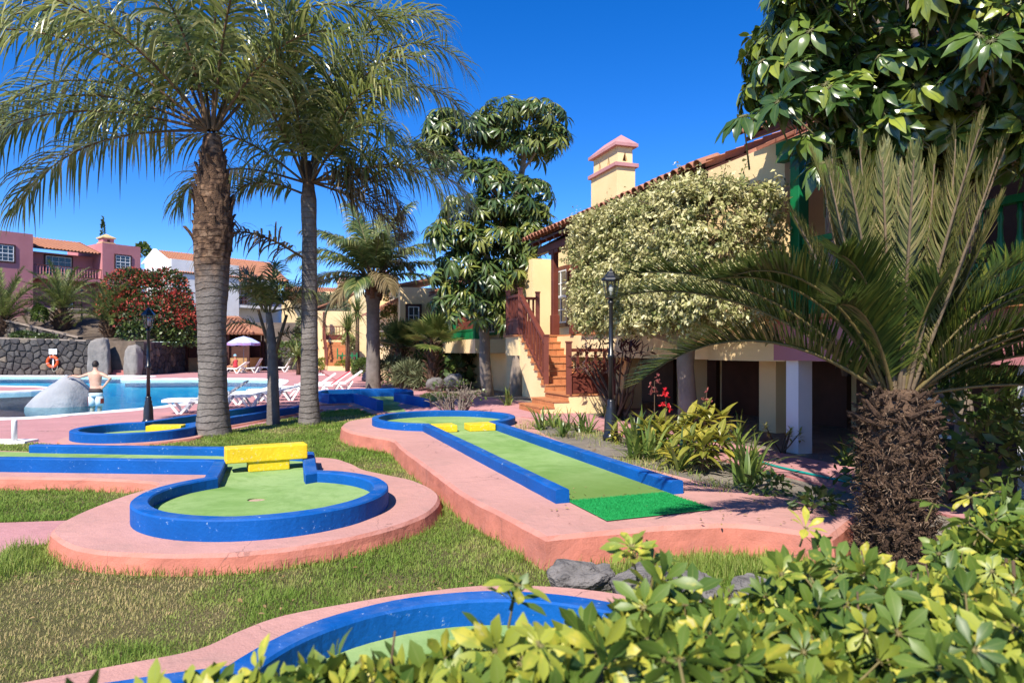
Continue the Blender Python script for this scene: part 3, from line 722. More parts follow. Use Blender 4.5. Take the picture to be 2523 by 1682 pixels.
# railings: rails and posts are the part, every baluster a piece of it
BAL = MB(); BAL.box((0,0,.35),(.045,.045,.70)); BAL = BAL.mesh('baluster', WOOD)
def railing(a, b, za, zb, h, n, base=.0, panel=0., parent=H, mat=WOOD, balm=None, posts=(1,1), w=.075):
    """a, b points on the plan; za, zb floor heights"""
    A = Vector((a.x,a.y,za)); B_ = Vector((b.x,b.y,zb)); d = (B_-A)
    mb = MB(); mb.bar(A+Z*(h-.035), B_+Z*(h-.035), w+.03, .07); mb.bar(A+Z*(base+panel+.05), B_+Z*(base+panel+.05), w, .06)
    if panel: 
        mb.bar(A+Z*(base+panel/2+.02), B_+Z*(base+panel/2+.02), .035, panel)
        k = max(1, int(d.length/.45))
        for i in range(k):
            p = A.lerp(B_, (i+.5)/k)+Z*(base+panel/2+.02); e = d.normalized(); x = e.cross(Z).normalized()
            mb.box(p, (d.length/k*.62, .055, panel*.5), (e, x, x.cross(e)))
    for P_, on in ((A,posts[0]),(B_,posts[1])):
        if on: mb.box(P_+Z*(h/2+.06), (.115,.115,h+.12)); mb.box(P_+Z*(h+.135), (.145,.145,.035))
    o = mb.obj('railing', mat, parent)
    lo = base+panel+.08; L = h-.07-lo
    for i in range(n):
        p = A.lerp(B_, (i+1)/(n+1))+Z*lo
        link('baluster', balm or BAL, o, Matrix.Translation(p) @ Matrix.Rotation(math.atan2(V.y,V.x),4,'Z') @ Matrix.Diagonal((1,1,L/.70,1)))
    return o
railing(W(3.0,.02), W(3.95,.02), FZ, FZ, 1.02, 7, .0, .34)                      # landing, outer side
railing(W(3.95,.10), W(3.95,.86), FZ, FZ, 1.02, 5, .0, .30, posts=(0,1))        # landing, far side
railing(W(1.28,.02), W(2.95,.02), .78, FZ+.02, .98, 8, .06, .0, posts=(1,0))    # stair
railing(W(.02,.02), W(.02,1.05), .61, .61, .98, 4, .02, .36)                    # lower landing, near side
# diagonal lattice fixed under the balcony edge beside the stairs
mb = MB()
for i in range(9):
    mb.bar(W(-.03,.16+.1*i,1.0), W(-.03,.16+.1*i+.32,1.32), .02, .03); mb.bar(W(-.05,.16+.1*i+.32,1.0), W(-.05,.16+.1*i,1.32), .02, .03)
mb.obj('lattice', WOOD, H)
# balcony posts, brackets, beam and front railing
for s in (3.0,1.8,.0,-1.9,-3.8):
    part('balcony_post', WOOD, H, (s-.075,s+.075,.88,1.03,FZ-.01,4.1), (s-.3,s+.3,.9,1.01,4.02,4.12), (s-.095,s+.095,.86,1.05,FZ-.01,FZ+.5), bev=.01)
part('roof_beam', WOOD, H, (-4.0,4.02,.89,1.02,4.12,4.28))
for s0,s1,n in ((1.72,.08,11),(-.08,-1.82,12),(-1.98,-3.72,12)): railing(W(s0,.95), W(s1,.95), FZ, FZ, 1.0, n, .0, .34, posts=(0,0))
# roof: tiles, boards and rafters
up = (V*2.9+Z*1.25).normalized()
def RF(a, k): 
    nn = U.cross(up).normalized(); nn = nn if nn.z > 0 else -nn
    return W(a,.6,4.44)+up*(.02+3.15*k), nn
ro = part('roof', DARKWOOD, H)
bpy.data.objects.remove(ro)
mb = MB(); e0 = .6
mb.hexa([W(4.05,.62,4.36),W(-4.0,.62,4.36),W(-4.0,3.6,5.64),W(4.05,3.6,5.64),W(4.05,.62,4.41),W(-4.0,.62,4.41),W(-4.0,3.6,5.69),W(4.05,3.6,5.69)])
ro = mb.obj('roof', DARKWOOD, H)
mb = MB(); mb.hexa([W(4.05,3.6,5.60),W(-4.0,3.6,5.60),W(-4.0,6.6,4.3),W(4.05,6.6,4.3),W(4.05,3.6,5.68),W(-4.0,3.6,5.68),W(-4.0,6.6,4.4),W(4.05,6.6,4.4)]); mb.obj('roof', ROOFT, H)
corrug(RF, -4.0, 4.05, 0, 3.1, .22, .36, .075, parent=ro)
eave_tiles(ro, lambda a: W(a,.6,4.47), -4.0, 4.05, up, U, .22, 1, seed=1)
eave_tiles(ro, lambda a: W(4.0,.6+a*.92,4.5+a*.395), 0, 3.1, U, (V*2.9+Z*1.25).normalized(), .34, 1, seed=8)
for i in range(17):
    s = 3.8-.48*i; mb = MB(); mb.bar(W(s,.66,4.325), W(s,2.3,5.03), .07, .09); mb.obj('rafter', WOOD, ro)
part('gable', CREAM, H, (4.0,4.01,2.2,2.2,4,4.1))
# hip roof piece over the wing of the near part
RID = [W(-4.3,1.2+.36*i,4.62+.17*i) for i in range(7)]
up2 = (V*.92+Z*.42).normalized()
mb = MB(); mb.hexa([W(-3.98,.9,4.40),W(-5.0,.9,4.40),W(-5.0,3.6,5.5),W(-3.98,3.6,5.5),W(-3.98,.9,4.46),W(-5.0,.9,4.46),W(-5.0,3.6,5.56),W(-3.98,3.6,5.56)]); rh = mb.obj('roof', ROOFT, H)
for i,p in enumerate(RID): link('roof_tile', TILE, rh, frameM(p+Z*.06, up2, -U, up2.cross(-U)) @ Matrix.Diagonal((1,1.2,1.2,1)))
for j in range(3):
    for i,p in enumerate(RID): link('roof_tile', TILE, rh, frameM(p-U*(.22*(j+1))-Z*.03, up2, -U, up2.cross(-U)))
# window on the facade, brown door opening, lit wall beyond
window(H, W(5.85,2.2,2.35), -U, -V, .92, 1.55, 2, 4)
part('door', DARKWOOD, H, (1.9,2.9,2.15,2.2,FZ,3.95)); part('door', DARKWOOD, H, (-.6,.5,2.15,2.2,FZ,3.95))
part('porch_boarding', DARKWOOD, H, (.7,1.85,2.12,2.2,FZ,4.1), (2.95,4.0,2.12,2.2,FZ,4.1)); part('soffit', DARKWOOD, H, (-4.0,4.0,.92,2.19,4.285,4.325))
mb = MB(); mb.add([W(3.99,.95,4.33),W(3.99,2.2,4.33),W(3.99,2.2,5.0),W(3.93,.95,4.33),W(3.93,2.2,4.33),W(3.93,2.2,5.0)],[(0,1,2),(3,5,4),(0,2,5,3),(1,4,5,2)]); mb.obj('gable_boarding', WOOD, H)
window(H, W(-1.0,2.2,2.4), -U, -V, .9, 1.3, 2, 4)
# chimney
CH = part('chimney', CREAM, H, (2.1,3.55,2.25,2.77,4.6,6.2))
part('chimney_band', PALEPINK, CH, (2.03,3.62,2.18,2.84,6.14,6.24), bev=.01)
mb = MB()                                                     # vented top with triangular slots
def face_tri(mb, p0, e, n, w, h, tris):
    """wall of width w and height h with triangular holes cut through, thickness .06"""
    outer = [(0,0),(w,0),(w,h),(0,h)]; holes = [[(c-b/2,y0),(c+b/2,y0),(c,y0+hh)] for c,b,y0,hh in tris]
    loops = [[Vector((x,y,0)) for x,y in lp] for lp in [outer]+holes]; flat = [q for lp in loops for q in lp]
    fs = tessellate_polygon(loops)
    mb.add([p0+e*q.x+Z*q.y for q in flat], fs); mb.add([p0+e*q.x+Z*q.y-n*.07 for q in flat], fs)
    for lp in holes:
        m = len(lp); mb.add([p0+e*x+Z*y for x,y in lp]+[p0+e*x+Z*y-n*.07 for x,y in lp], [(i,(i+1)%m,m+(i+1)%m,m+i) for i in range(m)])
face_tri(mb, W(3.5,2.3,6.24), -U, -V, 1.35, .42, [(.36,.17,.06,.24),(.86,.17,.06,.24)])
face_tri(mb, W(2.15,2.3,6.24), V, -U, .42, .42, [(.21,.15,.06,.24)])
face_tri(mb, W(2.15,2.72,6.24), U, V, 1.35, .42, [(.36,.17,.06,.24),(.86,.17,.06,.24)])
face_tri(mb, W(3.5,2.72,6.24), -V, U, .42, .42, [(.21,.15,.06,.24)])
mb.obj('chimney_vent', CREAM, CH)
mb = MB(); mb.fbox(W, 2.04,3.61,2.19,2.83,6.66,6.74)
a = [W(3.6,2.2,6.741),W(2.05,2.2,6.741),W(2.05,2.82,6.741),W(3.6,2.82,6.741)]; r1 = W(3.3,2.51,7.02); r2 = W(2.35,2.51,7.02)
mb.add(a+[r1,r2], [(0,1,5,4),(1,2,5),(2,3,4,5),(3,0,4)]); mb.obj('chimney_cap', PALEPINK, CH)

# ================================================================ pink house with green balcony, near right
K = thing('house', 'rose pink house with green wooden balcony behind the cycad on the right', 'house', W(-7.5,2,0))
part('wall', PINKWALL, K, (-16,-5.72,1.9,6,1.43,4.3))
part('ground_floor_wall', CREAM, K, (-16,-5.72,2.9,6,.1,1.43))
part('balcony_slab', PINKWALL, K, (-16,-5.72,.42,1.9,1.42,FZ-.02))
fl = part('balcony_floor', TERRA, K, (-16,-5.72,.38,1.9,FZ-.018,FZ-.004))
for i in range(22): link('edge_tile', EDGE, fl, frameM(W(-5.85-.31*i,.47,FZ+.012+rr.uniform(0,.004)), U, -V, Z))
for s in (-5.95,-8.9): part('pillar', WHITEWALL, K, (s-.11,s+.11,.52,.74,.05,1.42))
part('ground_floor_door', DARKWOOD, K, (-8.0,-6.6,2.85,2.9,.2,1.4))
part('door', DARKWOOD, K, (-8.6,-7.4,1.85,1.9,FZ,4.0))
for s in (-6.1,-9.1,-11.5): part('balcony_post', GREENW, K, (s-.08,s+.08,.42,.58,FZ,4.12), (s-.35,s+.35,.44,.56,4.02,4.12), (s-.1,s+.1,.4,.6,FZ,FZ+.42), bev=.01)
part('roof_beam', GREENW, K, (-14,-5.75,.43,.57,4.12,4.27))
BALG = MB(); BALG.lathe([(.022,0),(.022,.08),(.036,.12),(.042,.2),(.024,.32),(.02,.46),(.03,.55),(.022,.6),(.022,.70)],8); BALG = BALG.mesh('baluster', GREENW, True)
railing(W(-6.2,.5), W(-9.0,.5), FZ, FZ, 1.0, 15, 0, .34, K, GREENW, BALG, (0,0)); railing(W(-9.2,.5), W(-11.4,.5), FZ, FZ, 1.0, 12, 0, .34, K, GREENW, BALG, (0,0))
mb = MB(); mb.hexa([W(-5.62,.06,4.30),W(-14,.06,4.30),W(-14,3.2,5.5),W(-5.62,3.2,5.5),W(-5.62,.06,4.36),W(-14,.06,4.36),W(-14,3.2,5.56),W(-5.62,3.2,5.56)]); rk = mb.obj('roof', WOOD, K)
def RK(a, k):
    nn = U.cross(up).normalized(); nn = nn if nn.z > 0 else -nn
    return W(a,.05,4.37)+up*(.02+3.3*k), nn
corrug(RK, -14, -5.6, 0, 3.3, .22, .36, .075, parent=rk)
eave_tiles(rk, lambda a: W(a,.05,4.39), -11, -5.6, up, U, .22, 1, seed=4)
eave_tiles(rk, lambda a: W(-5.62,.05+a*.92,4.42+a*.395), 0, 3.0, U, up, .34, 1, seed=9)
window(K, W(-5.95,2.9,.35), -U, -V, .5, 1.0, 1, 4, DARKWOOD)
part('drainpipe', WHITEWALL, K, (-5.74,-5.6,1.3,1.9,FZ,4.3))
# ================================================================ stone walls, hillside, far houses
def voronoi(sites, x0, x1, y0, y1):
    out = []; S = np.array(sites)
    for i, (sx, sy) in enumerate(sites):
        poly = [(x0,y0),(x1,y0),(x1,y1),(x0,y1)]
        dd = (S[:,0]-sx)**2+(S[:,1]-sy)**2
        for j in np.argsort(dd)[1:14]:
            mx,my = (S[j]+S[i])/2; nx,ny = S[j]-S[i]; q = []
            for k in range(len(poly)):
                a,b = poly[k], poly[(k+1)%len(poly)]
                da = (a[0]-mx)*nx+(a[1]-my)*ny; db = (b[0]-mx)*nx+(b[1]-my)*ny
                if da <= 0: q.append(a)
                if da*db < 0: f = da/(da-db); q.append((a[0]+(b[0]-a[0])*f, a[1]+(b[1]-a[1])*f))
            poly = q
            if len(poly) < 3: break
        if len(poly) >= 3: out.append(poly)
    return out
def stone_wall(name, label, a, b, z0, z1, cell, objs=True, seed=0, thick=.45, tan=.12, topf=None, maxobj=230):
    """rubble wall from a to b; every stone a cell with recessed joints. topf(k) gives the height at 0..1"""
    a = Vector((*a,0)); b = Vector((*b,0)); e = (b-a); L = e.length; e.normalize(); n = Vector((e.y,-e.x,0)); rr = random.Random(seed)
    T = thing(name, label, 'stone wall', (a+b)/2)
    hh = z1-z0; nx = max(3,int(L/cell)); ny = max(2,int(hh/(cell*.8)))
    sites = [((i+.5+rr.uniform(-.42,.42)+(.5 if j%2 else 0))*L/nx, (j+.5+rr.uniform(-.35,.35))*hh/ny) for j in range(ny) for i in range(nx)]
    sites = [p for p in sites if p[0] < L]
    top = topf or (lambda k: z1)
    seg = 12; mb = MB(); vs = []
    for i in range(seg+1):
        p = a+e*(L*i/seg); zt = top(i/seg)-.02
        vs += [p+Z*(z0-.1)-n*.06, p+Z*zt-n*.06, p+Z*zt-n*thick, p+Z*(z0-.1)-n*thick]
    fs = [(i*4+j, i*4+4+j, i*4+4+(j+1)%4, i*4+(j+1)%4) for i in range(seg) for j in range(3)] + [(0,1,2,3),(seg*4+3,seg*4+2,seg*4+1,seg*4)]
    mb.add(vs, fs); core = mb.obj('mortar', MORTAR, T)
    cnt = 0; JO = {0: MB(), 1: MB()}
    for poly in voronoi(sites, 0, L, 0, hh):
        cx = sum(p[0] for p in poly)/len(poly); cy = sum(p[1] for p in poly)/len(poly)
        if z0+cy > top(cx/L)-.08: continue
        q = []
        for p in poly:
            dx,dy = p[0]-cx, p[1]-cy; l = math.hypot(dx,dy); k = max(.3, 1-.035/max(l,.05)); q.append((cx+dx*k, cy+dy*k))
        pr = rr.uniform(.0,.06); m = len(q)
        P = lambda x,y,o: a+e*x+Z*(z0+min(y, top(cx/L)-z0))+n*o
        v0 = [P(x,y,-.1) for x,y in q]; v1 = [P(x,y,pr-.03) for x,y in q]; v2 = [P(cx+(x-cx)*.72, cy+(y-cy)*.72, pr+rr.uniform(0,.03)) for x,y in q]
        fs = [(i,(i+1)%m,m+(i+1)%m,m+i) for i in range(m)]+[(m+i,m+(i+1)%m,2*m+(i+1)%m,2*m+i) for i in range(m)]+[tuple(range(2*m,3*m))]
        tm = 1 if rr.random() < tan else 0
        if objs and cnt < maxobj:
            mb = MB(); mb.add(v0+v1+v2, fs); mb.obj('stone', STONET if tm else STONES[rr.randrange(3)], core); cnt += 1
        else: JO[tm].add(v0+v1+v2, fs)
    for k, m_ in ((0,STONES[0]),(1,STONET)):
        if JO[k].v: JO[k].obj('stones', m_, T, kind='stuff')
    mb = MB(); vs = []
    for i in range(seg*2+1):
        p = a+e*(L*i/seg/2); zt = top(i/seg/2)+rr.uniform(-.012,.012)
        vs += [p+Z*(zt-.09)+n*.03, p+Z*zt+n*.02, p+Z*zt-n*(thick+.02), p+Z*(zt-.09)-n*(thick+.03)]
    fs = [(i*4+j, i*4+4+j, i*4+4+(j+1)%4, i*4+(j+1)%4) for i in range(seg*2) for j in range(3)]
    mb.add(vs, fs); mb.obj('capping', simple('pale_wall_capping_%d' % seed, (.30,.24,.19), (.2,.16,.13), 6, .95), T)
    return T
STONES = [STONE, simple('lava_stone_grey', (.11,.10,.093), (.065,.06,.056), 6, .95, 25, .8, .03), simple('lava_stone_black', (.075,.068,.066), (.045,.04,.04), 6, .95, 25, .8, .03)]
stone_wall('stone_wall', 'dark lava stone wall with the life ring behind the pool', (-36,42.35), (-25.9,42.35), 0, 2.3, .46, True, 2, .5, .09, lambda k: 2.45-.25*k)
stone_wall('stone_wall', 'short dark stone wall between the two standing stones above the steps', (-25.0,43.6), (-23.7,43.6), 0, 1.95, .4, True, 3)
stone_wall('stone_wall', 'shaded dark stone wall running back from the right standing stone', (-22.9,42.4), (-24.3,53.7), 0, 2.1, .5, True, 4, maxobj=120)
stone_wall('stone_wall', 'dark stone wall behind the tiled kiosk and the slim palm stems', (-24.3,53.9), (-16.4,53.9), 0, 2.3, .55, True, 5)
# hillside behind the walls
def hz(x, y):
    z = 2.1+2.3*ramp(y,43.5,56)+.25*noise.noise(Vector((x*.3,y*.3,0)))*ramp(y,43.5,46)
    if y > 53.5:
        z = 4.4*(1-ramp(x,-27,-24.5))+(2.15+2.1*ramp(y,56,66))*ramp(x,-27,-24.5)
        k = ramp(x,-17.5,-14); z = z*(1-k)+(.0+.8*ramp(y,54,90))*k-.06*k
    return z
xs = np.linspace(-90,-23.3,60); ys = np.concatenate([[42.75],np.linspace(42.76,54,26)]); vs=[]; fs=[]
for y in ys:
    for x in xs:
        xx = x if x < -30 else min(x, -23.25-.124*(y-42.4)) ; vs.append((xx,y,-.1 if y == 42.75 else hz(xx,y)))
n_=len(xs); fs=[(j*n_+i,j*n_+i+1,(j+1)*n_+i+1,(j+1)*n_+i) for j in range(len(ys)-1) for i in range(n_-1)]
mb=MB(); mb.add(vs,fs); mb.obj('hillside', SOIL, kind='structure', smooth=True)
xs = np.linspace(-110,60,90); ys = np.linspace(54.1,150,40); vs=[(x,y,hz(x,y)) for y in ys for x in xs]; n_=len(xs)
fs=[(j*n_+i,j*n_+i+1,(j+1)*n_+i+1,(j+1)*n_+i) for j in range(len(ys)-1) for i in range(n_-1)]
mb=MB(); mb.add(vs,fs); mb.obj('terrace', SOIL, kind='structure', smooth=True)
# low terrace walls on the slope
stone_wall('stone_wall', 'low dark stone wall in front of the pink house door', (-43,51.5), (-34.2,55.0), 3.6, 4.9, .5, True, 6, maxobj=90)
stone_wall('stone_wall', 'stepped low stone wall on the slope above the life ring', (-35.0,46.8), (-28.6,45.0), 2.0, 3.1, .4, True, 7, .35, .2, lambda k: 3.7-1.25*k, maxobj=90)
stone_wall('stone_wall', 'low dark stone wall below the red flowering bush', (-32.3,56.5), (-25.0,56.5), 3.7, 4.9, .5, True, 8, maxobj=90)
# standing stones and steps
def rock(name, label, loc, size, seed, mat=GREYST, sub=3, amp=.28, cat='rock', rz=0, shape=None, group=None, flat=0):
    bm = bmesh.new(); bmesh.ops.create_icosphere(bm, subdivisions=sub, radius=1)
    for v in bm.verts:
        d = v.co.normalized(); k = 1+amp*noise.noise(d*1.3+Vector((seed,0,0)))+amp*.5*noise.noise(d*3.1+Vector((0,seed,0)))+amp*.18*noise.noise(d*8+Vector((seed,seed,0)))
        p = d*k
        if shape == 'slab': p = Vector((math.copysign(abs(p.x)**.55,p.x), math.copysign(abs(p.y)**.55,p.y), math.copysign(abs(p.z)**.8,p.z)))
        v.co = Vector((p.x*size[0], p.y*size[1], p.z*size[2]))
    me = bpy.data.meshes.new(name); bm.to_mesh(me); bm.free(); me.materials.append(mat)
    me.polygons.foreach_set('use_smooth', [flat == 0]*len(me.polygons))
    return link(name, me, None, TR(loc, rz), label, cat, group)
rock('standing_stone', 'tall pale standing stone directly behind the bather', (-25.35,41.95,.95), (.62,.42,1.35), 3, shape='slab', sub=4, cat='stone', rz=.2)
rock('standing_stone', 'shorter pale standing stone right of the pool steps', (-23.35,42.1,.75), (.5,.4,1.05), 8, shape='slab', sub=4, cat='stone', rz=-.3)
T = thing('garden_steps', 'brick red steps between the two standing stones', 'steps', (-24.4,42.6,0))
for i in range(3):
    mb = MB(); mb.box((-24.35,42.45+.32*i,.08+.16*i),(1.1,.34,.16)); mb.obj('step', DECK, T)
POOLROCK = simple('pale_blue_grey_painted_rock', (.34,.35,.37), (.25,.26,.28), 1.5, .9, 9, .6, .04)
# smooth boulder in the pool
bm = bmesh.new(); bmesh.ops.create_icosphere(bm, subdivisions=4, radius=1)
for v in bm.verts:
    d = v.co.copy(); k = 1+.06*noise.noise(d*2)+.03*noise.noise(d*6)
    x,y,z = d*k; zz = max(z,-.3)
    tp = max(0,zz); wx = 1-.30*tp**2 if x > 0 else 1-.62*tp**1.25
    v.co = Vector((x*(.78 if x > 0 else 1.0)*wx+.10*tp, y*.75*wx, zz*.90))
me = bpy.data.meshes.new('pool_boulder'); bm.to_mesh(me); bm.free(); me.materials.append(POOLROCK); me.polygons.foreach_set('use_smooth',[True]*len(me.polygons))
PB = AT(147,998,19.4); link('pool_boulder', me, None, TR((PB.x,PB.y+.2,-.06)), 'smooth grey boulder standing in the shallow water beside the bather', 'boulder')
# life ring and notice on the wall
def torus(mb, c, R0, r0, ax, ay, az, n=28, m=10):
    vs = [c+(ax*math.cos(a)+az*math.sin(a))*(R0+r0*math.cos(b))+ay*r0*math.sin(b) for a in np.linspace(0,2*math.pi,n,endpoint=False) for b in np.linspace(0,2*math.pi,m,endpoint=False)]
    fs = [(i*m+j, i*m+(j+1)%m, ((i+1)%n)*m+(j+1)%m, ((i+1)%n)*m+j) for i in range(n) for j in range(m)]
    return mb.add(vs, fs)
X = Vector((1,0,0)); Y = Vector((0,1,0))
lr = AT(129,891,42.2); T = thing('life_ring', 'orange life ring hanging on the dark stone wall', 'life ring', lr)
mb = MB(); torus(mb, lr, .31, .085, X, Y, Z); mb.obj('ring', simple('orange_plastic', (.75,.10,.02), (.6,.08,.02), 6, .45), T, True)
for a in (20,110,200,290):
    mb = MB(); c = lr+(X*math.cos(R(a))+Z*math.sin(R(a)))*.31; ta = -X*math.sin(R(a))+Z*math.cos(R(a)); ra = X*math.cos(R(a))+Z*math.sin(R(a))
    torus(mb, c, .09, .012, ra, ta, Y, 14, 6); mb.obj('strap', WHITE, T)
mb = MB(); mb.box(lr+Vector((0,.07,.05)), (.07,.05,.75)); mb.obj('hanger', WHITE, T)
mb = MB(); mb.tube([lr+Vector((.02,-.08,-.2)),lr+Vector((.05,-.1,-.5)),lr+Vector((.15,-.1,-.62)),lr+Vector((.33,-.08,-.45)),lr+Vector((.36,-.08,-.25))], .015, 6); mb.obj('rope', simple('pale_rope',(.6,.6,.5)), T)
sg = AT(130,866,42.25); T = thing('notice_board', 'small white notice with faint lettering above the life ring', 'sign', sg)
mb = MB(); mb.box(sg,(.5,.03,.33)); mb.obj('panel', WHITE, T)
rr = random.Random(2)
mb = MB()
for j in range(4):
    x = -.2
    while x < .18:
        w_ = rr.uniform(.02,.07); mb.box(sg+Vector((x+w_/2,-.017,.1-.062*j)), (w_,.004,.022)); x += w_+.015
mb.obj('lettering', simple('blue_print',(.12,.16,.32)), T)

# generic frame house bits ---------------------------------------------------
def frame(o, e, n):
    """F(a, b, z): a along the facade, b outwards"""
    o = Vector(o); e = Vector((*e,0)).normalized(); n = Vector((*n,0)).normalized()
    return lambda a,b,z: o+e*a+n*b+Z*z, e, n
def fb(name, mat, parent, F, *bx, bev=0, **k):
    mb = MB()
    for a0,a1,b0,b1,z0,z1 in bx: mb.hexa([F(a0,b0,z0),F(a1,b0,z0),F(a1,b1,z0),F(a0,b1,z0),F(a0,b0,z1),F(a1,b0,z1),F(a1,b1,z1),F(a0,b1,z1)])
    return mb.obj(name, mat, parent, **k)
def small_chimney(parent, F, a, b, z0, z1, w=.55, mat=CREAM, cap=PALEPINK):
    c = fb('chimney', mat, parent, F, (a-w/2,a+w/2,b-w/2,b+w/2,z0,z1))
    fb('chimney_band', cap, c, F, (a-w*.6,a+w*.6,b-w*.6,b+w*.6,z1-.42,z1-.34)); mb = MB(); q=w*.64
    fb('vent_slot', DARKWOOD, c, F, (a-w*.12,a+w*.12,b-w/2-.012,b+w/2+.012,z1-.3,z1-.1))
    mb.add([F(a-q,b-q,z1),F(a+q,b-q,z1),F(a+q,b+q,z1),F(a-q,b+q,z1),F(a-q,b-q,z1+.09),F(a+q,b-q,z1+.09),F(a+q,b+q,z1+.09),F(a-q,b+q,z1+.09),F(a,b,z1+.45)],
           [(3,2,1,0),(0,1,5,4),(1,2,6,5),(2,3,7,6),(3,0,4,7),(4,5,8),(5,6,8),(6,7,8),(7,4,8)]); mb.obj('chimney_cap', cap, c)
    return c
def roof_slope(parent, F, a0, a1, b0, z0, b1, z1, pitch=.26):
    """tiled slope rising from the eave (b0, z0) to (b1, z1)"""
    mb = MB(); mb.hexa([F(a0,b0,z0-.1),F(a1,b0,z0-.1),F(a1,b1,z1-.1),F(a0,b1,z1-.1),F(a0,b0,z0-.03),F(a1,b0,z0-.03),F(a1,b1,z1-.03),F(a0,b1,z1-.03)])
    r = mb.obj('roof', DARKWOOD, parent)
    p0 = F(0,b0,z0); p1 = F(0,b1,z1); up_ = (p1-p0); e_ = (F(1,0,0)-F(0,0,0)); nn = e_.cross(up_).normalized(); nn = nn if nn.z > 0 else -nn
    corrug(lambda a,k: (F(a,b0,z0)+up_*k, nn), a0, a1, 0, up_.length, pitch, .4, .07, parent=r)
    return r
# --- pink house on the hill
F, e, n = frame((-34.8,58,0), (.59,.81), (.81,-.59))
PH = thing('house', 'rose pink house with balcony on the slope behind the small palms', 'house', F(-4,-3,4.4))
fb('wall', PINKWALL, PH, F, (0,3.15,-7,0,3.2,10.7)); fb('wall', PINKWALL, PH, F, (-13.5,-5.1,-7,0,3.2,10.7))
fb('wall', PINKWALL, PH, F, (-5.1,0,-7,-1.8,3.2,9.6))
fb('balcony_slab', PINKWALL, PH, F, (-5.1,0,-1.8,-.06,7.3,7.55))
roof_slope(PH, F, -5.1, 0.0, -.25, 9.75, -4.5, 11.1)
window(PH, F(1.05,0,8.65), e, n, 1.2, 1.1, 3, 4, DARKWOOD); window(PH, F(-8.6,0,8.4), e, n, 2.2, 1.2, 6, 4, DARKWOOD)
window(PH, F(-3.6,-1.8,7.6), e, n, 1.9, 1.75, 4, 4, DARKWOOD, sill=False, name='balcony_door'); window(PH, F(-10.5,0,4.6), e, n, 1.8, 1.2, 4, 3, DARKWOOD)
window(PH, F(-2.6,-1.8,4.5), e, n, 1.0, 2.1, 2, 4, DARKWOOD, name='front_door')
BALP = MB(); BALP.box((0,0,.35),(.05,.05,.70)); BALP = BALP.mesh('baluster', PINKWALL)
railing(F(-5.0,-.12,0), F(-.05,-.12,0), 7.55, 7.55, .85, 22, 0, 0, PH, WOOD, BALP, (0,0))
small_chimney(PH, F, .9, -1.4, 10.6, 11.25, .9, PINKWALL, simple('pale_yellow_cap',(.7,.5,.24)))
for i in range(4): fb('step', simple('brick_red_step%d'%i,(.3,.09,.06)), PH, F, (-3.2,-1.0,-.4-.3*(3-i)+.9,.9-.3*(3-i)+.2,3.7,3.9+.17*i))
# --- white house
F, e, n = frame((-32.9,72,0), (.62,.785), (.785,-.62))
WH = thing('house', 'white house with tiled roof and dark balcony behind the red bush', 'house', F(3,-3,4))
fb('wall', WHITEWALL, WH, F, (-3.0,4.4,-6,0,2.5,10.9)); fb('wall', WHITEWALL, WH, F, (4.4,10.5,-6,-1.9,2.5,9.4))
mb = MB(); mb.add([F(-3,-1,10.9),F(-3,-7,10.9),F(-3,-4,12.3),F(-2.7,-1,10.9),F(-2.7,-7,10.9),F(-2.7,-4,12.3)],[(0,1,2),(3,5,4),(0,2,5,3),(2,1,4,5)]); mb.obj('gable', WHITEWALL, WH)
roof_slope(WH, F, -2.6, 10.6, .15, 9.6, -4.0, 12.2)
fb('balcony_slab', WHITEWALL, WH, F, (4.4,10.5,-1.9,-.05,6.3,6.6))
railing(F(4.45,-.15,0), F(10.4,-.15,0), 6.6, 6.6, 1.0, 26, 0, 0, WH, BLACKM, None, (0,1))
for a in (7.4,10.35): fb('balcony_post', DARKWOOD, WH, F, (a-.09,a+.09,-.24,-.06,6.6,9.4))
window(WH, F(5.2,-1.9,6.8), e, n, 1.3, 2.0, 3, 4, DARKWOOD, name='balcony_door')
# --- second white house, right of the palm trunk
F, e, n = frame((-33.4,82,0), (.62,.785), (.785,-.62))
W2 = thing('house', 'white house with square chimney seen between the palm trunks', 'house', F(7,-3,4))
fb('wall', WHITEWALL, W2, F, (-2,3.2,-6,-1.6,2.5,9.8)); fb('wall', WHITEWALL, W2, F, (3.2,5.8,-6,0,2.5,10.6)); fb('wall', WHITEWALL, W2, F, (5.8,8.2,-6,-1,2.5,8.2))
roof_slope(W2, F, -2.2, 3.2, .1, 9.7, -3.6, 11.6); small_chimney(W2, F, 4.6, -1.2, 10.5, 12.0, 1.0, WHITEWALL)
fb('balcony_slab', WHITEWALL, W2, F, (-2,3.2,-1.6,-.1,6.1,6.4)); railing(F(-2,-.2,0), F(3.1,-.2,0), 6.4, 6.4, 1.0, 20, 0, 0, W2, GREENW, None, (0,1))
window(W2, F(.6,-1.6,6.5), e, n, 1.2, 1.9, 3, 4, GREENW, name='balcony_door'); window(W2, F(6.4,-1,3.9), e, n, 1.0, 1.0, 3, 3, DARKWOOD)
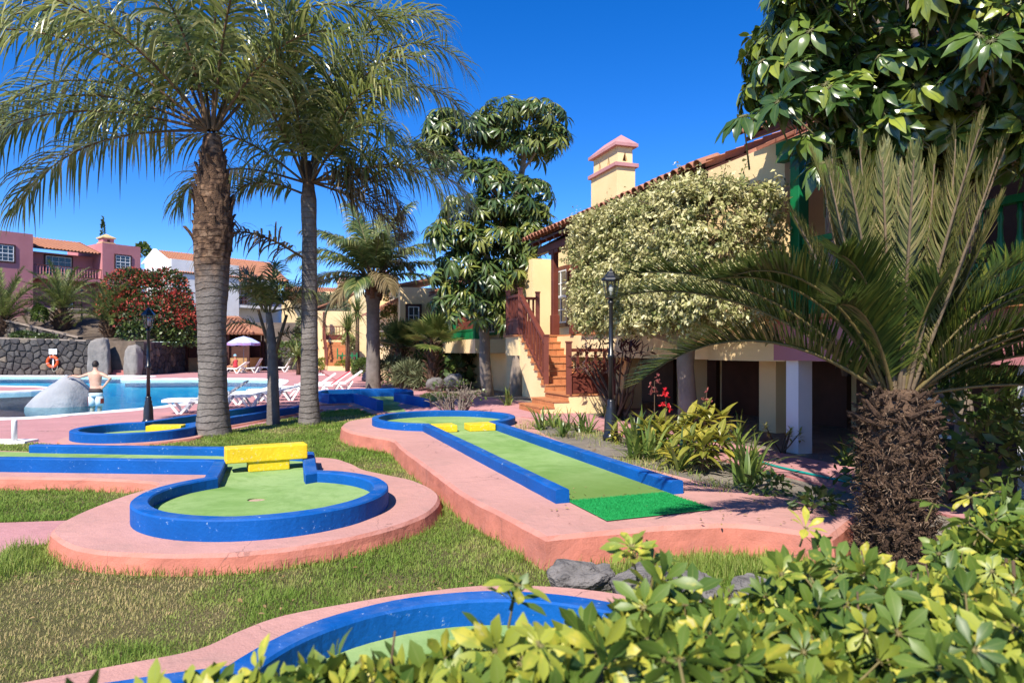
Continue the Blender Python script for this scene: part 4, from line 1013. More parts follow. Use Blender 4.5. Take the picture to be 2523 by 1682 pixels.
# --- tiled kiosk beside the parasol
KC = Vector((-21.6,51.6,0)); KI = thing('kiosk', 'open brown kiosk with hipped clay tile roof behind the parasol', 'kiosk', KC)
F, e, n = frame((KC.x,KC.y,0), (1,.06), (.06,-1))
fb('counter', simple('kiosk_tan',(.45,.27,.12)), KI, F, (-2.1,2.1,-1.7,1.7,0,1.0)); fb('back_wall', DARKWOOD, KI, F, (-2.1,2.1,-1.6,-1.4,1.0,2.75))
fb('screen', DARKWOOD, KI, F, (-2.1,2.1,1.5,1.6,1.02,2.2))
for a in (-2.2,-.75,.75,2.2):
    for b in (-1.75,1.75): fb('post', DARKWOOD, KI, F, (a-.08,a+.08,b-.08,b+.08,0,2.8))
mb = MB(); q = [F(-2.7,2.3,2.75),F(2.7,2.3,2.75),F(2.7,-2.3,2.75),F(-2.7,-2.3,2.75),F(-.9,0,3.95),F(.9,0,3.95)]
mb.add(q, [(0,1,5,4),(1,2,5),(2,3,4,5),(3,0,4),(3,2,1,0)]); rk = mb.obj('roof', ROOFT, KI)
mb = MB()
for i in range(20):
    a = -2.6+5.2*i/19; ta = max(-.9,min(.9,a)); k = 1.0 if abs(a) <= .9 else (2.7-abs(a))/1.8
    mb.tube([F(a,2.36,2.76), F(a,2.36-2.33*k,2.76+1.21*k)], [.1,.085], 7)
for s_ in (-1,1):
    for i in range(14):
        b = -2.1+4.2*i/13; k = 1-abs(b)/2.3; mb.tube([F(s_*2.76,b,2.76), F(s_*(2.76-1.83*k),b,2.76+1.21*k)], [.1,.085], 7)
for c_,r_ in ((0,4),(1,5),(2,5),(3,4)): mb.tube([q[c_]+Z*.05,q[r_]+Z*.08], .12, 8)
mb.tube([q[4]+Z*.08,q[5]+Z*.08], .12, 8)
mb.obj('roof_tiles', ROOFT, rk, kind='stuff')
# --- cream houses further along the row (frame W)
def row_house(label, s0, s1, t0, eave, post=GREENW, zf=1.95, chim=None, groundz=.2, front=None):
    T_ = thing('house', label, 'house', W((s0+s1)/2, t0+2, groundz))
    part('wall', CREAM, T_, (s0,s1,t0+1.7,t0+6,groundz-.2,eave+.35)); part('balcony_slab', CREAM, T_, (s0+.1,s1-.1,t0+.3,t0+1.7,zf-.5,zf))
    for i in range(3):
        s = s0+.25+(s1-s0-.5)*i/2; part('balcony_post', post, T_, (s-.1,s+.1,t0+.3,t0+.5,zf,eave-.2), (s-.35,s+.35,t0+.33,t0+.47,eave-.32,eave-.2))
    railing(W(s0+.3,t0+.4), W(s1-.3,t0+.4), zf, zf, 1.0, int((s1-s0)/.16), 0, .3, T_, post, None, (0,0))
    mb = MB(); mb.hexa([W(s1,t0,eave-.1),W(s0,t0,eave-.1),W(s0,t0+3.3,eave+1.2),W(s1,t0+3.3,eave+1.2),W(s1,t0,eave-.02),W(s0,t0,eave-.02),W(s0,t0+3.3,eave+1.28),W(s1,t0+3.3,eave+1.28)]); r = mb.obj('roof', DARKWOOD, T_)
    up_ = (V*3.3+Z*1.3).normalized(); nn = U.cross(up_); nn = nn if nn.z > 0 else -nn
    corrug(lambda a,k: (W(a,t0,eave)+up_*(3.5*k), nn), s0, s1, 0, 3.5, .24, .4, .075, parent=r)
    window(T_, W(s0+(s1-s0)*.45,t0+1.7,zf+.3), -U, -V, .9, 1.4, 2, 4, post); part('door', post, T_, (s0+(s1-s0)*.65,s0+(s1-s0)*.65+.9,t0+1.64,t0+1.7,zf,zf+2.0))
    if chim: small_chimney(T_, lambda a,b,z: W(a,b,z), *chim)
    return T_
r1 = row_house('cream house with green balcony posts behind the two fan palms', 10.0, 16.4, .6, 4.0, GREENW)
window(r1, W(10,3.2,2.4), V, -U, .8, 1.3, 2, 3, GREENW)
r2 = thing('house', 'cream house with plain end wall and brown stairs beyond the fan palms', 'house', W(20,2,.3))
part('wall', CREAM, r2, (17.0,23,-.55,5,0,4.35)); part('wall', CREAM, r2, (23,30,.6,5,0,3.9))
mb = MB(); mb.hexa([W(23,-1.5,3.3),W(17.4,-1.5,3.3),W(17.4,-.4,3.9),W(23,-.4,3.9),W(23,-1.5,3.4),W(17.4,-1.5,3.4),W(17.4,-.4,4.0),W(23,-.4,4.0)]); mb.obj('roof', ROOFT, r2)
mb = MB(); mb.hexa([W(23.2,-.8,4.35),W(16.9,-.8,4.35),W(17.5,2,5.0),W(23,2,5.0),W(23.2,-.8,4.45),W(16.9,-.8,4.45),W(17.5,2,5.1),W(23,2,5.1)]); mb.obj('roof', ROOFT, r2)
window(r2, W(17.0,-.2,2.3), V, -U, .5, 1.2, 2, 3, DARKWOOD)
small_chimney(r2, lambda a,b,z: W(a,b,z), 20.5, -.7, 3.6, 5.05, .62, CREAM)
r3 = thing('house', 'distant cream house with brown outside stairs at the end of the path', 'house', W(42,0,.3))
part('wall', CREAM, r3, (38,46,-3.0,3,0,4.4)); 
mb = MB(); mb.hexa([W(46,-3.6,4.3),W(38,-3.6,4.3),W(38,0,5.8),W(46,0,5.8),W(46,-3.6,4.4),W(38,-3.6,4.4),W(38,0,5.9),W(46,0,5.9)]); mb.obj('roof', ROOFT, r3)
st3 = part('staircase', CREAM, r3, (33.6,38,-2.4,-.9,0,.5))
for i in range(8): part('step', TERRA, st3, (34.2+.4*i,34.6+.4*i,-2.4,-.9,.5,.75+.2*i))
railing(W(34.2,-2.45), W(37.4,-2.45), .6, 2.3, 1.0, 10, 0, 0, r3, WOOD); railing(W(37.4,-2.45), W(37.4,-.9), 2.3, 2.3, 1.0, 6, 0, .3, r3, WOOD); part('upper_landing', CREAM, r3, (37.2,38,-2.5,-.9,1.8,2.28))
for s in (37.3,): part('post', WOOD, r3, (s-.1,s+.1,-2.5,-2.3,2.28,4.3)); 
F, e, n = frame((-19.6,74,0), (.9,.43), (.43,-.9))
r4 = thing('house', 'farthest cream house with small chimney between the palm trunks', 'house', F(2,-3,2))
fb('wall', CREAM, r4, F, (-.5,2.2,-6,-1,0,8.0)); fb('wall', CREAM, r4, F, (2.2,6.0,-6,0,0,8.0)); roof_slope(r4, F, -4.5, 1.8, .2, 6.9, -3, 8.6); fb('wall', CREAM, r4, F, (-4.4,-.5,-6,-1,0,6.9))
small_chimney(r4, F, 1.5, -1.2, 7.9, 9.4, 1.0, CREAM); window(r4, F(4.6,0,5.2), e, n, .8, 1.0, 2, 3, DARKWOOD); window(r4, F(3.0,0,2.6), e, n, .8, 1.0, 2, 3, DARKWOOD)
# ================================================================ palms and trees
def frond(L, el0, droop, npair, llen, lw, grav=.5, roll=10, phi=(75,30), seg=5, rr=.022, seed=0, start=.16, plume=0., dpow=1.4, tipk=.45, side=0., curl=0.):
    """pinnate frond along +X from the origin; returns NP with leaflets (0) and rachis (1)"""
    rs = np.random.default_rng(seed); K = 26; s = np.linspace(0,1,K)
    el = R(el0)-R(droop)*s**dpow; yaw = R(side)*s**1.5
    d = np.stack([np.cos(el)*np.cos(yaw), np.cos(el)*np.sin(yaw), np.sin(el)],1)
    P = np.concatenate([[[0,0,0]], np.cumsum((d[:-1]+d[1:])/2*L/(K-1),0)])
    out = NP(); mb = MB(); mb.tube(P[::2], [rr*(1-.85*x)+.002 for x in s[::2]], 5, False); out.addmb(mb, .5, 1)
    u = np.linspace(start,.995,npair); u = np.repeat(u,2); sd = np.tile([1,-1],npair).astype(float)
    u = np.clip(u+rs.normal(0,.004,len(u)),0,1); n = len(u)
    pos = np.stack([np.interp(u,s,P[:,k]) for k in range(3)],1); T = unit(np.stack([np.interp(u,s,d[:,k]) for k in range(3)],1))
    S = unit(np.cross(T, np.array([0,0,1.]))); N = np.cross(S,T)
    ph = R(phi[0])+(R(phi[1])-R(phi[0]))*u+rs.normal(0,.07,n); rl = R(roll)+rs.normal(0,R(plume)+.02,n)
    lat = S*(sd*np.cos(rl))[:,None]+N*np.sin(rl)[:,None]
    D = T*np.cos(ph)[:,None]+lat*np.sin(ph)[:,None]
    prof = np.sin(np.pi*np.clip((u-start)/(1-start)*.86+.12,0,1))**.6; ln = llen*(tipk+(1-tipk)*prof)*rs.uniform(.82,1.1,n)
    g = grav*rs.uniform(.75,1.3,n); c = [pos]; dirs = D.copy(); ws = []
    for k in range(seg):
        c.append(c[-1]+dirs*(ln/seg)[:,None]); 
        wv = np.cross(dirs, N); ws.append(unit(wv))
        dirs = unit(dirs+np.array([0,0,-1.])*(g*(k+1)/seg)[:,None] + (lat*-curl if curl else 0))
    ws.append(ws[-1]); cent = np.stack(c,1); wid = np.stack(ws,1)
    wd = lw*np.array([.55,1,.95,.75,.45,.1])[:seg+1] if seg == 5 else lw*np.linspace(1,.12,seg+1)
    v,q,m = ribbons(cent, wid, wd); out.add(v,q,np.repeat(rs.random(n),m))
    return out
def trunk(mb, pts, rads, n=14, rings=0, amp=.01, seed=0, step=.06):
    """trunk with ring scars and uneven girth"""
    P = [Vector(p) for p in pts]; L = [0]
    for a,b in zip(P[:-1],P[1:]): L.append(L[-1]+(b-a).length)
    m = int(L[-1]/step); qs = []; rd = []
    for i in range(m+1):
        x = L[-1]*i/m; k = max(j for j in range(len(L)) if L[j] <= x+1e-6); k = min(k,len(P)-2); f = (x-L[k])/(L[k+1]-L[k])
        qs.append(P[k].lerp(P[k+1],f)); r = rads[k]+(rads[k+1]-rads[k])*f
        if rings: r *= 1+amp*3*((x*rings) % 1.0 < .3)*(.6+.8*noise.noise(Vector((x*3,seed,0))))
        rd.append(r)
    b0 = len(mb.v); mb.tube(qs, rd, n)
    for i in range(b0,len(mb.v)):
        v = Vector(mb.v[i]); k = noise.noise(v*4+Vector((seed,0,0)))*amp+noise.noise(v*13+Vector((0,seed,0)))*amp*.5
        c = qs[min(len(qs)-1,(i-b0)//n)]; d = (v-c); mb.v[i] = tuple(v+d.normalized()*k if d.length > 1e-5 else v)
    return mb
PALM = leafmat('queen_palm_leaflet', (.07,.11,.026), (.21,.25,.065), (.52,.49,.22), .28, .34, .8)
PALMD = leafmat('dry_palm_leaflet', (.10,.075,.03), (.22,.16,.075), (.30,.24,.13), .6, .15, .3)
KENT = leafmat('green_palm_leaflet', (.055,.095,.028), (.14,.18,.05), (.28,.27,.09), .38, .2, .5)
PHOE = leafmat('date_palm_leaflet', (.06,.10,.022), (.15,.19,.045), (.30,.30,.09), .45, .22, .4)
RACH = simple('palm_rachis', (.17,.15,.06), (.11,.09,.04), 9, .6)
RACHB = simple('brown_palm_rachis', (.16,.10,.05), (.09,.055,.03), 9, .7)
BOOT = simple('fibrous_leaf_base', (.17,.10,.058), (.075,.044,.028), 14, .95, 50, 1., .04)
def boot_mesh(seed=0):
    rr_ = random.Random(seed); mb = MB()
    prof = [(0,.085,.02),(.16,.075,.05),(.32,.05,.11),(.48,.03,.2)]; vs = []
    for z,w_,o in prof: vs += [(-w_,o-.03+.02,z),( -w_*.3,o+.02,z+rr_.uniform(-.02,.02)),(w_*.3,o+.02,z),(w_,o-.03+.02,z),(0,o-.06,z)]
    fs = [(i*5+j,i*5+(j+1)%5,i*5+5+(j+1)%5,i*5+5+j) for i in range(3) for j in range(5)]+[(15,16,17,18,19)]
    return mb.add(vs,fs).mesh('leaf_base', BOOT)
BOOTS = [boot_mesh(i) for i in range(4)]
def crown(T, c, specs, mat, rach=RACH, name='frond', seed=0, kw=None):
    for i,(az,el,L,dr,lk) in enumerate(specs):
        k = dict(kw or {}); k.update(lk or {}); m = k.pop('mat', mat); rch = k.pop('rach', rach); off = k.pop('off', 0.)
        f = frond(L, el, dr, seed=seed*100+i, **k)
        link(name, f.mesh('frond', [m, rch], True), T, Matrix.Translation(c+Vector((math.cos(R(az)),math.sin(R(az)),0))*.08+Z*off) @ Matrix.Rotation(R(az),4,'Z'))
# --- big queen palm
B1 = G(525,1073); c1 = Vector((B1.x-.02,B1.y,5.55))
P1 = thing('palm_tree', 'big palm with thick grey trunk standing between the first two minigolf lanes', 'palm tree', B1, 'tall palms on the lawn')
mb = MB(); trunk(mb, [B1+Z*-.1,B1+Z*.15,B1+Z*.7,B1+Vector((-.03,0,2.0)),B1+Vector((-.02,0,3.2)),B1+Vector((.0,0,3.7)),B1+Vector((0,0,4.5)),c1+Z*-.1], [.36,.30,.245,.242,.31,.345,.28,.15], 18, 5.0, .008, 1)
mb.obj('trunk', BARK1, P1, True)
rr = random.Random(11)
for i in range(64):
    z = 3.35+1.6*(i/64)**.9; a = i*2.4; rd = .30 if z < 4.1 else .30-.16*(z-4.1)/.9
    M_ = Matrix.Translation(Vector((B1.x+math.cos(a)*rd, B1.y+math.sin(a)*rd, z))) @ Matrix.Rotation(a-math.pi/2,4,'Z') @ Matrix.Rotation(rr.uniform(.12,.34)*(1 if rr.random()<.9 else -.6),4,'X') @ Matrix.Diagonal((rr.uniform(.9,1.5),.7,rr.uniform(.5,.85),1))
    link('leaf_base', BOOTS[i%4], P1, M_)
qk = dict(npair=74, llen=1.15, lw=.044, grav=1.0, roll=12, plume=32, rr=.030, seg=5, dpow=1.9)
sp = []
for az,el,L,dr in ((182,56,5.0,98),(174,32,4.7,80),(190,12,4.2,64),(201,40,4.8,92),(164,66,5.2,108),(150,36,4.5,88),(231,46,4.1,92),(252,72,4.2,90),(130,72,4.8,100),(98,52,4.2,88),(38,56,4.1,95),(14,74,4.6,112),(-22,50,3.7,94),(-52,72,4.0,100),(300,84,4.4,80),(184,78,5.2,118),(180,0,3.9,64),(185,24,4.9,116)):
    sp.append((az,el,L,dr,None))
crown(P1, c1, sp, PALM, RACHB, seed=1, kw=qk)
# --- second tall palm
B2 = G(762,1046); c2 = Vector((B2.x-.02,B2.y,5.05))
P2 = thing('palm_tree', 'tall palm with slimmer trunk right of the big palm', 'palm tree', B2, 'tall palms on the lawn')
mb = MB(); trunk(mb, [B2+Z*-.1,B2+Z*.12,B2+Z*.6,B2+Z*2.2,B2+Z*4.0,c2+Z*-.35,c2], [.245,.225,.185,.165,.15,.16,.11], 16, 6.0, .006, 4); mb.obj('trunk', BARK2, P2, True)
mb = MB(); mb.tube([c2+Z*-.55,c2+Z*-.1,c2+Z*.45],[.14,.13,.05],12); mb.obj('crownshaft', BOOT, P2, True)
sp = []
for az,el,L,dr in ((2,75,5.4,150),(24,64,4.8,128),(-24,66,4.4,128),(52,78,5.0,118),(90,72,4.6,112),(130,74,4.6,112),(182,68,4.2,116),(208,78,4.6,112),(235,60,3.4,92),(270,66,3.2,86),(325,56,3.3,96),(342,80,5.3,142),(268,84,3.8,72),(8,34,3.4,98),(-40,36,3.0,92),(197,38,3.0,100),(0,86,5.4,124),(165,82,5.0,112),(16,22,3.7,88),(-16,12,3.4,82),(172,18,3.2,86)):
    sp.append((az,el,L,dr,None))
sp += [(-5,-8,2.3,72,dict(mat=PALMD,rach=RACHB,grav=.9)),(12,-16,2.4,66,dict(mat=PALMD,rach=RACHB,grav=.9)),(-18,4,2.4,84,dict(mat=PALMD,rach=RACHB,grav=.9)),(196,20,1.7,110,dict(off=-.25,llen=.6)),(230,24,2.6,112,dict(off=-1.6,llen=.7,mat=PALMD,rach=RACHB,npair=60))]
crown(P2, c2, sp, PALM, RACHB, seed=2, kw=dict(npair=72, llen=1.02, lw=.042, grav=.95, roll=12, plume=30, rr=.026, seg=5, dpow=2.3))
# --- slim low palm between them
B3 = Vector((-5.02,14.35,0)); c3 = B3+Vector((-.1,0,2.35))
P3 = thing('palm_tree', 'small slender palm between the two tall palm trunks', 'palm tree', B3, 'tall palms on the lawn')
mb = MB(); trunk(mb, [B3+Z*-.1,B3+Z*.1,B3+Vector((.0,0,.9)),B3+Vector((-.02,0,1.6)),c3], [.16,.135,.115,.105,.06], 12, 7, .006, 6); mb.obj('trunk', BARKG, P3, True)
sp = [(175,60,1.25,85,None),(150,74,1.3,60,None),(200,72,1.3,60,None),(95,80,1.25,40,None),(20,66,1.3,75,None),(-10,52,1.3,90,None),(40,56,1.2,90,None),(-50,64,1.1,80,None),(230,60,1.1,85,None),(-90,66,1.0,70,None),(5,20,1.2,80,dict(mat=PALMD)),(185,28,1.1,88,dict(off=-.35)),(10,40,1.0,112,dict(off=-.6,mat=PALMD)),(120,45,1.2,80,None)]
crown(P3, c3, sp, KENT, RACH, seed=3, kw=dict(npair=44, llen=.46, lw=.026, grav=.6, roll=20, plume=22, rr=.016, seg=5))
mb = MB()
for dx,dz in ((-.32,1.05),(.28,.95)): mb.tube([B3+Vector((0,0,1.35)), B3+Vector((dx*.5,0,1.35+dz*.5)), B3+Vector((dx,0.02,1.35+dz))], [.05,.04,.03], 8)
mb.obj('stem', RACHB, P3, True)
# --- feathery palm in the middle distance
B4 = Vector((-5.45,26.8,0)); c4 = B4+Vector((0,0,4.35))
P4 = thing('palm_tree', 'feathery palm with ringed trunk beyond the farthest lane', 'palm tree', B4)
mb = MB(); trunk(mb, [B4+Z*-.1,B4+Z*.3,B4+Z*1.5,B4+Z*3.2,B4+Z*3.8,c4], [.31,.29,.26,.25,.32,.14], 14, 8, .012, 9); mb.obj('trunk', BARKG, P4, True)
sp = [(180,48,3.6,80,None),(165,22,3.4,75,None),(195,8,3.3,66,None),(150,62,3.5,60,None),(120,70,3.4,45,None),(88,76,3.4,40,None),(60,66,3.4,55,None),(30,56,3.4,66,None),(5,34,3.4,70,None),(-8,14,3.4,58,None),(-30,50,3.0,80,None),(-70,62,2.8,70,None),(250,58,2.8,76,None),(215,40,3.0,80,None),(190,64,3.3,66,None),(135,78,3.6,35,None),(40,80,3.6,40,None),(-60,20,1.9,85,dict(mat=PALMD)),(20,66,1.9,130,dict(mat=PALMD,rach=RACHB)),(200,-14,2.3,60,None),(235,2,2.0,70,dict(mat=PALMD)),(-100,10,2.0,70,None)]
crown(P4, c4, sp, KENT, RACH, seed=4, kw=dict(npair=84, llen=.85, lw=.062, grav=.75, roll=8, plume=8, rr=.035, seg=5))
for i in range(30):
    a = i*2.4; z = 3.5+.9*i/30; rd = .28-.1*i/30
    link('leaf_base', BOOTS[i%4], P4, Matrix.Translation(B4+Vector((math.cos(a)*rd,math.sin(a)*rd,z))) @ Matrix.Rotation(a-math.pi/2,4,'Z') @ Matrix.Rotation(-rr.uniform(.1,.5),4,'X') @ Matrix.Diagonal((1.2,1.2,1.5,1)))
# --- young date palms on the slope
def date_palm(label, px, py, d, h, L, seed, nf=34, tr=.5):
    p = AT(px,py,d); B = Vector((p.x,d,hz(p.x,d)-.1)); c = B+Z*(h)
    T_ = thing('palm_tree', label, 'palm tree', B, 'young date palms on the slope')
    mb = MB(); mb.lathe([(tr*.8,-.1),(tr,.25*h),(tr*.95,.7*h),(tr*.5,h)],14,B); mb.obj('trunk', BARKB, T_, True)
    for i in range(46):
        a = i*2.4; z = h*(.1+.85*i/46); rd = tr*.9*(1 if i < 34 else 1-.04*(i-34))
        link('leaf_base', BOOTS[i%4], T_, Matrix.Translation(B+Vector((math.cos(a)*rd,math.sin(a)*rd,z))) @ Matrix.Rotation(a-math.pi/2,4,'Z') @ Matrix.Rotation(-.3,4,'X') @ Matrix.Diagonal((1.3,1.2,.9,1)))
    r_ = random.Random(seed); sp = []
    for i in range(nf):
        k = i/nf; sp.append((i*137.5+r_.uniform(-8,8), 82-62*k+r_.uniform(-6,6), L*r_.uniform(.85,1.05), 38+40*k+r_.uniform(-6,8), None))
    crown(T_, c, sp, PHOE, RACH, seed=seed, kw=dict(npair=44, llen=.52, lw=.055, grav=.14, roll=28, phi=(60,28), plume=14, rr=.03, seg=3, tipk=.3, start=.1))
date_palm('young date palm at the left edge in front of the pink house', 8, 790, 47, 1.2, 4.0, 21)
date_palm('young date palm with scaly trunk below the pink balcony', 152, 790, 49, 1.6, 3.7, 22)
date_palm('young date palm nearest the red flowering bush', 270, 800, 46.5, 1.1, 3.4, 23, 34, .38)
# --- fan palms and spiky plant along the far path
def fan_leaf(n=26, Rr=.75, spread=300, droop=.35, seed=0, pet=.7):
    rs = np.random.default_rng(seed); a = R(-spread/2)+R(spread)*np.linspace(0,1,n)
    d0 = np.stack([np.cos(a), np.sin(a), np.zeros(n)],1); c = [np.tile([pet,0,0],(n,1)).astype(float)]; dr = d0.copy(); ws = []
    up_ = np.array([0,0,1.]); ln = Rr*rs.uniform(.85,1.05,n)*(.75+.25*np.cos(a/1.2))
    for k in range(4):
        c.append(c[-1]+dr*(ln/4)[:,None]); ws.append(unit(np.cross(dr,up_))); dr = unit(dr+np.array([0,0,-1.])*droop*(k/3)**1.5*rs.uniform(.6,1.4,n)[:,None])
    ws.append(ws[-1]); o = NP(); v,q,m = ribbons(np.stack(c,1), np.stack(ws,1), Rr*np.array([.02,.12,.13,.07,.01])); o.add(v,q,np.repeat(rs.random(n),m))
    mb = MB(); mb.tube([(0,0,0),(pet*.5,0,.02),(pet,0,0)],[.025,.018,.012],5,False); o.addmb(mb,.5,1); return o
FANS = [fan_leaf(seed=i).mesh('leaf', [PHOE,RACH], True) for i in range(4)]
def fan_palm(label, px, d, z0, h, sc, seed, n=16, tr=.22):
    B = Vector(((px-1261)*d/FPX, d, z0)); T_ = thing('palm_tree', label, 'palm tree', B, 'fan palms by the far path'); r_ = random.Random(seed)
    mb = MB(); mb.lathe([(tr*1.1,-.1),(tr,.3*h),(tr*.95,.8*h),(tr*.6,h)],12,B); mb.obj('trunk', BARKB, T_, True)
    for i in range(50):
        a = i*2.4; z = h*i/50; link('leaf_base', BOOTS[i%4], T_, Matrix.Translation(B+Vector((math.cos(a)*tr*.85,math.sin(a)*tr*.85,z))) @ Matrix.Rotation(a-math.pi/2,4,'Z') @ Matrix.Rotation(-.35,4,'X') @ Matrix.Diagonal((.8,.8,.6,1)))
    for i in range(n):
        el = 80-95*(i/n)+r_.uniform(-8,8); az = i*137.5
        link('leaf', FANS[i%4], T_, Matrix.Translation(B+Z*h) @ Matrix.Rotation(R(az),4,'Z') @ Matrix.Rotation(R(-el),4,'Y') @ Matrix.Rotation(R(r_.uniform(-25,25)),4,'X') @ Matrix.Scale(sc*r_.uniform(.85,1.1),4))
fan_palm('fan palm with bright leaves nearest the dark plants', 1068, 25.5, .1, 1.75, 1.0, 31)
fan_palm('fan palm half behind the lavender shrub left of its twin', 985, 29, .1, 1.6, .95, 32)
def spiky(label, p, h, L, n, seed, w_=.07, name='yucca', cat='yucca', sc=1, group=None):
    T_ = thing(name, label, cat, p, group); rs = np.random.default_rng(seed); mb = MB(); mb.tube([p+Z*-.1,p+Z*h],[.16,.12],8); mb.obj('trunk', BARKB, T_, True)
    az = rs.uniform(0,2*np.pi,n); el = np.radians(rs.uniform(-35,85,n)); d = np.stack([np.cos(az)*np.cos(el),np.sin(az)*np.cos(el),np.sin(el)],1); c0 = np.tile(np.array(p)+[0,0,h],(n,1))+rs.normal(0,.06,(n,3)); c = [c0]; ws = []
    ln = L*rs.uniform(.75,1.1,n)
    for k in range(4): c.append(c[-1]+d*(ln/4)[:,None]); ws.append(unit(np.cross(d,np.array([0,0,1.])))); d = unit(d+np.array([0,0,-.12]))
    ws.append(ws[-1]); v,q,m = ribbons(np.stack(c,1),np.stack(ws,1),w_*np.array([.8,1,.9,.6,.08])); o = NP(); o.add(v,q,np.repeat(rs.random(n),m)); o.obj('leaves', [PHOE], T_, kind='stuff'); return T_
spiky('spiky yucca in front of the distant brown stairs', Vector(((856-1261)*44/FPX,44,.3)), 2.6, 1.5, 110, 41)
spiky('larger spiky yucca crown behind the feathery palm trunk', Vector(((880-1261)*47/FPX,47,.3)), 3.9, 1.5, 110, 42)

# ================================================================ schefflera trees with compound leaves
def compound(k, ln, wd, droop, seed, n=5, pet=.5, shape='ovate', fold=.12, curl=.25, wavy=.06, mats=None, petr=.006, dvar=12):
    rs = np.random.default_rng(seed); o = NP(); mb = MB(); mb.tube([(0,0,-pet),(0,0,-pet*.5),(0,0,0)], [petr*1.4,petr,petr], 5, False); o.addmb(mb, .5, 1)
    for i in range(k):
        a = 2*math.pi*i/k+rs.uniform(-.15,.15); el = R(-droop+rs.uniform(-dvar,dvar)); T_ = leaf_t(n, wd/ln, fold, curl+rs.uniform(-.1,.15), shape, wavy, i+seed)
        d = np.array([[math.cos(a)*math.cos(el), math.sin(a)*math.cos(el), math.sin(el)]]); upv = np.array([[math.cos(a)*math.sin(-el), math.sin(a)*math.sin(-el), math.cos(el)]])+rs.normal(0,.18,(1,3))
        L_ = ln*rs.uniform(.75,1.1); base = d*ln*.16*np.array([1,1,.3])
        v,q,uv = scatter(T_, base, d, upv, L_); o.add(v,q,rs.random(),uv,0)
        mb = MB(); mb.tube([(0,0,0), tuple(base[0])], petr*.55, 4, False); o.addmb(mb,.5,1)
    return o.mesh('leaf', mats, True)
SCH = leafmat('schefflera_leaf', (.042,.085,.016), (.095,.155,.028), (.30,.34,.045), .24, .12, .6, obj=True, midrib=(.10,.14,.04))
SCHD = leafmat('distant_schefflera_leaf', (.045,.085,.022), (.095,.145,.034), (.26,.27,.05), .33, .15, .55, obj=True)
SCHDV = leafmat('distant_schefflera_foliage', (.045,.085,.022), (.095,.145,.034), (.26,.27,.05), .33, .15, .55)
SCHV = leafmat('schefflera_inner_leaf', (.042,.085,.016), (.095,.155,.028), (.30,.34,.045), .24, .12, .6, midrib=(.10,.14,.04))
STEMG = simple('green_leaf_stalk', (.16,.15,.06), (.1,.1,.04), 9, .5)
BIGL = [compound(10+i%3, .235, .095, (2,12,22,-8,32)[i], 50+i, 6, .42, 'ovate', .12, .30, .16, [SCH,STEMG], dvar=24) for i in range(5)]
MIDL = [compound(11, .38, .092, 2+8*i, 60+i, 3, .35, 'ovate', .12, .35, 0, [SCHD,STEMG]) for i in range(5)]
def merge_leaves(name, parent, items, mats):
    acc = NP()
    for me,M in items:
        n = len(me.vertices); co = np.empty(n*3,dtype=np.float32); me.vertices.foreach_get('co',co); co = co.reshape(-1,3); A = np.array(M)
        q = np.array([p.vertices[:] for p in me.polygons]); mi = np.empty(len(me.polygons),dtype=np.int32); me.polygons.foreach_get('material_index',mi)
        uv = np.empty(n*3,dtype=np.float32); me.attributes['leafuv'].data.foreach_get('vector',uv)
        acc.v.append(co@A[:3,:3].T+A[:3,3]); acc.q.append(q+acc.n); acc.n += n; acc.var.append(np.full(n, random.random())); acc.uv.append(uv.reshape(-1,3)); acc.mi.append(mi)
    return acc.obj(name, mats, parent, kind='stuff')
def leafM(p, out, r_, sc):
    z = (Vector(out)+Z*.9+Vector((r_.uniform(-.35,.35),r_.uniform(-.35,.35),0))).normalized(); q = z.to_track_quat('Z','X').to_matrix().to_4x4()
    return Matrix.Translation(p) @ q @ Matrix.Rotation(r_.uniform(0,6.28),4,'Z') @ Matrix.Scale(sc,4)
def limb(mb, a, b, r0, r1, seed=0, sag=.0, n=7):
    a = Vector(a); b = Vector(b); L = (b-a).length; pts = []; rad = []
    for i in range(n+1):
        k = i/n; p = a.lerp(b,k)+Vector((noise.noise(Vector((k*2,seed,0))),noise.noise(Vector((k*2,0,seed+5))),0))*L*.09*math.sin(math.pi*k)+Z*sag*L*math.sin(math.pi*k)
        pts.append(p); rad.append(r0+(r1-r0)*k)
    mb.tube(pts, rad, 8); return pts
def place_leaf(me, parent, p, out, r_, sc, name='leaf'):
    z = (Vector(out)+Z*.9+Vector((r_.uniform(-.35,.35),r_.uniform(-.35,.35),0))).normalized(); q = z.to_track_quat('Z','X').to_matrix().to_4x4()
    return link(name, me, parent, Matrix.Translation(p) @ q @ Matrix.Rotation(r_.uniform(0,6.28),4,'Z') @ Matrix.Scale(sc,4))
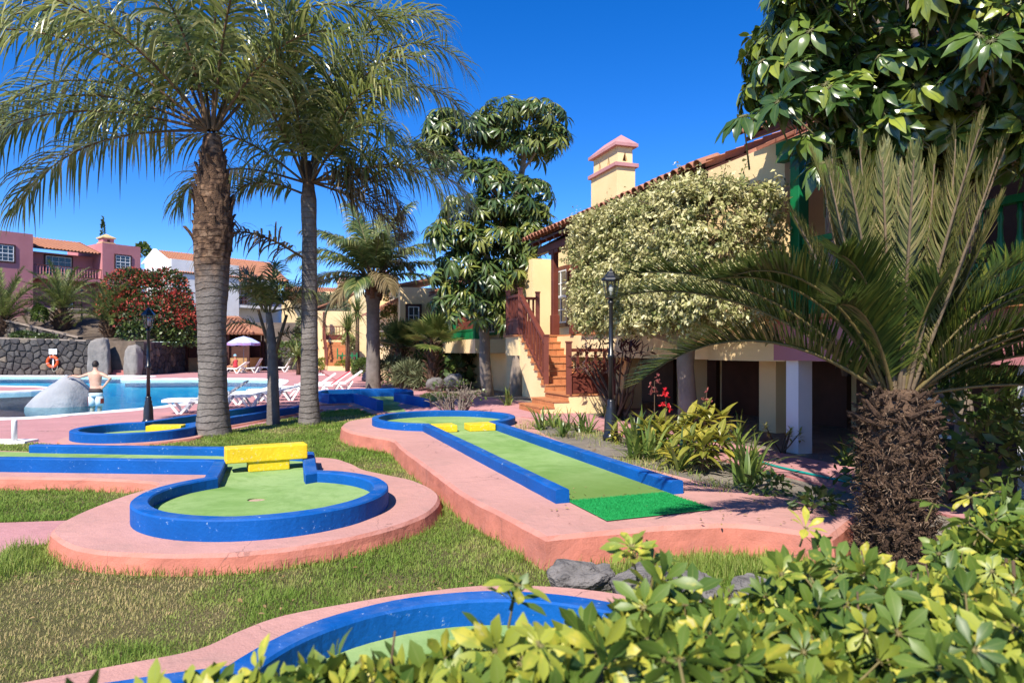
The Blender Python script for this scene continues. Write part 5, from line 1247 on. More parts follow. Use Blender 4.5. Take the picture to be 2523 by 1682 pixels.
# tree beside the stairs
B5 = Vector((.14,21.5,.1)); T5_ = thing('tree', 'tall umbrella leaf tree rising behind the stair landing', 'tree', B5); r_ = random.Random(5)
mb = MB(); top = AT(1290,330,21.5); mid = AT(1262,600,21.6)
limb(mb, B5, mid, .26, .17, 1); limb(mb, mid, top, .17, .06, 2); limb(mb, AT(1240,500,21.5), AT(1110,345,21.2), .09, .04, 3); limb(mb, AT(1280,430,21.5), AT(1340,350,21.0), .05, .03, 4); limb(mb, AT(1255,690,21.5), AT(1130,560,21.2), .09, .04, 6); limb(mb, mid, AT(1330,520,21.2), .08, .03, 7); limb(mb, B5+Vector((-.9,.2,0)), AT(1180,640,21.8), .2, .12, 8)
mb.obj('trunk', BARKP, T5_, True)
cl = [(1275,292,115,38,46),(1345,345,60,40,24),(1215,325,75,40,30),(1300,365,70,34,24),(1100,305,55,32,20),(1075,355,50,40,18),(1120,395,60,36,18),(1245,455,70,34,26),(1320,470,45,30,12),(1190,430,60,36,20),(1255,520,90,40,34),(1310,560,55,45,22),(1170,520,80,45,30),(1125,590,75,50,30),(1225,600,100,48,40),(1290,640,50,50,20),(1150,670,85,52,34),(1235,690,80,55,34),(1120,740,55,50,20),(1185,770,75,60,28),(1245,780,55,60,22)]
items = []
for px,py,rx,ry,n in cl:
    c = AT(px,py,21.4); k = 21.4/FPX
    rx *= 1.12; ry *= 1.18
    for i in range(int(n*1.9)):
        a = r_.uniform(0,6.283); u = r_.uniform(-.35,1); w_ = math.sqrt(max(0,1-u*u)); q = r_.uniform(.7,1)
        o = Vector((math.cos(a)*w_*q, math.sin(a)*w_*q, u*q)); p = c+Vector((o.x*rx*k, o.y*rx*k*.85, o.z*ry*k))
        items.append((o.y*rx, p, o))
items.sort(key=lambda x: x[0])
for _,p,o in items[:300]: place_leaf(MIDL[r_.randrange(5)], T5_, p, o, r_, r_.uniform(.7,1.25))
merge_leaves('inner_leaves', T5_, [(MIDL[r_.randrange(5)], leafM(p,o,r_,r_.uniform(.7,1.25))) for _,p,o in items[300:]], [SCHDV,STEMG])
# dark climbing foliage round its foot
def leafy(name, label, cat, blobs, n, size, mat, T=None, tmpl=None, up=.4, seed=0, kind=True, group=None, base=None, stems=0, out_k=1.0, jit=.55):
    """bush of small leaves; blobs = [(centre, radii)]; leaves sit in the outer shell of each lump"""
    rs = np.random.default_rng(seed); tot = sum(b[1][0]*b[1][2] for b in blobs); o = NP(); tm = tmpl or DIAM
    for c,rd in blobs:
        m = int(n*rd[0]*rd[2]/tot); d = unit(rs.normal(0,1,(m,3))); d[:,2] = np.where(d[:,2] < -.5, -d[:,2], d[:,2])
        q = 1-np.abs(rs.normal(0,.16,m)); nz = np.array([noise.noise(Vector(x*2.2)+Vector(c)*.7) for x in d]); q *= 1+.28*nz
        P = np.array(c)+d*q[:,None]*np.array(rd); dr = unit(d*out_k+rs.normal(0,jit,(m,3))+np.array([0,0,-.15])); uu = unit(d*.6+rs.normal(0,.5,(m,3))+np.array([0,0,up]))
        v,qd,uv = scatter(tm,P,dr,uu,size*rs.uniform(.6,1.25,m)); var = np.repeat(np.clip(rs.random(m)*.8+.2*nz,0,1),len(tm[0])); o.add(v,qd,var,uv)
    if T is None: T = thing(name, label, cat, base or blobs[0][0], group)
    o.obj('foliage', [mat], T, kind='stuff')
    if stems:
        mb = MB(); r2 = random.Random(seed)
        for i in range(stems):
            c,rd = blobs[r2.randrange(len(blobs))]; b = Vector(base or c); e_ = Vector(c)+Vector((r2.uniform(-1,1)*rd[0],r2.uniform(-1,1)*rd[1],r2.uniform(-.3,.7)*rd[2]))*.75
            limb(mb, b+Vector((r2.uniform(-.1,.1),r2.uniform(-.1,.1),0)), e_, .03*max(1,size*6), .008, i)
        mb.obj('stems', TWIG, T, True, kind='stuff')
    return T
DKG = leafmat('dark_shade_leaf', (.04,.075,.02), (.09,.13,.032), (.18,.22,.05), .4, .15, .5)
OVATE = leaf_t(3,.5,.14,.2)
leafy('vine_shrub', 'dark large leaved climber wrapped round the tree trunks beside the stairs', 'shrub', [(AT(1165,750,30),(1.2,.9,1.4)),(AT(1130,850,29.5),(1.4,1.0,1.3)),(AT(1225,850,30),(1.0,.8,1.3)),(AT(1100,920,29),(1.2,.8,.7)),(AT(1230,920,29.5),(.9,.8,.7))], 1300, .5, DKG, tmpl=OVATE, seed=71, base=Vector((-1.4,30,.1)), stems=14)
# big near tree at the top right
B6 = Vector((4.25,6.5,.2)); T6_ = thing('tree', 'glossy large leaved umbrella tree filling the top right corner', 'tree', B6)
r_ = random.Random(16); mb = MB(); hub = Vector((4.05,6.25,2.6))
limb(mb, B6, hub, .085, .075, 1); ends = []
for i,(x,y,z) in enumerate(((2.5,5.6,4.1),(3.2,5.4,4.6),(3.9,5.2,4.3),(4.6,5.6,4.4),(2.9,6.4,4.3),(3.6,6.2,5.2),(4.8,6.6,4.9),(2.1,5.9,3.9),(2.7,5.7,5.2),(3.5,5.0,3.7),(4.3,5.0,3.6))):
    ends.append(limb(mb, hub, (x,y,z), .06, .02, 20+i, .05))
mb.obj('trunk', BARKP, T6_, True)
def in_crown(p):
    e_ = ((p.x-3.75)/2.05)**2+((p.y-5.9)/1.35)**2+((p.z-4.75)/1.75)**2
    return e_
cnt = 0; tries = 0; near = []
while cnt < 980 and tries < 40000:
    tries += 1
    p = Vector((r_.uniform(1.6,5.6),r_.uniform(4.6,7.2),r_.uniform(2.9,6.2))); e_ = in_crown(p)
    e_ *= 1+.55*noise.noise(p*1.3+Vector((7,0,0)))
    if e_ > 1 or e_ < .18: continue
    px = 1261+p.x/p.y*FPX; py = YH-(p.z-HC)/p.y*FPX
    if px > 2620 or py < -110: continue
    lim = 470 if px > 2060 else (390 if px > 1985 else 265)
    if py > lim-60*noise.noise(Vector((px*.01,0,0))): continue
    if px < 1830 + max(0,130-py)*.55 or (px < 1900 and py < 60): continue
    o = (p-Vector((3.75,5.9,4.5))).normalized()
    near.append((p.y, p, o)); cnt += 1
near.sort(key=lambda x: x[0])
for _,p,o in near[:290]: place_leaf(BIGL[r_.randrange(5)], T6_, p, o*.8, r_, r_.uniform(.7,1.05))
merge_leaves('inner_leaves', T6_, [(BIGL[r_.randrange(5)], leafM(p,o*.8,r_,r_.uniform(.75,1.1))) for _,p,o in near[290:]], [SCHV,STEMG])
for px,py,d in ((1830,285,5.6),(1875,150,5.6),(1905,255,5.5),(1960,40,5.7),(2010,20,5.6),(1985,330,5.5),(2030,400,5.4)):
    place_leaf(BIGL[r_.randrange(5)], T6_, AT(px,py,d), Vector((-.6,-.3,.1)), r_, 1.1)
def ramp_np(x,a,b): k = np.clip((x-a)/(b-a),0,1); return k*k*(3-2*k)
# ================================================================ clipped variegated fig
FIG = leafmat('variegated_fig_leaf', (.08,.125,.025), (.42,.405,.155), (.76,.69,.37), .42, .25, .45)
FB = W(-3.9,.30,.2); T7 = thing('clipped_tree', 'clipped cream and green fig tree in front of the balcony', 'tree', FB)
rs = np.random.default_rng(77); n = 3600; per = 17
S0,S1 = -6.0,-1.75; SM,SH = (S0+S1)/2,(S1-S0)/2
s = rs.uniform(S0,S1,n); t_ = rs.uniform(-.8,.5,n); zz = rs.uniform(1.95,4.1,n)
face = rs.choice(5, n, p=[.48,.22,.12,.10,.08])      # front, top, far end, near end, underside
t_ = np.where(face==0,-.8,t_); zz = np.where(face==1,4.1,zz); s = np.where(face==2,S1,s); s = np.where(face==3,S0,s); zz = np.where(face==4,1.95,zz)
c_ = np.stack([(s-SM)/SH,(t_+.15)/.65,(zz-2.88)/.93],1); nr = (np.abs(c_)**9).sum(1)**(1/9); c_ = c_/nr[:,None]
nzv = np.array([noise.noise(Vector(x)*1.7)*.8+.7*noise.noise(Vector(x)*4.5) for x in c_*np.array([2.4,.8,1])])
dep = np.abs(rs.normal(0,.06,n)); k = 1-dep+.06*nzv
L_ = np.stack([SM+c_[:,0]*SH*k, -.15+c_[:,1]*.65*(1+(k-1)*2.2), 2.84+c_[:,2]*.90*k],1)
L_[:,2] += .10*ramp_np(L_[:,0],-5.4,-2.4)*(c_[:,2] > .2)
on = unit(np.sign(c_)*np.abs(c_)**2.5); nw = on[:,0:1]*np.array(U)+on[:,1:2]*np.array(V)+on[:,2:3]*np.array([0,0,1.])
Pc = np.array(O0)+L_[:,0:1]*np.array(U)+L_[:,1:2]*np.array(V); Pc[:,2] = L_[:,2]
tw = unit(nw*.8+rs.normal(0,.45,(n,3))+np.array([0,0,-.25])); Lt = rs.uniform(.08,.22,n)*(1+1.1*(rs.random(n) > .95)); f = rs.random((n,per))
Pw = (Pc[:,None,:]+tw[:,None,:]*(f*Lt[:,None])[:,:,None]+rs.normal(0,.028,(n,per,3))).reshape(-1,3); N_ = n*per
dr = unit(np.repeat(tw,per,0)*.5+rs.normal(0,.65,(N_,3))+np.array([0,0,-.55])); uu = unit(np.repeat(nw,per,0)*.7+rs.normal(0,.6,(N_,3))+np.array([0,0,.4]))
FIGT = (np.array([(0,0,0),(.38,.26,.07),(1,0,-.18),(.38,-.26,.07)]), np.array([(0,3,2,1)]), DIAM[2])
v,q,uv = scatter(FIGT,Pw,dr,uu,.068*rs.uniform(.55,1.3,N_)); o = NP()
green = np.clip(np.repeat(rs.normal(.62,.22,n)-.9*dep+.25*nzv,per)+rs.normal(0,.16,N_)+.35*(f.ravel()-.5),0,1)  # leaves set deeper are coloured darker, painting in a shaded crown interior
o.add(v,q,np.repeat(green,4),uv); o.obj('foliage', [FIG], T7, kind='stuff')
mb = MB()
for i in range(0,n,2): mb.tube([Vector(Pc[i]-tw[i]*.25), Vector(Pc[i]+tw[i]*Lt[i])],[.006,.002],4)
mb.obj('twig', TWIG, T7, kind='stuff')
mb = MB(); mb.tube([FB+Z*-.1,FB+Vector((.02,0,.5)),FB+Vector((-.03,0,1.1)),FB+Vector((.0,0,1.6))],[.17,.14,.135,.15],12)
for i in range(16):
    limb(mb, FB+Z*1.45, W(-5.8+.33*i,-.25+.5*(i%3)/3,2.2+.5*((i*7)%5)/5), .075, .02, i+3)
mb.obj('trunk', BARKP, T7, True)
mb = MB(); r2 = random.Random(4)
for i in range(120):
    a = W(r2.uniform(-5.6,-1.3),r2.uniform(-.4,.3),r2.uniform(2.2,3.6)); mb.tube([a, a+Vector((r2.uniform(-.4,.4),r2.uniform(-.4,.2),r2.uniform(.1,.5)))],[.018,.007],5)
mb.obj('branches', TWIG, T7, kind='stuff')
# ================================================================ cycad
CYG = leafmat('cycad_leaflet', (.028,.055,.013), (.07,.11,.022), (.17,.18,.03), .30, .28, .5)
CYN = leafmat('young_cycad_leaflet', (.085,.10,.026), (.18,.185,.05), (.32,.26,.11), .5, .2, .4)
CYR = simple('cycad_rachis', (.20,.15,.055), (.13,.10,.04), 20, .5); CYRN = simple('young_cycad_rachis', (.22,.16,.10), (.14,.10,.06), 20, .7)
CB = Vector((2.66,4.72,.05)); CC = CB+Z*1.18
CY = thing('cycad', 'large cycad with shaggy trunk and arching fronds beside the path on the right', 'cycad', CB)
mb = MB(); mb.lathe([(.15,-.1),(.165,.2),(.15,.45),(.185,.75),(.20,1.0),(.16,1.2),(.05,1.28)],18,CB); mb.obj('trunk', BARKB, CY, True)
STUBM = simple('dry_leaf_stub', (.12,.07,.043), (.045,.027,.019), 16, .95, 60, 1, .02, rnd=.6)
def stub(seed):
    r_ = random.Random(seed); mb = MB(); b = r_.uniform(-.04,.04)
    mb.tube([(0,0,0),(0,.04,.02),(b*.7,.07,.06),(b*1.5,.085,.095)],[.020,.018,.013,.007],6); return mb.mesh('leaf_stub', STUBM)
STUBS = [stub(i) for i in range(5)]; r_ = random.Random(8)
for i in range(280):
    z = 1.2*(i/280); a = i*2.39996; rd = .155+.03*math.sin(z*4.5+2)+(.02 if z > .7 else 0)-(.1*(z-1.05)/.15 if z > 1.05 else 0)
    link('leaf_stub', STUBS[i%5], CY, Matrix.Translation(CB+Vector((math.cos(a)*rd,math.sin(a)*rd,z))) @ Matrix.Rotation(a-math.pi/2+r_.uniform(-.3,.3),4,'Z') @ Matrix.Rotation(r_.uniform(-.8,.35),4,'X') @ Matrix.Diagonal((r_.uniform(.8,1.5),r_.uniform(.6,1.2),r_.uniform(.7,1.2),1)))
rs = np.random.default_rng(9); n = 2600; a = rs.uniform(0,2*np.pi,n); z = rs.uniform(0,1.25,n); rd = .20+rs.uniform(-.02,.05,n)-np.where(z>1.05,(z-1.05)*.5,0)
p = np.stack([CB.x+np.cos(a)*rd, CB.y+np.sin(a)*rd, CB.z+z],1); d = unit(np.stack([np.cos(a),np.sin(a),np.zeros(n)],1)*.8+rs.normal(0,.7,(n,3))); c = [p]; ws = []
ln = rs.uniform(.04,.12,n)
for k in range(4): c.append(c[-1]+d*(ln/4)[:,None]); ws.append(unit(np.cross(d,rs.normal(0,1,(n,3))))); d = unit(d+rs.normal(0,.45,(n,3))+np.array([0,0,-.15]))
ws.append(ws[-1]); v,q,m = ribbons(np.stack(c,1),np.stack(ws,1),[.008,.008,.006,.005,.002]); o = NP(); o.add(v,q,np.repeat(rs.random(n),m)); o.obj('trunk_fibre', [leafmat('dry_fibre',(.03,.018,.012),(.09,.055,.033),(.26,.18,.12),.8,0,.2)], CY, kind='stuff')
ck = dict(npair=165, llen=.32, lw=.018, grav=.12, roll=40, phi=(66,34), seg=3, rr=.013, start=.12, plume=5, tipk=.35)
old = [(187,36,1.8,78),(205,62,1.7,84),(8,64,1.8,68),(-26,66,1.5,78),(176,50,1.95,58),(163,46,2.0,60),(196,60,1.65,78),(-12,60,1.55,70),(-2,34,1.8,50),(12,24,1.9,48),(24,44,1.8,55),(-25,44,1.5,66),(272,76,.8,30),(225,58,1.2,70),(60,56,1.5,50),(-4,12,1.6,40),(225,70,1.35,70),(320,50,1.3,70),(38,60,1.7,55)]
crown(CY, CC, [(a_,e_,l_*1.06,d_,None) for a_,e_,l_,d_ in old], CYG, CYR, seed=6, kw=ck)
nk = dict(npair=130, llen=.25, lw=.016, grav=.04, roll=36, phi=(58,22), seg=3, rr=.016, start=.08, plume=14, tipk=.12, curl=.16)
r_ = random.Random(12); sp = []
for i in range(36):
    az = i*137.5; el = 88-24*((i+.5)/36)**.7
    if 200 < az%360 < 340: el += 3
    sp.append((az, el, r_.uniform(1.45,1.95), r_.uniform(-14,6), None))
crown(CY, CC, sp, CYN, CYRN, name='young_frond', seed=7, kw=nk)

# ================================================================ foreground hedge
def hedge_leaf_mat(name, obj):
    t = NT(name); f = t.orand() if obj else t.attr('var')
    g = t.rmp(f, [(.05,(.06,.115,.02)),(.5,(.13,.20,.03)),(.85,(.33,.36,.045))])
    sx = t.n('ShaderNodeSeparateXYZ'); t.l(t.attr('leafuv','Vector'), sx.inputs[0]); av = t.math('ABSOLUTE', sx.outputs[1])
    k = t.math('ADD', t.noise(13,3,.6), t.math('MULTIPLY', t.math('SUBTRACT', f, .5), .30)); k = t.math('SUBTRACT', k, t.math('MULTIPLY', av, .08))
    col = t.mix(t.mapr(k,.58,.66), g, (.52,.47,.06)); col = t.mix(t.mapr(k,.70,.76), col, (.70,.61,.24))
    col = t.mix(t.mapr(av,0,.12,.5,0), col, (.24,.28,.08))
    pb = t.bsdf(col,.42,.4); tr = t.n('ShaderNodeBsdfTranslucent'); t.l(col, tr.inputs[0]); ms = t.n('ShaderNodeMixShader'); ms.inputs[0].default_value = .28; t.l(pb,ms.inputs[1]); t.l(tr.outputs[0],ms.inputs[2])
    return t.end(ms.outputs[0])
HLO = hedge_leaf_mat('variegated_hedge_leaf', True); HLV = hedge_leaf_mat('variegated_hedge_foliage', False)
HSTEM = simple('hedge_stem', (.20,.17,.06), (.13,.10,.04), 20, .6)
HL = [compound(7+i%3, .058, .024, (-58,-40,-24,-8,-48,4,-30)[i], 90+i, 4, .06, 'obovate', .10, .22, .05, [HLO,HSTEM], .0024, 22) for i in range(7)]
HB = [(-.95,.95),(-.67,1.13),(-.55,1.24),(-.42,1.36),(-.13,1.41),(.12,1.47),(.3,1.6),(.58,1.72),(.86,1.95),(1.15,1.92),(1.5,2.25),(2.2,2.45)]
def hback(x): return float(np.interp(x,[p[0] for p in HB],[p[1] for p in HB]))
HG = thing('hedge', 'variegated yellow and green hedge across the bottom foreground', 'hedge', (.5,1.2,0)); r_ = random.Random(33); items = []
for i in range(7600):
    x = r_.uniform(-.72,2.3); yb = hback(x); y = yb-abs(r_.gauss(0,.42)) if r_.random() < .6 else r_.uniform(.5,yb)
    if y < .45 or y > yb: continue
    top = .945+.07*noise.noise(Vector((x*2.6,y*2.6,0)))+.05*noise.noise(Vector((x*7,y*7,3)))+(r_.uniform(.02,.09) if r_.random() < .10 else 0)+(.075*ramp(x,1.15,1.6))
    top -= .05*(1-ramp(x,-.45,.1)); e_ = yb-y; top -= .10*max(0,1-e_/.10)
    k = r_.random(); z = top-(.0 if k < .35 else abs(r_.gauss(0,.11)))
    if z < .35: continue
    px = 1261+x/y*FPX; py = YH+(HC-z)/y*FPX
    if px < -150 or px > 2750 or py > 1950: continue
    o = Vector((r_.uniform(-1,1),r_.uniform(-1.1,.8),-.25)); items.append((z-top, Vector((x,y,z)), o))
items.sort(key=lambda q: -q[0])
for j,(_,p,o) in enumerate(items[:300]): place_leaf(HL[r_.randrange(7)], HG, p, o, r_, r_.uniform(.65,1.35))
merge_leaves('inner_leaves', HG, [(HL[r_.randrange(7)], leafM(p,o,r_,r_.uniform(.6,1.3))) for _,p,o in items[300:]], [HLV,HSTEM])
for px,py,d in ((1265,1480,1.44),(1275,1440,1.43),(1560,1375,1.68),(1610,1390,1.68),(1555,1345,1.69),(1985,1300,2.0),(2010,1350,1.98),(2300,1240,2.2),(2390,1225,2.25)):
    place_leaf(HL[r_.randrange(7)], HG, AT(px,py,d), Vector((r_.uniform(-.4,.4),-.3,.4)), r_, 1.05)
mb = MB(); r2 = random.Random(6)
for i in range(150):
    x = r2.uniform(-.7,2.1); yb = hback(x); y = r2.uniform(.6,yb-.06); b = Vector((x+r2.uniform(-.1,.1),min(y,1.15+max(0,x)*.5),.0)); e_ = Vector((x,y,r2.uniform(.8,1.0)+.06*(x>1.2)))
    limb(mb, b, e_, .009, .004, i, n=4)
for i in range(16):
    x = r2.uniform(-.4,1.7); y = hback(x)-r2.uniform(.03,.5); p = Vector((x,y,.9)); mb.tube([p,p+Vector((r2.uniform(-.03,.03),r2.uniform(-.02,.03),r2.uniform(.09,.15)))],[.003,.002],6)
mb.obj('twigs', TWIG, HG, True, kind='stuff')
# lava rocks between lawn and hedge
GREYROCK = simple('grey_lava_rock', (.20,.185,.175), (.10,.094,.09), 7, .95, 16, 1., .05)
for i,(x,y,sx_,sy_,sz_,lab) in enumerate(((.44,4.42,.20,.15,.115,'rough grey lava rock touching the near corner of the straight lane'),(.80,4.36,.2,.13,.09,'second grey lava rock from the near platform corner'),(1.16,4.28,.17,.12,.08,'third grey lava rock from the near platform corner'),(1.5,4.22,.15,.11,.07,'grey lava rock nearest the cycad, last of its row'))):
    rock('lava_rock', lab, (x,y,.06), (sx_,sy_,sz_), 30+i*3, GREYROCK, 4, .5, rz=i*.8, group='lava rocks beside the lawn', shape='slab', flat=1)

# ================================================================ lawn grass
rs = np.random.default_rng(1)
def dry(x,y):
    b = np.array([noise.noise(Vector((p*.55,q*.55,1)))+.6*noise.noise(Vector((p*1.7,q*1.7,4)))+.35*noise.noise(Vector((p*5,q*5,9))) for p,q in zip(x,y)])
    k = .36+1.0*b+.62*np.exp(-(((x+2.45)/.75)**2+((y-4.1)/.55)**2))+.40*np.exp(-(((x+1.2)/.6)**2+((y-8.2)/.9)**2))-.30*np.exp(-(((x+.4)/.7)**2+((y-4.7)/.6)**2))-.3*np.exp(-(((x+4.1)/.8)**2+((y-6.6)/.8)**2))
    return np.clip(k,0,1)
EXC = [PLAT[k] for k in PLAT]+[DECKP, PATHL]
def strip_ok(P):
    ok = inpoly(P, LAWNPOLY)
    for e_ in EXC: ok &= ~inpoly(P, e_)
    rel = np.column_stack([P[:,0]-O0.x, P[:,1]-O0.y]); s_ = rel@np.array([U.x,U.y]); t_ = rel@np.array([V.x,V.y])
    ok &= ~((t_ > -2.02) & (s_ > -8.6)); ok &= ~((t_ > -.9) & (s_ <= -8.6))
    ok &= np.abs(P[:,0]) < P[:,1]*.80+.35
    return ok
GR = leafmat('grass_blade', (.15,.255,.035), (.33,.40,.095), (.58,.43,.22), .6, .38, .2)
acc = NP()
for y0,y1,dens,hgt,wd in ((2.6,4.4,9500,.036,.0042),(4.4,6.2,6800,.038,.005),(6.2,9,4200,.04,.007),(9,13,2000,.045,.011),(13,19.2,900,.05,.017)):
    xm = y1*.80+.4; n = int((2*xm)*(y1-y0)*dens); P = np.column_stack([rs.uniform(-xm,xm,n), rs.uniform(y0,y1,n)]); P = P[strip_ok(P)]; n = len(P)
    dk = dry(P[:,0],P[:,1]); keep = rs.random(n) > .45*dk; P = P[keep]; dk = dk[keep]; n = len(P)
    tall = 1+.9*np.clip(np.array([noise.noise(Vector((a*2.5,b*2.5,7))) for a,b in P]),-.4,1)
    h = hgt*rs.uniform(.55,1.35,n)*(1-.4*dk)*tall; az = rs.uniform(0,2*np.pi,n); ln_ = rs.uniform(.15,.95,n); dd = np.stack([np.cos(az),np.sin(az)],1)
    p0 = np.column_stack([P,np.full(n,-.002)]); p1 = p0+np.column_stack([dd*(h*ln_*.35)[:,None],h*.6]); p2 = p0+np.column_stack([dd*(h*ln_)[:,None],h*(1-.25*ln_)])
    wv = np.column_stack([-dd[:,1],dd[:,0],np.zeros(n)]); wv = np.repeat(wv[:,None,:],3,1)
    v,q,m = ribbons(np.stack([p0,p1,p2],1), wv, wd*np.array([1,.8,.12])); acc.add(v,q,np.repeat(np.clip(dk*.9+rs.normal(0,.13,n),0,1),m))
# longer tufts at the foot of the platforms
def tufts(pts, n, h0, h1, r0):
    global acc
    P = np.array([pts[rs.integers(len(pts))] for _ in range(n)])+rs.normal(0,r0,(n,2)); P = P[strip_ok(P)]; n = len(P)
    if not n: return
    h = rs.uniform(h0,h1,n); az = rs.uniform(0,2*np.pi,n); dd = np.stack([np.cos(az),np.sin(az)],1); ln_ = rs.uniform(.1,.6,n)
    p0 = np.column_stack([P,np.full(n,-.002)]); p1 = p0+np.column_stack([dd*(h*ln_*.3)[:,None],h*.55]); p2 = p0+np.column_stack([dd*(h*ln_)[:,None],h*(1-.2*ln_)])
    wv = np.repeat(np.column_stack([-dd[:,1],dd[:,0],np.zeros(n)])[:,None,:],3,1); v,q,m = ribbons(np.stack([p0,p1,p2],1), wv, .005*np.array([1,.8,.12])); acc.add(v,q,np.repeat(rs.uniform(0,.75,n),m))
tufts([p for p in PLAT['t']],5200,.04,.10,.06); tufts([p for p in PLAT['n']],3200,.03,.07,.06); tufts([p for p in PLAT['r']],5200,.04,.11,.07)
tufts([(-3.85,5.2),(-3.7,4.9),(-3.9,5.6),(-3.6,4.7)],2200,.05,.14,.12); tufts([(1.5,4.8),(1.9,4.7),(1.2,4.75),(2.1,4.6),(.9,4.7)],4500,.05,.13,.14)
tufts([(B1.x+.36*math.cos(a),B1.y+.36*math.sin(a)) for a in np.linspace(0,6.28,14)],1200,.04,.10,.05); tufts([(B2.x+.25*math.cos(a),B2.y+.25*math.sin(a)) for a in np.linspace(0,6.28,14)],700,.04,.1,.05)
# weeds and dry grass in the bed
n = 5200; s_ = rs.uniform(-7.8,-1.3,n); t_ = rs.uniform(-1.95,-.8,n); b_ = np.array([noise.noise(Vector((a*1.3,b*1.3,5))) for a,b in zip(s_,t_)]); kk = b_ > rs.uniform(-.15,.35,n); s_ = s_[kk]; t_ = t_[kk]; n = len(s_)
P = np.array(O0)[None,:2]+s_[:,None]*np.array([U.x,U.y])+t_[:,None]*np.array([V.x,V.y]); h = rs.uniform(.03,.11,n); az = rs.uniform(0,6.28,n); dd = np.stack([np.cos(az),np.sin(az)],1); ln_ = rs.uniform(.2,1,n)
p0 = np.column_stack([P,np.full(n,.215)]); p1 = p0+np.column_stack([dd*(h*ln_*.3)[:,None],h*.55]); p2 = p0+np.column_stack([dd*(h*ln_)[:,None],h*(1-.3*ln_)]); wv = np.repeat(np.column_stack([-dd[:,1],dd[:,0],np.zeros(n)])[:,None,:],3,1); v,q,m = ribbons(np.stack([p0,p1,p2],1), wv, .007*np.array([1,.8,.12])); acc.add(v,q,np.repeat(np.clip(rs.normal(.6,.3,n),0,1),m))
acc.obj('grass', [GR], kind='stuff', smooth=False, label='short patchy lawn grass around the minigolf lanes', cat='grass')
# dry grass patch in the far path
GP = catmull([(-2.5,19.6),(-1.9,18.9),(-1.1,19.2),(-1.2,20.6),(-1.9,22.4),(-2.6,23),(-2.9,21.6)],True,4); mb = MB(); mb.prism(GP,-.02,.12); mb.obj('lawn_patch', LAWN, kind='structure')
n = 5000; P = np.column_stack([rs.uniform(-3.1,-.9,n),rs.uniform(18.8,23.2,n)]); P = P[inpoly(P,GP)]; n = len(P); h = rs.uniform(.03,.08,n); az = rs.uniform(0,6.28,n); dd = np.stack([np.cos(az),np.sin(az)],1)
p0 = np.column_stack([P,np.full(n,.12)]); p2 = p0+np.column_stack([dd*(h*.5)[:,None],h]); wv = np.repeat(np.column_stack([-dd[:,1],dd[:,0],np.zeros(n)])[:,None,:],2,1); v,q,m = ribbons(np.stack([p0,p2],1),wv,[.02,.004]); o = NP(); o.add(v,q,np.repeat(rs.uniform(.3,1,n),m)); o.obj('grass', [GR], kind='stuff', label='dry grass patch in the path beyond the round green', cat='grass')

# ================================================================ bed plants
AGA = leafmat('strap_leaf', (.065,.12,.024), (.15,.22,.045), (.29,.33,.08), .35, .3, .5)
def straps(label, p, n, L, w_, seed, name='lily_clump', cat='plant', group='strap leaved lily clumps in the bed', mat=AGA, el=(35,85), g=.42):
    T_ = thing(name, label, cat, p, group); rs_ = np.random.default_rng(seed)
    for i in range(n):
        az = rs_.uniform(0,2*np.pi); e_ = R(rs_.uniform(*el)); d = np.array([math.cos(az)*math.cos(e_),math.sin(az)*math.cos(e_),math.sin(e_)]); c = np.array(p)+np.array([rs_.normal(0,.03),rs_.normal(0,.03),-.02]); pts = [c]; wss = []; l_ = L*rs_.uniform(.6,1.15); gg = g*rs_.uniform(.5,1.4)
        side = np.array([-math.sin(az),math.cos(az),0.])
        for k in range(6): c = c+d*l_/6; pts.append(c); wss.append(side); d = d+np.array([0,0,-gg*(k+1)/6]); d /= np.linalg.norm(d)
        wss.append(side); v,q,m = ribbons(np.array([pts]),np.array([wss]),w_*np.array([.7,1,1,.95,.8,.5,.08])); o = NP(); o.add(v,q,rs_.random()); o.obj('leaf', [mat], T_)
    return T_
for i,(px,py,n,L,w_,lab) in enumerate(((1364,1052,14,.36,.03,'small lily clump at the left tip of the bed'),(1400,1060,16,.44,.032,'second lily clump from the left tip of the bed'),(1447,1068,18,.44,.032,'lily clump just left of the near lamp post'),
   (1568,1112,34,.66,.044,'large lily clump right of the near lamp post'),(1600,1135,20,.55,.04,'lily clump low in front of the large one beside the near lamp'),(1850,1172,30,.6,.042,'lily clump beside the hose on the right of the bed'),(1745,1150,12,.40,.026,'lily clump below the yellow leaved plants'))):
    straps(lab, G(px,py,.22), n, L, w_, 100+i)
for i,(s,t) in enumerate(((-7.6,-1.5),(-7.1,-1.15),(-6.6,-1.6),(-6.2,-1.2),(-5.7,-1.65),(-5.3,-1.0),(-3.4,-1.6),(-3.0,-1.1),(-2.5,-1.6),(-2.0,-1.2))):
    straps(['pale strap leaved lily at the near end of the bed','lily tuft beside the path near the bed end','bright lily tuft by the end of the blue kerb','lily tuft by the path edge below the hose','lily tuft close to the blue kerb left of its end','lily tuft by the path in line with the fig trunk','lily tuft beside the kerb left of the near lamp','lily tuft on the path side behind the near lamp','thin lily tuft halfway to the round green','farthest thin lily tuft on the path side'][i], W(s,t,.22), 20, .42+.06*(i%3), .036, 140+i)
for i,(s,t,n,L,lab) in enumerate(((-.9,.45,12,.42,'lily clump against the cream stair base'),(-5.0,.42,16,.55,'lily clump at the foot of the dark arcade'),(-7.0,.42,14,.5,'lily clump between the white pillar and the cycad'),(2.3,-.55,14,.5,'bright lily clump left of the stair foot'),(2.9,-.35,14,.55,'upright lily clump under the stair landing'))):
    straps(lab, W(s,t,.2), n+4, L, .038, 120+i)
CRO = leafmat('yellow_green_croton_leaf', (.12,.155,.025), (.30,.29,.04), (.48,.40,.06), .35, .3, .5, midrib=(.45,.38,.12))
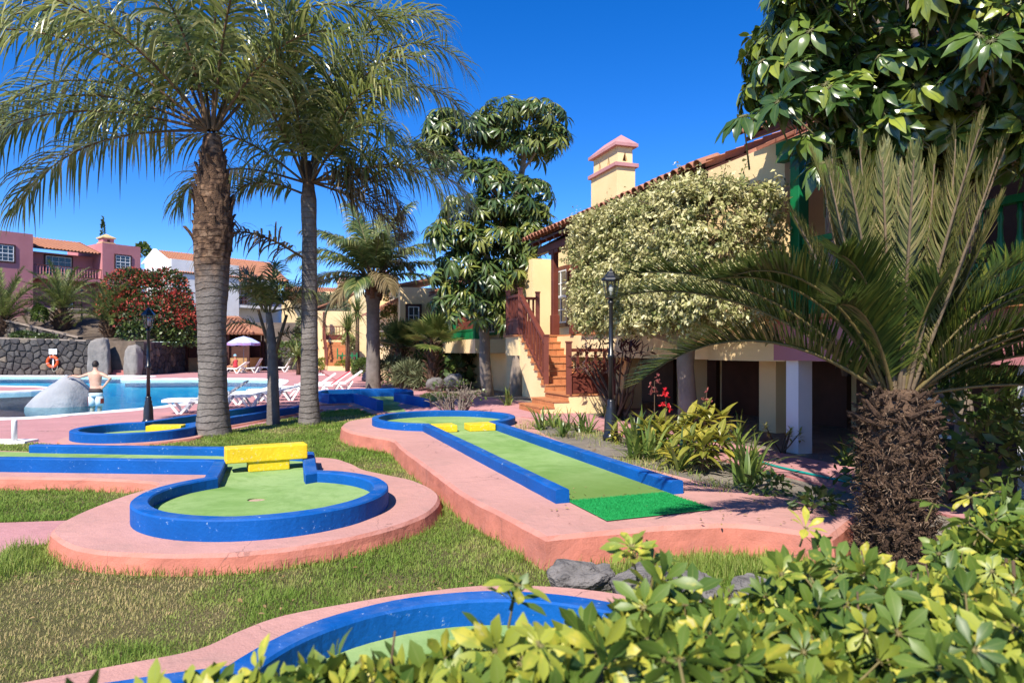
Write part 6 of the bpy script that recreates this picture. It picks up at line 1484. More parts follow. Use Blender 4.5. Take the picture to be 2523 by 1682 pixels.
CROT = leaf_t(5,.36,.16,.35,'ovate',.06)
def rosette(label, p, stems, h, ll, seed, mat=CRO, name='croton_plant', group='yellow leaved plants in the bed', per=11, flower=None, cat='plant'):
    T_ = thing(name, label, cat, p, group); r_ = random.Random(seed); rs_ = np.random.default_rng(seed); mb = MB()
    for i in range(stems):
        e_ = Vector(p)+Vector((r_.uniform(-.22,.22),r_.uniform(-.18,.18),h*r_.uniform(.55,1.05))); limb(mb, Vector(p)+Vector((r_.uniform(-.03,.03),0,-.03)), e_, .011, .006, i+seed, n=4)
        for j in range(per):
            az = j*2.4+r_.random(); el = R(70-95*j/per+r_.uniform(-10,10)); d = np.array([[math.cos(az)*math.cos(el),math.sin(az)*math.cos(el),math.sin(el)]]); upv = np.array([[-math.cos(az)*math.sin(el),-math.sin(az)*math.sin(el),math.cos(el)]])
            v,q,uv = scatter(CROT, np.array([e_])-np.array([[0,0,.012*j]]), d, upv, ll*r_.uniform(.7,1.15)); o = NP(); o.add(v,q,rs_.random(),uv); o.obj('leaf', [mat], T_)
    mb.obj('stems', TWIG, T_, True)
    if flower:
        o = NP()
        for k in range(flower[1]):
            b = Vector(p)+Vector((r_.uniform(-.06,.06),r_.uniform(-.06,.06),flower[2]+r_.uniform(-.16,.12))); d = unit(rs_.normal(0,1,(6,3))+np.array([0,0,.6])); v,q,uv = scatter(OVATE, np.tile(np.array(b),(6,1)), d, rs_.normal(0,1,(6,3)), .05); o.add(v,q,np.repeat(rs_.random(6),len(OVATE[0])),uv)
        o.obj('flowers', [flower[0]], T_, kind='stuff'); mb = MB(); mb.tube([Vector(p)+Z*.1,Vector(p)+Z*(flower[2]+.05)],[.008,.004],6); mb.obj('flower_stem', TWIG, T_)
    return T_
REDF = leafmat('red_flower', (.45,.01,.02), (.7,.02,.03), (.8,.05,.06), .45, .2, .4); PNKF = leafmat('dull_red_flower', (.20,.05,.05), (.35,.10,.09), (.45,.16,.12), .6, .2, .3)
rosette('yellow leaved plant with a bright red flower spike', G(1640,1118,.22), 6, .38, .27, 201, flower=(REDF,9,.72))
rosette('yellow leaved plant with a faded dark red spike near the lamp', G(1612,1100,.22), 4, .42, .24, 202, flower=(PNKF,10,.86))
rosette('tall yellow leaved plant in front of the fig trunk', G(1740,1125,.22), 6, .52, .28, 203, flower=(PNKF,5,.75))
rosette('green leaved plant in the middle of the bed', G(1735,1165,.22), 5, .40, .22, 204)
rosette('low yellow leaved plant at the front of the bed', G(1690,1150,.22), 5, .30, .24, 205)
rosette('bushy yellow leaved plant left of the tall one', G(1690,1128,.22), 5, .38, .22, 207)
rosette('yellow plant beside the lamp post foot', G(1530,1090,.22), 3, .26, .17, 209)
rosette('small yellow plant sprouting from a cut stump', W(-6.0,.30,.2), 5, .42, .09, 206, per=9)
LOWG = leafmat('low_shrub_leaf', (.045,.085,.02), (.11,.165,.035), (.26,.29,.06), .35, .25, .5)
OBO = leaf_t(3,.45,.12,.2,'obovate')
leafy('low_shrub', 'low leafy shrub at the near end of the bed', 'shrub', [(G(1890,1200,.28),(.20,.15,.09))], 130, .085, LOWG, tmpl=OBO, seed=72, group='low shrubs in the bed')
leafy('low_shrub', 'low dark leafy shrub on the concrete edge beside the cycad', 'shrub', [(G(2010,1240,.29),(.17,.13,.08))], 90, .10, LOWG, tmpl=OBO, seed=73, group='low shrubs in the bed')
leafy('shrub', 'dark shrub with a few bright leaves in the shade right of the cycad', 'shrub', [((3.75,5.9,.75),(.6,.5,.7)),((4.2,5.4,.6),(.6,.5,.6)),((3.5,6.4,.4),(.4,.4,.4))], 1500, .13, LOWG, tmpl=OBO, seed=74, base=(3.8,5.9,.1), stems=8)
CORD = leafmat('dark_red_cordyline_leaf', (.05,.015,.016), (.10,.03,.028), (.10,.07,.03), .4, .2, .4)
leafy('cordyline', 'thin stemmed shrub with dark red leaves behind the near lamp', 'shrub', [(W(-1.2,.35,1.75),(.5,.35,.25)),(W(-1.9,.35,1.35),(.5,.35,.3)),(W(-.5,.3,1.3),(.4,.3,.35))], 420, .16, CORD, tmpl=leaf_t(3,.22,.1,.3,'lance'), seed=75, base=W(-1.4,.45,.2), stems=16)
GREYT = simple('bleached_twig', (.22,.18,.15), (.13,.105,.085), 9, .9)
p = W(1.5,-2.05,.05); T_ = thing('twiggy_shrub', 'bare twisted grey shrub behind the round end of the straight lane', 'shrub', p); mb = MB(); r_ = random.Random(9)
for i in range(30):
    a = r_.uniform(0,6.28); k = r_.uniform(.2,.75); e_ = p+Vector((math.cos(a)*k,math.sin(a)*k*.6,r_.uniform(.35,.75))); q = limb(mb, p+Vector((math.cos(a)*.12,math.sin(a)*.1,-.05)), e_, .026, .008, i, .15)
    for j in range(3): b = q[r_.randrange(3,7)]; limb(mb, b, b+Vector((r_.uniform(-.2,.2),r_.uniform(-.2,.2),r_.uniform(.05,.25))), .009, .004, i+j, n=3)
mb.obj('twigs', GREYT, T_, True); leafy('', '', '', [(p+Z*.55,(.7,.4,.3))], 160, .07, DKG, T_, seed=76)
# shrubs further away
LAV = leafmat('grey_green_lavender', (.08,.10,.045), (.16,.18,.085), (.26,.24,.15), .6, .2, .3)
LANCE = leaf_t(2,.12,.05,.15,'strap')
leafy('lavender_bush', 'grey green lavender bush beyond the farthest lane', 'shrub', [(AT(965,925,27.5),(.75,.6,.62)),(AT(1010,930,26.5),(.6,.5,.5)),(AT(1045,938,26),(.45,.4,.35))], 3000, .3, LAV, tmpl=LANCE, up=.2, seed=80, base=AT(985,950,27), out_k=.9, jit=.35)
leafy('clipped_bush', 'clipped dark green bush left of the lavender', 'shrub', [(AT(893,910,33),(.5,.45,.5))], 2600, .09, LOWG, seed=81, base=AT(893,935,33))
for i,(px,py,d,lab) in enumerate(((910,928,31,'grey rock between the clipped bush and the palm trunk'),(1072,946,24.5,'pale rock below the fan palms'),(1120,940,23,'dark rock beside the dark climber'))):
    q = AT(px,py,d); rock('garden_rock', lab, q, (.32,.28,.26), 50+i, GREYROCK, 3, .35, group='rocks along the far path')
leafy('variegated_bush', 'clipped variegated bush beside the distant path lamp', 'shrub', [(AT(806,840,50),(.72,.7,.98))], 3500, .12, FIG, seed=82, base=AT(806,870,50))
leafy('variegated_bush', 'small variegated bush right of the distant green fence', 'shrub', [(AT(858,850,49),(.5,.5,.8))], 2200, .12, FIG, seed=83, base=AT(858,880,49))
leafy('yellow_flower_bed', 'low yellow flowering plants along the distant path', 'shrub', [(AT(800,893,48),(.9,.5,.3)),(AT(855,898,46),(.8,.5,.3)),(AT(775,905,46),(.6,.5,.4))], 2600, .12, leafmat('yellow_green_bedding', (.08,.12,.02), (.2,.24,.03), (.5,.45,.04), .5, .2, .3), seed=84, base=AT(820,905,47))
leafy('vine_shrub', 'yellow leaved creeper hanging on the distant cream porch', 'shrub', [(AT(965,800,31),(.7,.4,.9)),(AT(975,730,31),(.5,.4,.5)),(AT(940,850,32),(.5,.4,.6))], 2000, .13, leafmat('yellow_creeper', (.10,.13,.03), (.26,.25,.06), (.45,.38,.10), .5, .2, .3), seed=85, base=AT(965,880,31), stems=10)
leafy('tree', 'grey green tree in front of the farthest cream house', 'tree', [(AT(800,775,62),(2.2,1.6,2.0)),(AT(770,810,60),(1.5,1.2,1.5))], 2600, .26, LAV, seed=86, base=AT(795,850,62), stems=10)
REDB = leafmat('red_bush_leaf', (.035,.06,.018), (.075,.10,.028), (.13,.15,.04), .5, .2, .35)
hb = [(AT(330,715,48),(2.0,1.6,1.4)),(AT(395,730,48),(2.1,1.6,1.8)),(AT(300,760,47),(1.5,1.3,1.4)),(AT(430,775,47.5),(1.5,1.3,1.6)),(AT(370,790,46.5),(2.2,1.4,1.5)),(AT(455,800,47),(.9,1,1.0))]
RB = leafy('flowering_bush', 'big rounded bush covered in red flowers beside the pink house', 'shrub', hb, 11000, .24, REDB, seed=87, base=AT(380,835,48), stems=14)
rs_ = np.random.default_rng(88); o = NP()
for c,rd in hb:
    m = 420; d = unit(rs_.normal(0,1,(m,3))); d[:,1] = -np.abs(d[:,1]); d[:,2] = np.where(d[:,2] < -.3,-d[:,2],d[:,2]); P = np.array(c)+d*np.array(rd)*rs_.uniform(.92,1.12,(m,1)); v,q,uv = scatter(OVATE,P,d+rs_.normal(0,.5,(m,3)),rs_.normal(0,1,(m,3)),rs_.uniform(.10,.22,m)); o.add(v,q,np.repeat(rs_.random(m),len(OVATE[0])),uv)
o.obj('flowers', [leafmat('coral_red_flower', (.32,.035,.03), (.55,.07,.05), (.62,.16,.11), .5, .2, .3)], RB, kind='stuff')
leafy('shrub', 'small round shrub between two of the young date palms', 'shrub', [(AT(97,778,47.5),(.5,.45,.75))], 1400, .16, LOWG, seed=89, base=AT(97,805,47.5))
leafy('ground_cover', 'low green ground cover above the life ring wall', 'shrub', [(AT(60,828,44.5),(.9,.5,.3)),(AT(110,832,44.2),(.7,.5,.25))], 1300, .15, DKG, seed=90, base=AT(80,835,44.4))
leafy('shrub', 'dark shrubs in the shade under the red bush', 'shrub', [(AT(330,822,45.2),(1.0,.7,.8)),(AT(400,835,46),(1.4,.8,.9)),(AT(460,838,47),(.9,.7,.9))], 1800, .24, DKG, seed=91, base=AT(380,850,46))
leafy('tree', 'far green tree between the pink and the white house', 'tree', [(AT(352,622,80),(.7,.8,1.0))], 600, .35, LOWG, seed=92, base=AT(352,660,80))
spiky('tuft of yellow green leaves behind the big palm trunk', Vector(((478-1261)*49/FPX,49,2.3)), 1.6, 1.3, 60, 43, name='yucca')
leafy('tree', 'slender dark cypress above the pink house roof', 'tree', [(AT(253,580,66),(.13,.13,1.7))], 420, .2, DKG, seed=93, base=AT(253,640,66))
leafy('shrub', 'leafy green shrub in front of the stone wall behind the slim palms', 'shrub', [(AT(712,868,50),(1.2,.8,.8)),(AT(745,850,51),(.9,.7,1.1))], 1500, .2, LOWG, seed=94, base=AT(725,890,50), stems=8)
spiky('spiky green plant behind the loungers right of the slim palms', Vector(((735-1261)*43/FPX,43,.0)), 1.2, 1.2, 90, 46)
leafy('shrub', 'pale leaved shrub in front of the cream end wall', 'shrub', [(AT(1020,850,30),(.9,.6,.9)),(AT(1050,900,28.5),(.6,.5,.5))], 1400, .16, LOWG, seed=95, base=AT(1030,915,29.5), stems=8)
# ================================================================ lamp posts
LB = MB(); LB.lathe([(.125,0),(.125,.05),(.105,.07),(.10,.12),(.092,.34),(.07,.42),(.075,.46),(.055,.49),(.058,.55),(.04,.58)],20); LB = LB.mesh('post_base', BLACKM, True)
LP = MB(); LP.lathe([(.038,.58),(.036,1.16),(.052,1.175),(.055,1.2),(.05,1.225),(.034,1.24),(.030,1.95),(.045,1.965),(.045,1.99),(.028,2.0),(.034,2.03)],16); LP = LP.mesh('pole', BLACKM, True)
def hexring(r, z): return [Vector((r*math.cos(R(60*k+30)), r*math.sin(R(60*k+30)), z)) for k in range(6)]
lo, hi = hexring(.078,2.055), hexring(.118,2.30)
LF = MB()
for k in range(6): LF.bar(lo[k], hi[k], .013, .013); LF.bar(lo[k], lo[(k+1)%6], .02, .02); LF.bar(hi[k], hi[(k+1)%6], .024, .022)
LF.lathe([(.03,2.02),(.082,2.045),(.082,2.05)],6); LF = LF.mesh('lantern_frame', BLACKM)
LR = MB(); LR.lathe([(.145,2.305),(.14,2.325),(.105,2.355),(.075,2.395),(.06,2.405),(.055,2.425),(.03,2.44),(.016,2.455)],6); LR = LR.mesh('lantern_roof', BLACKM)
LN = MB(); LN.lathe([(.01,2.45),(.016,2.465),(.006,2.48),(.003,2.52)],10); LN = LN.mesh('finial', BLACKM, True)
LG = []
for k in range(6):
    m_ = MB(); a,b,c,d = lo[k],lo[(k+1)%6],hi[(k+1)%6],hi[k]; m_.add([a,b,c,d],[(0,1,2,3)]); LG.append(m_.mesh('pane', PANE))
LBULB = MB(); LBULB.lathe([(.018,2.05),(.02,2.12),(.032,2.15),(.036,2.19),(.02,2.23),(.004,2.24)],12); LBULB = LBULB.mesh('bulb', simple('milky_bulb',(.7,.7,.66),None,3,.35), True)
def lamp(label, p, rz=0, sc=1.0):
    T_ = thing('street_lamp', label, 'lamp post', p, 'black lantern lamp posts'); M_ = TR(p, rz, sc)
    link('post_base', LB, T_, M_); link('pole', LP, T_, M_); f = link('lantern', LF, T_, M_); link('lantern_roof', LR, f, M_); link('finial', LN, f, M_); link('bulb', LBULB, f, M_)
    for g in LG: link('pane', g, f, M_)
lamp('black lamp post at the pool side left of the big palm', G(365,1042), .2, 1.0)
lamp('near black lamp post in the bed in front of the clipped fig tree', Vector((1.465,10.1,.24)), .3, 1.02)
lamp('black lamp post in front of the dark climber left of the stairs', Vector((-1.12,27,.28)), 0, .98)
lamp('distant black lamp post behind the lavender bush', Vector(((959-1261)*40/FPX,40,.15)), .4)
lamp('distant black lamp post left of the feathery palm trunk', Vector(((905-1261)*49/FPX,49,.35)), .1)
lamp('distant black lamp post at the edge of the splash pool', Vector(((813-1261)*48.5/FPX,48.5,.0)), .3)
lamp('distant black lamp post below the pink house door', Vector(((201-1261)*51/FPX,51,hz((201-1261)*51/FPX,51)-.05)), .5)
lamp('distant black lamp post in front of the shaded wall', Vector(((411-1261)*50/FPX,50,.0)), .0)
# ================================================================ sun loungers
def lounger_meshes(ang):
    z = Z; o = {}
    mb = MB(); 
    for i in range(9): mb.box((.09+.135*i,0,.335),(.105,.56,.022))
    o['seat_slats'] = mb.mesh('seat_slats', WHITE)
    mb = MB()
    for s_ in (-1,1): mb.box((.62,s_*.30,.32),(1.28,.05,.07)); 
    mb.box((-.01,0,.32),(.06,.65,.07)); o['frame'] = mb.mesh('frame', WHITE)
    mb = MB(); c,s = math.cos(ang), math.sin(ang)
    for s_ in (-1,1): mb.bar((1.24,s_*.28,.34),(1.24+.74*c,s_*.28,.34+.74*s),.05,.045)
    for i in range(6): a = .08+.125*i; mb.box((1.24+a*c,0,.345+a*s),(.1,.56,.02),(Vector((c,0,s)),Vector((0,1,0)),Vector((-s,0,c))))
    o['backrest'] = mb.mesh('backrest', WHITE)
    mb = MB(); mb.bar((.10,0,.30),(.32,0,0),.05,.06); mb.bar((.62,0,.30),(.36,0,0),.05,.06); o['front_leg'] = mb.mesh('leg', WHITE)
    mb = MB(); mb.bar((1.0,0,.30),(1.2,0,0),.05,.06); mb.bar((1.5,0,.34+.1*s),(1.26,0,0),.05,.06); o['rear_leg'] = mb.mesh('leg', WHITE)
    return o
LO = {k: lounger_meshes(R(k)) for k in (12,35,60)}
TOW = MB(); TOW.box((0,0,0),(1.0,.5,.012)); 
RED = simple('red_towel', (.62,.03,.05), (.5,.02,.04), 12, .9); NAVY = simple('dark_blue_towel', (.03,.04,.08), None, 12, .9)
TOWR = TOW.mesh('towel', RED); TOWN = TOW.mesh('towel', NAVY)
def lounger(label, p, rz, ang=35, group='white sun loungers beside the pool', towel=None):
    T_ = thing('sun_lounger', label, 'sun lounger', p, group); M_ = TR(p, rz); o = LO[ang]
    for k in ('seat_slats','frame','backrest'): link(k, o[k], T_, M_)
    for k in ('front_leg','rear_leg'):
        for s_ in (-.27,.27): link('leg', o[k], T_, M_ @ Matrix.Translation((0,s_,0)))
    if towel:
        a = R(ang); c,s = math.cos(a), math.sin(a); q = M_ @ frameM(Vector((1.24+.36*c,0,.34+.36*s))+Vector((-s,0,c))*.03, Vector((c,0,s)), Y, Vector((-s,0,c))) @ Matrix.Diagonal((.8,1,1,1))
        link('towel', towel, None, q, 'red towel over the raised back of a poolside lounger' if towel is TOWR else 'dark blue towel over a lounger below the parasol', 'towel')
ZD = .012
lounger('white lounger nearest the camera, partly behind the big palm trunk', Vector((-8.45,16.7,ZD)), R(14), 35)
lounger('white lounger second from the camera beside the pool', Vector((-8.25,18.2,ZD)), R(12), 12)
lounger('white lounger third from the camera beside the pool', Vector((-8.15,19.5,ZD)), R(12), 12)
lounger('white lounger fourth from the camera beside the pool', Vector((-8.05,20.9,ZD)), R(14), 35)
lounger('white lounger just left of the red towel one', Vector((-7.7,22.4,ZD)), R(16), 35)
lounger('white lounger with the red towel on its back', Vector((-7.55,23.8,ZD)), R(16), 35, towel=TOWR)
lounger('white lounger farthest along the near pool row', Vector((-7.45,25.3,ZD)), R(16), 35)
gf = 'white sun loungers across the pool'
lounger('distant white lounger the sunbather lies on', Vector((-25.4,51.6,ZD)), R(8), 12, gf); lounger('distant white lounger in front of the sunbather', Vector((-24.7,50.2,ZD)), R(8), 12, gf)
lounger('distant white lounger on which the person in red sits', Vector((-19.6,46.0,ZD)), R(-4), 35, gf); lounger('distant lounger with a dark towel right of the parasol pole', Vector((-18.9,47.0,ZD)), R(5), 60, gf, TOWN)
lounger('distant white lounger with its back up high behind the dark towel', Vector((-18.6,49.0,ZD)), R(8), 60, gf); lounger('farthest right of the loungers below the parasol', Vector((-17.4,48.6,ZD)), R(8), 60, gf)
# ================================================================ parasol
UB = G(600,919); UB.z = ZD; T_ = thing('parasol', 'pale violet blue parasol open beside the kiosk', 'parasol', UB)
mb = MB(); mb.lathe([(.28,0),(.28,.06),(.06,.1),(.05,.3)],16,UB); mb.obj('base', simple('grey_base',(.3,.3,.3)), T_); mb = MB(); mb.tube([UB+Z*.1,UB+Z*2.52],[.022,.02],10); mb.obj('pole', simple('grey_pole',(.25,.25,.27),None,3,.4), T_)
UPM = simple('violet_blue_canvas', (.50,.55,.85), (.42,.47,.80), 4, .85); VAL = simple('parasol_valance', (.30,.34,.70), (.40,.16,.30), 2.2, .85)
for k in range(8):
    a0,a1 = R(45*k),R(45*(k+1)); rr_ = [(0.03,2.50),(.55,2.36),(1.12,2.06)]; vs = []
    for r_0,z_0 in rr_:
        for j in range(4):
            a = a0+(a1-a0)*j/3; sagk = 1-.05*math.sin(math.pi*j/3)*(r_0/1.12); vs.append(UB+Vector((r_0*sagk*math.cos(a),r_0*sagk*math.sin(a),z_0-.03*math.sin(math.pi*j/3)*(r_0/1.12))))
    fs = [(i*4+j,i*4+j+1,i*4+4+j+1,i*4+4+j) for i in range(2) for j in range(3)]; mb = MB(); mb.add(vs,fs); pn = mb.obj('canopy_panel', UPM, T_)
    mb = MB(); mb.add(vs[8:12]+[v+Vector((0,0,-.17)) for v in vs[8:12]],[(j,j+1,4+j+1,4+j) for j in range(3)]); mb.obj('valance', VAL, pn)
    mb = MB(); mb.bar(UB+Z*2.46, UB+Vector((1.1*math.cos(a0),1.1*math.sin(a0),2.03)), .015,.015); mb.obj('rib', simple('rib%d'%k,(.2,.2,.2)), T_)
# ================================================================ people
SKIN = NT('skin'); _t = SKIN; _c = _t.mix(_t.mapr(_t.noise(7,4),.35,.65), (.62,.37,.26), (.55,.29,.20)); SKIN = _t.end(_t.bsdf(_c,.5,.4))
SKIN2 = simple('tanned_skin', (.45,.22,.13), (.38,.17,.10), 8, .5)
HAIR = simple('dark_hair', (.018,.013,.011), (.03,.02,.016), 40, .5, 120, .6)
def loft(mb, rings, n=18):
    """rings: (centre, half width vector, half depth vector)"""
    vs = []
    for c,a,b in rings: vs += [Vector(c)+Vector(a)*math.cos(2*math.pi*k/n)+Vector(b)*math.sin(2*math.pi*k/n) for k in range(n)]
    m = len(rings); fs = [(i*n+k,i*n+(k+1)%n,(i+1)*n+(k+1)%n,(i+1)*n+k) for i in range(m-1) for k in range(n)]+[tuple(range(n-1,-1,-1)),tuple((m-1)*n+k for k in range(n))]
    return mb.add(vs,fs)
def ball(mb, c, r): 
    c = Vector(c); r = r if hasattr(r,'__len__') else (r,r,r); rings = []
    for i in range(9):
        t = math.pi*(i+.25)/8.5; rings.append((c+Vector((0,0,-math.cos(t)*r[2])),(math.sin(t)*r[0],0,0),(0,math.sin(t)*r[1],0)))
    return loft(mb, rings, 16)
def hand(mb, w_, d, n, L=.18, curl=.35, thumb=1):
    """palm and five fingers from wrist w_ along d; n points out of the back of the hand"""
    w_ = Vector(w_); d = Vector(d).normalized(); s = d.cross(Vector(n)).normalized(); n = s.cross(d).normalized()
    loft(mb, [(w_,s*.026,n*.020),(w_+d*.035,s*.036,n*.017),(w_+d*.085,s*.042,n*.014),(w_+d*.095,s*.040,n*.012)],12)
    for i,(o,l) in enumerate(((-.032,.062),(-.011,.074),(.011,.078),(.031,.07))):
        b = w_+d*.085+s*o; m = b+d*l*.55-n*l*.12*curl*2; t = m+d*l*.42-n*l*.42*curl*2; mb.tube([b-d*.02,b,m,t],[.0095,.0098,.0090,.0078],8)
    b = w_+d*.03+s*(.03*thumb); mb.tube([b,b+s*thumb*.03+d*.025,b+s*thumb*.038+d*.06],[.013,.0115,.009],8)
def person(name, label, M_, body, skin, hair, clothes, cat='person', voxel=.0095, eyes=None):
    T_ = thing(name, label, cat, M_.translation)
    o = body.obj('body', skin, T_, True, M_); m = o.modifiers.new('remesh','REMESH'); m.mode = 'VOXEL'; m.voxel_size = voxel; m.use_smooth_shade = True; m = o.modifiers.new('smooth','SMOOTH'); m.iterations = 3; m.factor = .5
    if hair: hair[0].obj('hair', hair[1], T_, True, M_)
    for nm,mb,mt in clothes: mb.obj(nm, mt, T_, True, M_)
    if eyes: mb = MB(); [ball(mb,e,.011) for e in eyes]; mb.obj('eyes', WHITE, T_, True, M_)
    return T_
# bather: back to the camera, left hand on the boulder, right hand on the hip (local x right, y away, z up from the feet)
b = MB()
loft(b, [((0,0,.80),(.13,0,0),(0,.10,0)),((0,0,.90),(.172,0,0),(0,.118,0)),((0,0,.98),(.17,0,0),(0,.115,0)),((-.01,0,1.09),(.145,0,0),(0,.098,0)),((-.015,0,1.22),(.158,0,0),(0,.105,0)),((-.02,0,1.34),(.182,0,0),(0,.115,0)),((-.02,0,1.43),(.188,0,0),(0,.105,0)),((-.02,.0,1.48),(.15,0,0),(0,.08,0)),((-.02,.01,1.515),(.075,0,0),(0,.06,0)),((-.022,.02,1.56),(.056,0,0),(0,.058,0)),((-.025,.03,1.61),(.055,0,0),(0,.06,0))],24)
hc = Vector((-.03,.045,1.68)); ball(b, hc, (.077,.097,.122)); ball(b, hc+Vector((0,.098,-.02)), (.014,.02,.022))
for s_ in (-1,1): ball(b, hc+Vector((s_*.079,-.005,-.012)), (.012,.024,.034))
for s_ in (-1,1): b.tube([(s_*.085,0,.86),(s_*.095,.0,.72),(s_*.10,.015,.50),(s_*.10,-.01,.36),(s_*.10,-.015,.28),(s_*.10,-.01,.09)],[.092,.086,.060,.058,.054,.036],14); loft(b,[((s_*.10,-.055,.04),(.03,0,0),(0,0,.03)),((s_*.10,.02,.045),(.04,0,0),(0,0,.04)),((s_*.105,.12,.03),(.045,0,0),(0,0,.025)),((s_*.105,.19,.02),(.035,0,0),(0,0,.015))],12)
ls, le, lw_ = Vector((-.185,0,1.425)), Vector((-.47,.06,1.345)), Vector((-.715,.12,1.375)); b.tube([(-.10,0,1.42),ls,ls.lerp(le,.45),le,le.lerp(lw_,.35),lw_],[.062,.058,.048,.039,.040,.027],12)
hand(b, lw_, Vector((-1,.25,-.12)), Vector((0,-.2,1)), thumb=-1, curl=.5)
rs_, re_, rw_ = Vector((.155,0,1.425)), Vector((.43,-.06,1.30)), Vector((.235,-.045,1.07)); b.tube([(.08,0,1.42),rs_,rs_.lerp(re_,.5),re_,re_.lerp(rw_,.35),rw_],[.062,.058,.047,.040,.040,.028],12)
hand(b, rw_, Vector((-.75,.25,-.45)), Vector((.5,-.8,.1)), thumb=1, curl=.6)
h = MB(); ball(h, hc+Vector((0,-.014,.022)), (.086,.098,.112))
wb = MB(); loft(wb, [((-.005,0,.895),(.188,0,0),(0,.132,0)),((-.005,0,.95),(.186,0,0),(0,.13,0)),((-.008,0,1.02),(.168,0,0),(0,.118,0)),((-.008,0,1.025),(.15,0,0),(0,.10,0))],24)
sh = MB(); loft(sh, [((0,0,.78),(.180,0,0),(0,.128,0)),((0,0,.84),(.187,0,0),(0,.133,0)),((0,0,.90),(.190,0,0),(0,.134,0)),((0,0,.91),(.17,0,0),(0,.12,0))],24)
for s_ in (-1,1): loft(sh, [((s_*.098,0,.53),(.102,0,0),(0,.108,0)),((s_*.096,0,.65),(.102,0,0),(0,.112,0)),((s_*.092,0,.80),(.10,0,0),(0,.125,0))],18)
rp = MB()
for s_,z0,z1 in ((-1,.53,.80),(1,.60,.74)):
    vs = []
    for z in (z0,z1):
        for k in range(7): a = math.pi*.5*(k/6-.5)*1.1+(math.pi if s_ < 0 else 0); vs.append((s_*.098+.1065*math.cos(a)*1.0,.117*math.sin(a),z))
    rp.add(vs,[(k,k+1,7+k+1,7+k) for k in range(6)])
MP = AT(236,998,19.3); MM = TR((MP.x,19.3,-.545), .06)
person('person', 'bather in swimming shorts seen from behind leaning on the pool boulder', MM, b, SKIN, (h,HAIR), [('waistband',wb,simple('dark_brown_band',(.055,.035,.03))),('shorts',sh,simple('pale_print_shorts',(.55,.62,.66),(.40,.48,.52),14,.8)),('side_panel',rp,simple('red_panel',(.62,.06,.03)))], eyes=[hc+Vector((-.028,.088,.0)),hc+Vector((.028,.088,.0))])
# seated figure in red below the parasol, seen from behind
def sitter():
    b = MB(); loft(b, [((0,0,.02),(.17,0,0),(0,.14,0)),((0,.02,.14),(.175,0,0),(0,.13,0)),((0,.03,.30),(.15,0,0),(0,.11,0)),((0,.03,.46),(.175,0,0),(0,.12,0)),((0,.02,.55),(.16,0,0),(0,.09,0)),((0,.02,.60),(.07,0,0),(0,.06,0)),((0,.03,.68),(.055,0,0),(0,.06,0))],18)
    hc = Vector((0,.05,.79)); ball(b,hc,(.076,.095,.118)); ball(b,hc+Vector((0,.096,-.02)),(.014,.02,.022))
    for s_ in (-1,1):
        b.tube([(s_*.09,0,.08),(s_*.11,.25,.10),(s_*.12,.45,.12),(s_*.12,.70,.06),(s_*.12,.86,.03)],[.09,.08,.06,.055,.035],12); loft(b,[((s_*.12,.84,.0),(.03,0,0),(0,.03,0)),((s_*.12,.90,.06),(.035,0,0),(0,.03,0)),((s_*.12,.92,.17),(.03,0,0),(0,.015,0))],10)
        b.tube([(s_*.12,.02,.52),(s_*.19,.03,.50),(s_*.24,.10,.30),(s_*.17,.30,.20)],[.06,.055,.04,.028],10); hand(b,(s_*.17,.30,.20),(-s_*.2,1,-.2),(0,0,1),thumb=-s_)
    return b,hc
b,hc = sitter(); tp = MB(); loft(tp,[((0,.01,.05),(.185,0,0),(0,.148,0)),((0,.02,.14),(.187,0,0),(0,.142,0)),((0,.03,.30),(.163,0,0),(0,.122,0)),((0,.03,.46),(.187,0,0),(0,.132,0)),((0,.02,.545),(.165,0,0),(0,.098,0)),((0,.02,.56),(.10,0,0),(0,.07,0))],20)
hat = MB(); loft(hat,[(hc+Vector((0,0,.02)),(.10,0,0),(0,.12,0)),(hc+Vector((0,0,.03)),(.092,0,0),(0,.11,0)),(hc+Vector((0,0,.09)),(.085,0,0),(0,.10,0)),(hc+Vector((0,0,.135)),(.05,0,0),(0,.06,0)),(hc+Vector((0,0,.14)),(.01,0,0),(0,.01,0))],16)
person('person', 'person in a red top and pale blue cap sitting below the parasol', TR((-18.6,45.95,.37), R(70)), b, SKIN2, (hat,simple('pale_blue_cap',(.25,.5,.65))), [('top',tp,simple('red_top',(.72,.06,.08)))], voxel=.014)
# sunbather lying on the far lounger (lying along local x)
b = MB(); loft(b, [((.86,0,.10),(0,.13,0),(0,0,.09)),((1.0,0,.10),(0,.165,0),(0,0,.10)),((1.15,0,.10),(0,.14,0),(0,0,.095)),((1.35,0,.13),(0,.17,0),(0,0,.10)),((1.48,0,.16),(0,.15,0),(0,0,.08)),((1.53,0,.17),(0,.065,0),(0,0,.055)),((1.60,0,.19),(0,.055,0),(0,0,.055))],16)
hc = Vector((1.70,0,.21)); ball(b,hc,(.115,.08,.095)); ball(b,hc+Vector((-.02,0,.095)),(.02,.014,.02))
for s_ in (-1,1):
    b.tube([(.92,s_*.09,.10),(.70,s_*.10,.12),(.47,s_*.10,.12),(.25,s_*.09,.08),(.05,s_*.09,.06)],[.09,.08,.058,.055,.035],12); loft(b,[((.03,s_*.09,.04),(.03,0,0),(0,.03,0)),((.01,s_*.10,.10),(.03,0,0),(0,.035,0)),((.0,s_*.11,.2),(.015,0,0),(0,.03,0))],10)
    b.tube([(1.42,s_*.12,.15),(1.40,s_*.2,.13),(1.18,s_*.25,.07),(.98,s_*.22,.06)],[.055,.05,.04,.027],10); hand(b,(.98,s_*.22,.06),(-1,0,-.1),(0,0,1),thumb=s_)
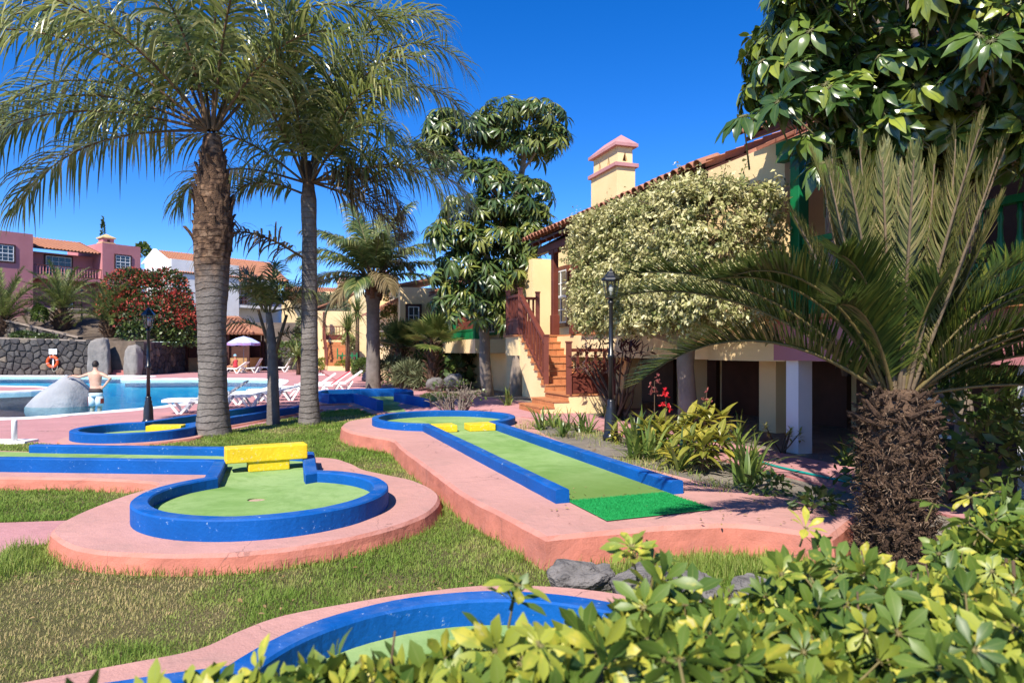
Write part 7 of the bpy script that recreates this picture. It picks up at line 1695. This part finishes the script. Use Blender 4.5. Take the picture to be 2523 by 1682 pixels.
h = MB(); ball(h,hc+Vector((.02,0,-.015)),(.115,.088,.098)); tr2 = MB(); loft(tr2,[((.72,0,.11),(0,.20,0),(0,0,.10)),((.9,0,.105),(0,.185,0),(0,0,.112)),((1.06,0,.105),(0,.168,0),(0,0,.108))],16)
person('person', 'sunbather lying on a lounger across the pool', TR((-25.3,51.62,.36), R(8)), b, SKIN2, (h,HAIR), [('swimwear',tr2,simple('dark_swimwear',(.03,.03,.05)))], voxel=.014)
# ================================================================ small things
p = G(35,1092); T_ = thing('marker_post', 'short white post at the left edge by the pool deck', 'post', (p.x,p.y,0)); mb = MB(); mb.lathe([(.042,0),(.042,.37),(.036,.39),(.0,.395)],16,(p.x,p.y,.0)); mb.obj('post', WHITE, T_, True)
T_ = link('kerb_slab', (lambda m_: (m_.box((p.x-.55,p.y+.06,.02),(1.6,.34,.06)), m_.mesh('kerb_slab', WHITEWALL))[1])(MB()), None, None, 'flat white kerb slab at the foot of the white post', 'kerb'); bevel(T_, .01)
HOSE = simple('teal_garden_hose', (.01,.30,.26), (.01,.24,.2), 5, .4); T_ = thing('garden_hose', 'teal garden hose lying along the pink path', 'hose', G(1800,1115,.25))
def curve3(pts, sub=6):
    P = [Vector(q) for q in pts]; n = len(P); out = []
    for i in range(n-1):
        a,b_,c,d = P[max(i-1,0)],P[i],P[i+1],P[min(i+2,n-1)]
        for k in range(sub): t = k/sub; out.append(.5*((2*b_)+(c-a)*t+(2*a-5*b_+4*c-d)*t*t+(3*b_-a-3*c+d)*t**3))
    return out+[P[-1]]
mb = MB(); mb.tube(curve3([G(px,py,.258) for px,py in ((1570,1056),(1612,1059),(1665,1076),(1728,1096),(1809,1117),(1904,1146),(2000,1168),(2091,1186),(2190,1203))]), .0135, 8); mb.obj('hose', HOSE, T_, True)
mb = MB(); mb.tube(curve3([G(px,py,.258) for px,py in ((1668,1079),(1700,1085),(1752,1087),(1789,1082),(1797,1077),(1780,1073))]), .0135, 8); mb.obj('hose_loop', HOSE, T_, True)
p = Vector(((988-1261)*27/FPX,27,.03)); T_ = thing('bollard', 'small grey bollard beside the far path', 'bollard', p); mb = MB(); mb.lathe([(.06,0),(.06,.34),(.05,.37),(0,.375)],12,p); mb.obj('post', simple('grey_bollard',(.16,.16,.17)), T_, True)
p = Vector(((831-1261)*46.5/FPX,46.5,.3)); T_ = thing('garden_gate', 'green wooden gate beside the distant path', 'gate', p)
for i in range(5): mb = MB(); mb.box(p+Vector((.32*i,.05*i,.65)),(.07,.07,1.5 if i == 0 else .9)); mb.obj('post', GREENW, T_)
for z_ in (.35,.9): mb = MB(); mb.bar(p+Z*z_, p+Vector((1.28,.2,z_)), .05,.09); mb.obj('rail', GREENW, T_)
p = W(10.02,1.6,2.7); T_ = thing('fire_extinguisher', 'red fire extinguisher on the wall of the green balcony house', 'extinguisher', p); mb = MB(); mb.lathe([(.08,0),(.08,.42),(.05,.5),(.025,.52),(.025,.57)],12,p-U*.12); mb.obj('cylinder', simple('red_enamel',(.6,.02,.02),None,3,.35), T_, True); mb = MB(); mb.tube([p-U*.12+Z*.56,p-U*.12+V*.1+Z*.5,p-U*.12+V*.11+Z*.2],.012,6); mb.obj('hose', BLACKM, T_)
# wall lanterns on the houses
for p,lab in ((W(10.0,1.25,3.3),'black wall lantern on the house with green balcony posts'),(W(-5.65,1.55,1.2),'black wall lantern in the shade behind the white pillar')):
    T_ = thing('wall_lantern', lab, 'lantern', p, 'black wall lanterns'); q = p-U*.16
    mb = MB(); mb.lathe([(.05,0),(.09,.26),(.11,.28),(.03,.38),(.01,.42)],6,q); mb.obj('lantern', BLACKM, T_); mb = MB(); mb.tube([p+Z*.1,p-U*.05+Z*.46,q+Z*.42],.014,6); mb.obj('bracket', BLACKM, T_)
# dead leaves and litter on lawn, path and concrete
DEAD = leafmat('dead_leaf', (.16,.09,.04), (.30,.19,.085), (.40,.30,.14), .8, .1, .2)
rs = np.random.default_rng(44); o = NP()
def litter(n, gen, z, size):
    P = np.array([gen() for _ in range(n)]); P = np.column_stack([P[:,:2],np.full(n,z)]) if P.shape[1] == 2 else P; d = unit(np.column_stack([rs.normal(0,1,(n,2)),rs.normal(0,.12,n)])); v,q,uv = scatter(OVATE,P,d,np.column_stack([rs.normal(0,.25,(n,2)),np.ones(n)]),size*rs.uniform(.5,1.3,n)); o.add(v,q,np.repeat(rs.random(n),len(OVATE[0])),uv)
litter(70, lambda: tuple(W(rs.uniform(-8,-1.5),rs.uniform(-1.95,-.8)))[:2], .238, .07)
litter(70, lambda: (rs.uniform(.3,2.2),rs.uniform(5.15,6.6)), .2465, .035)
litter(40, lambda: tuple(W(rs.uniform(-7.5,0),rs.uniform(-.7,.25)))[:2], .252, .05)
litter(90, lambda: (rs.uniform(-4,.2),rs.uniform(3.8,5.0)), .03, .04)
o.obj('fallen_leaves', [DEAD], kind='stuff', label='fallen dry leaves scattered over bed, path and lawn', cat='leaves')
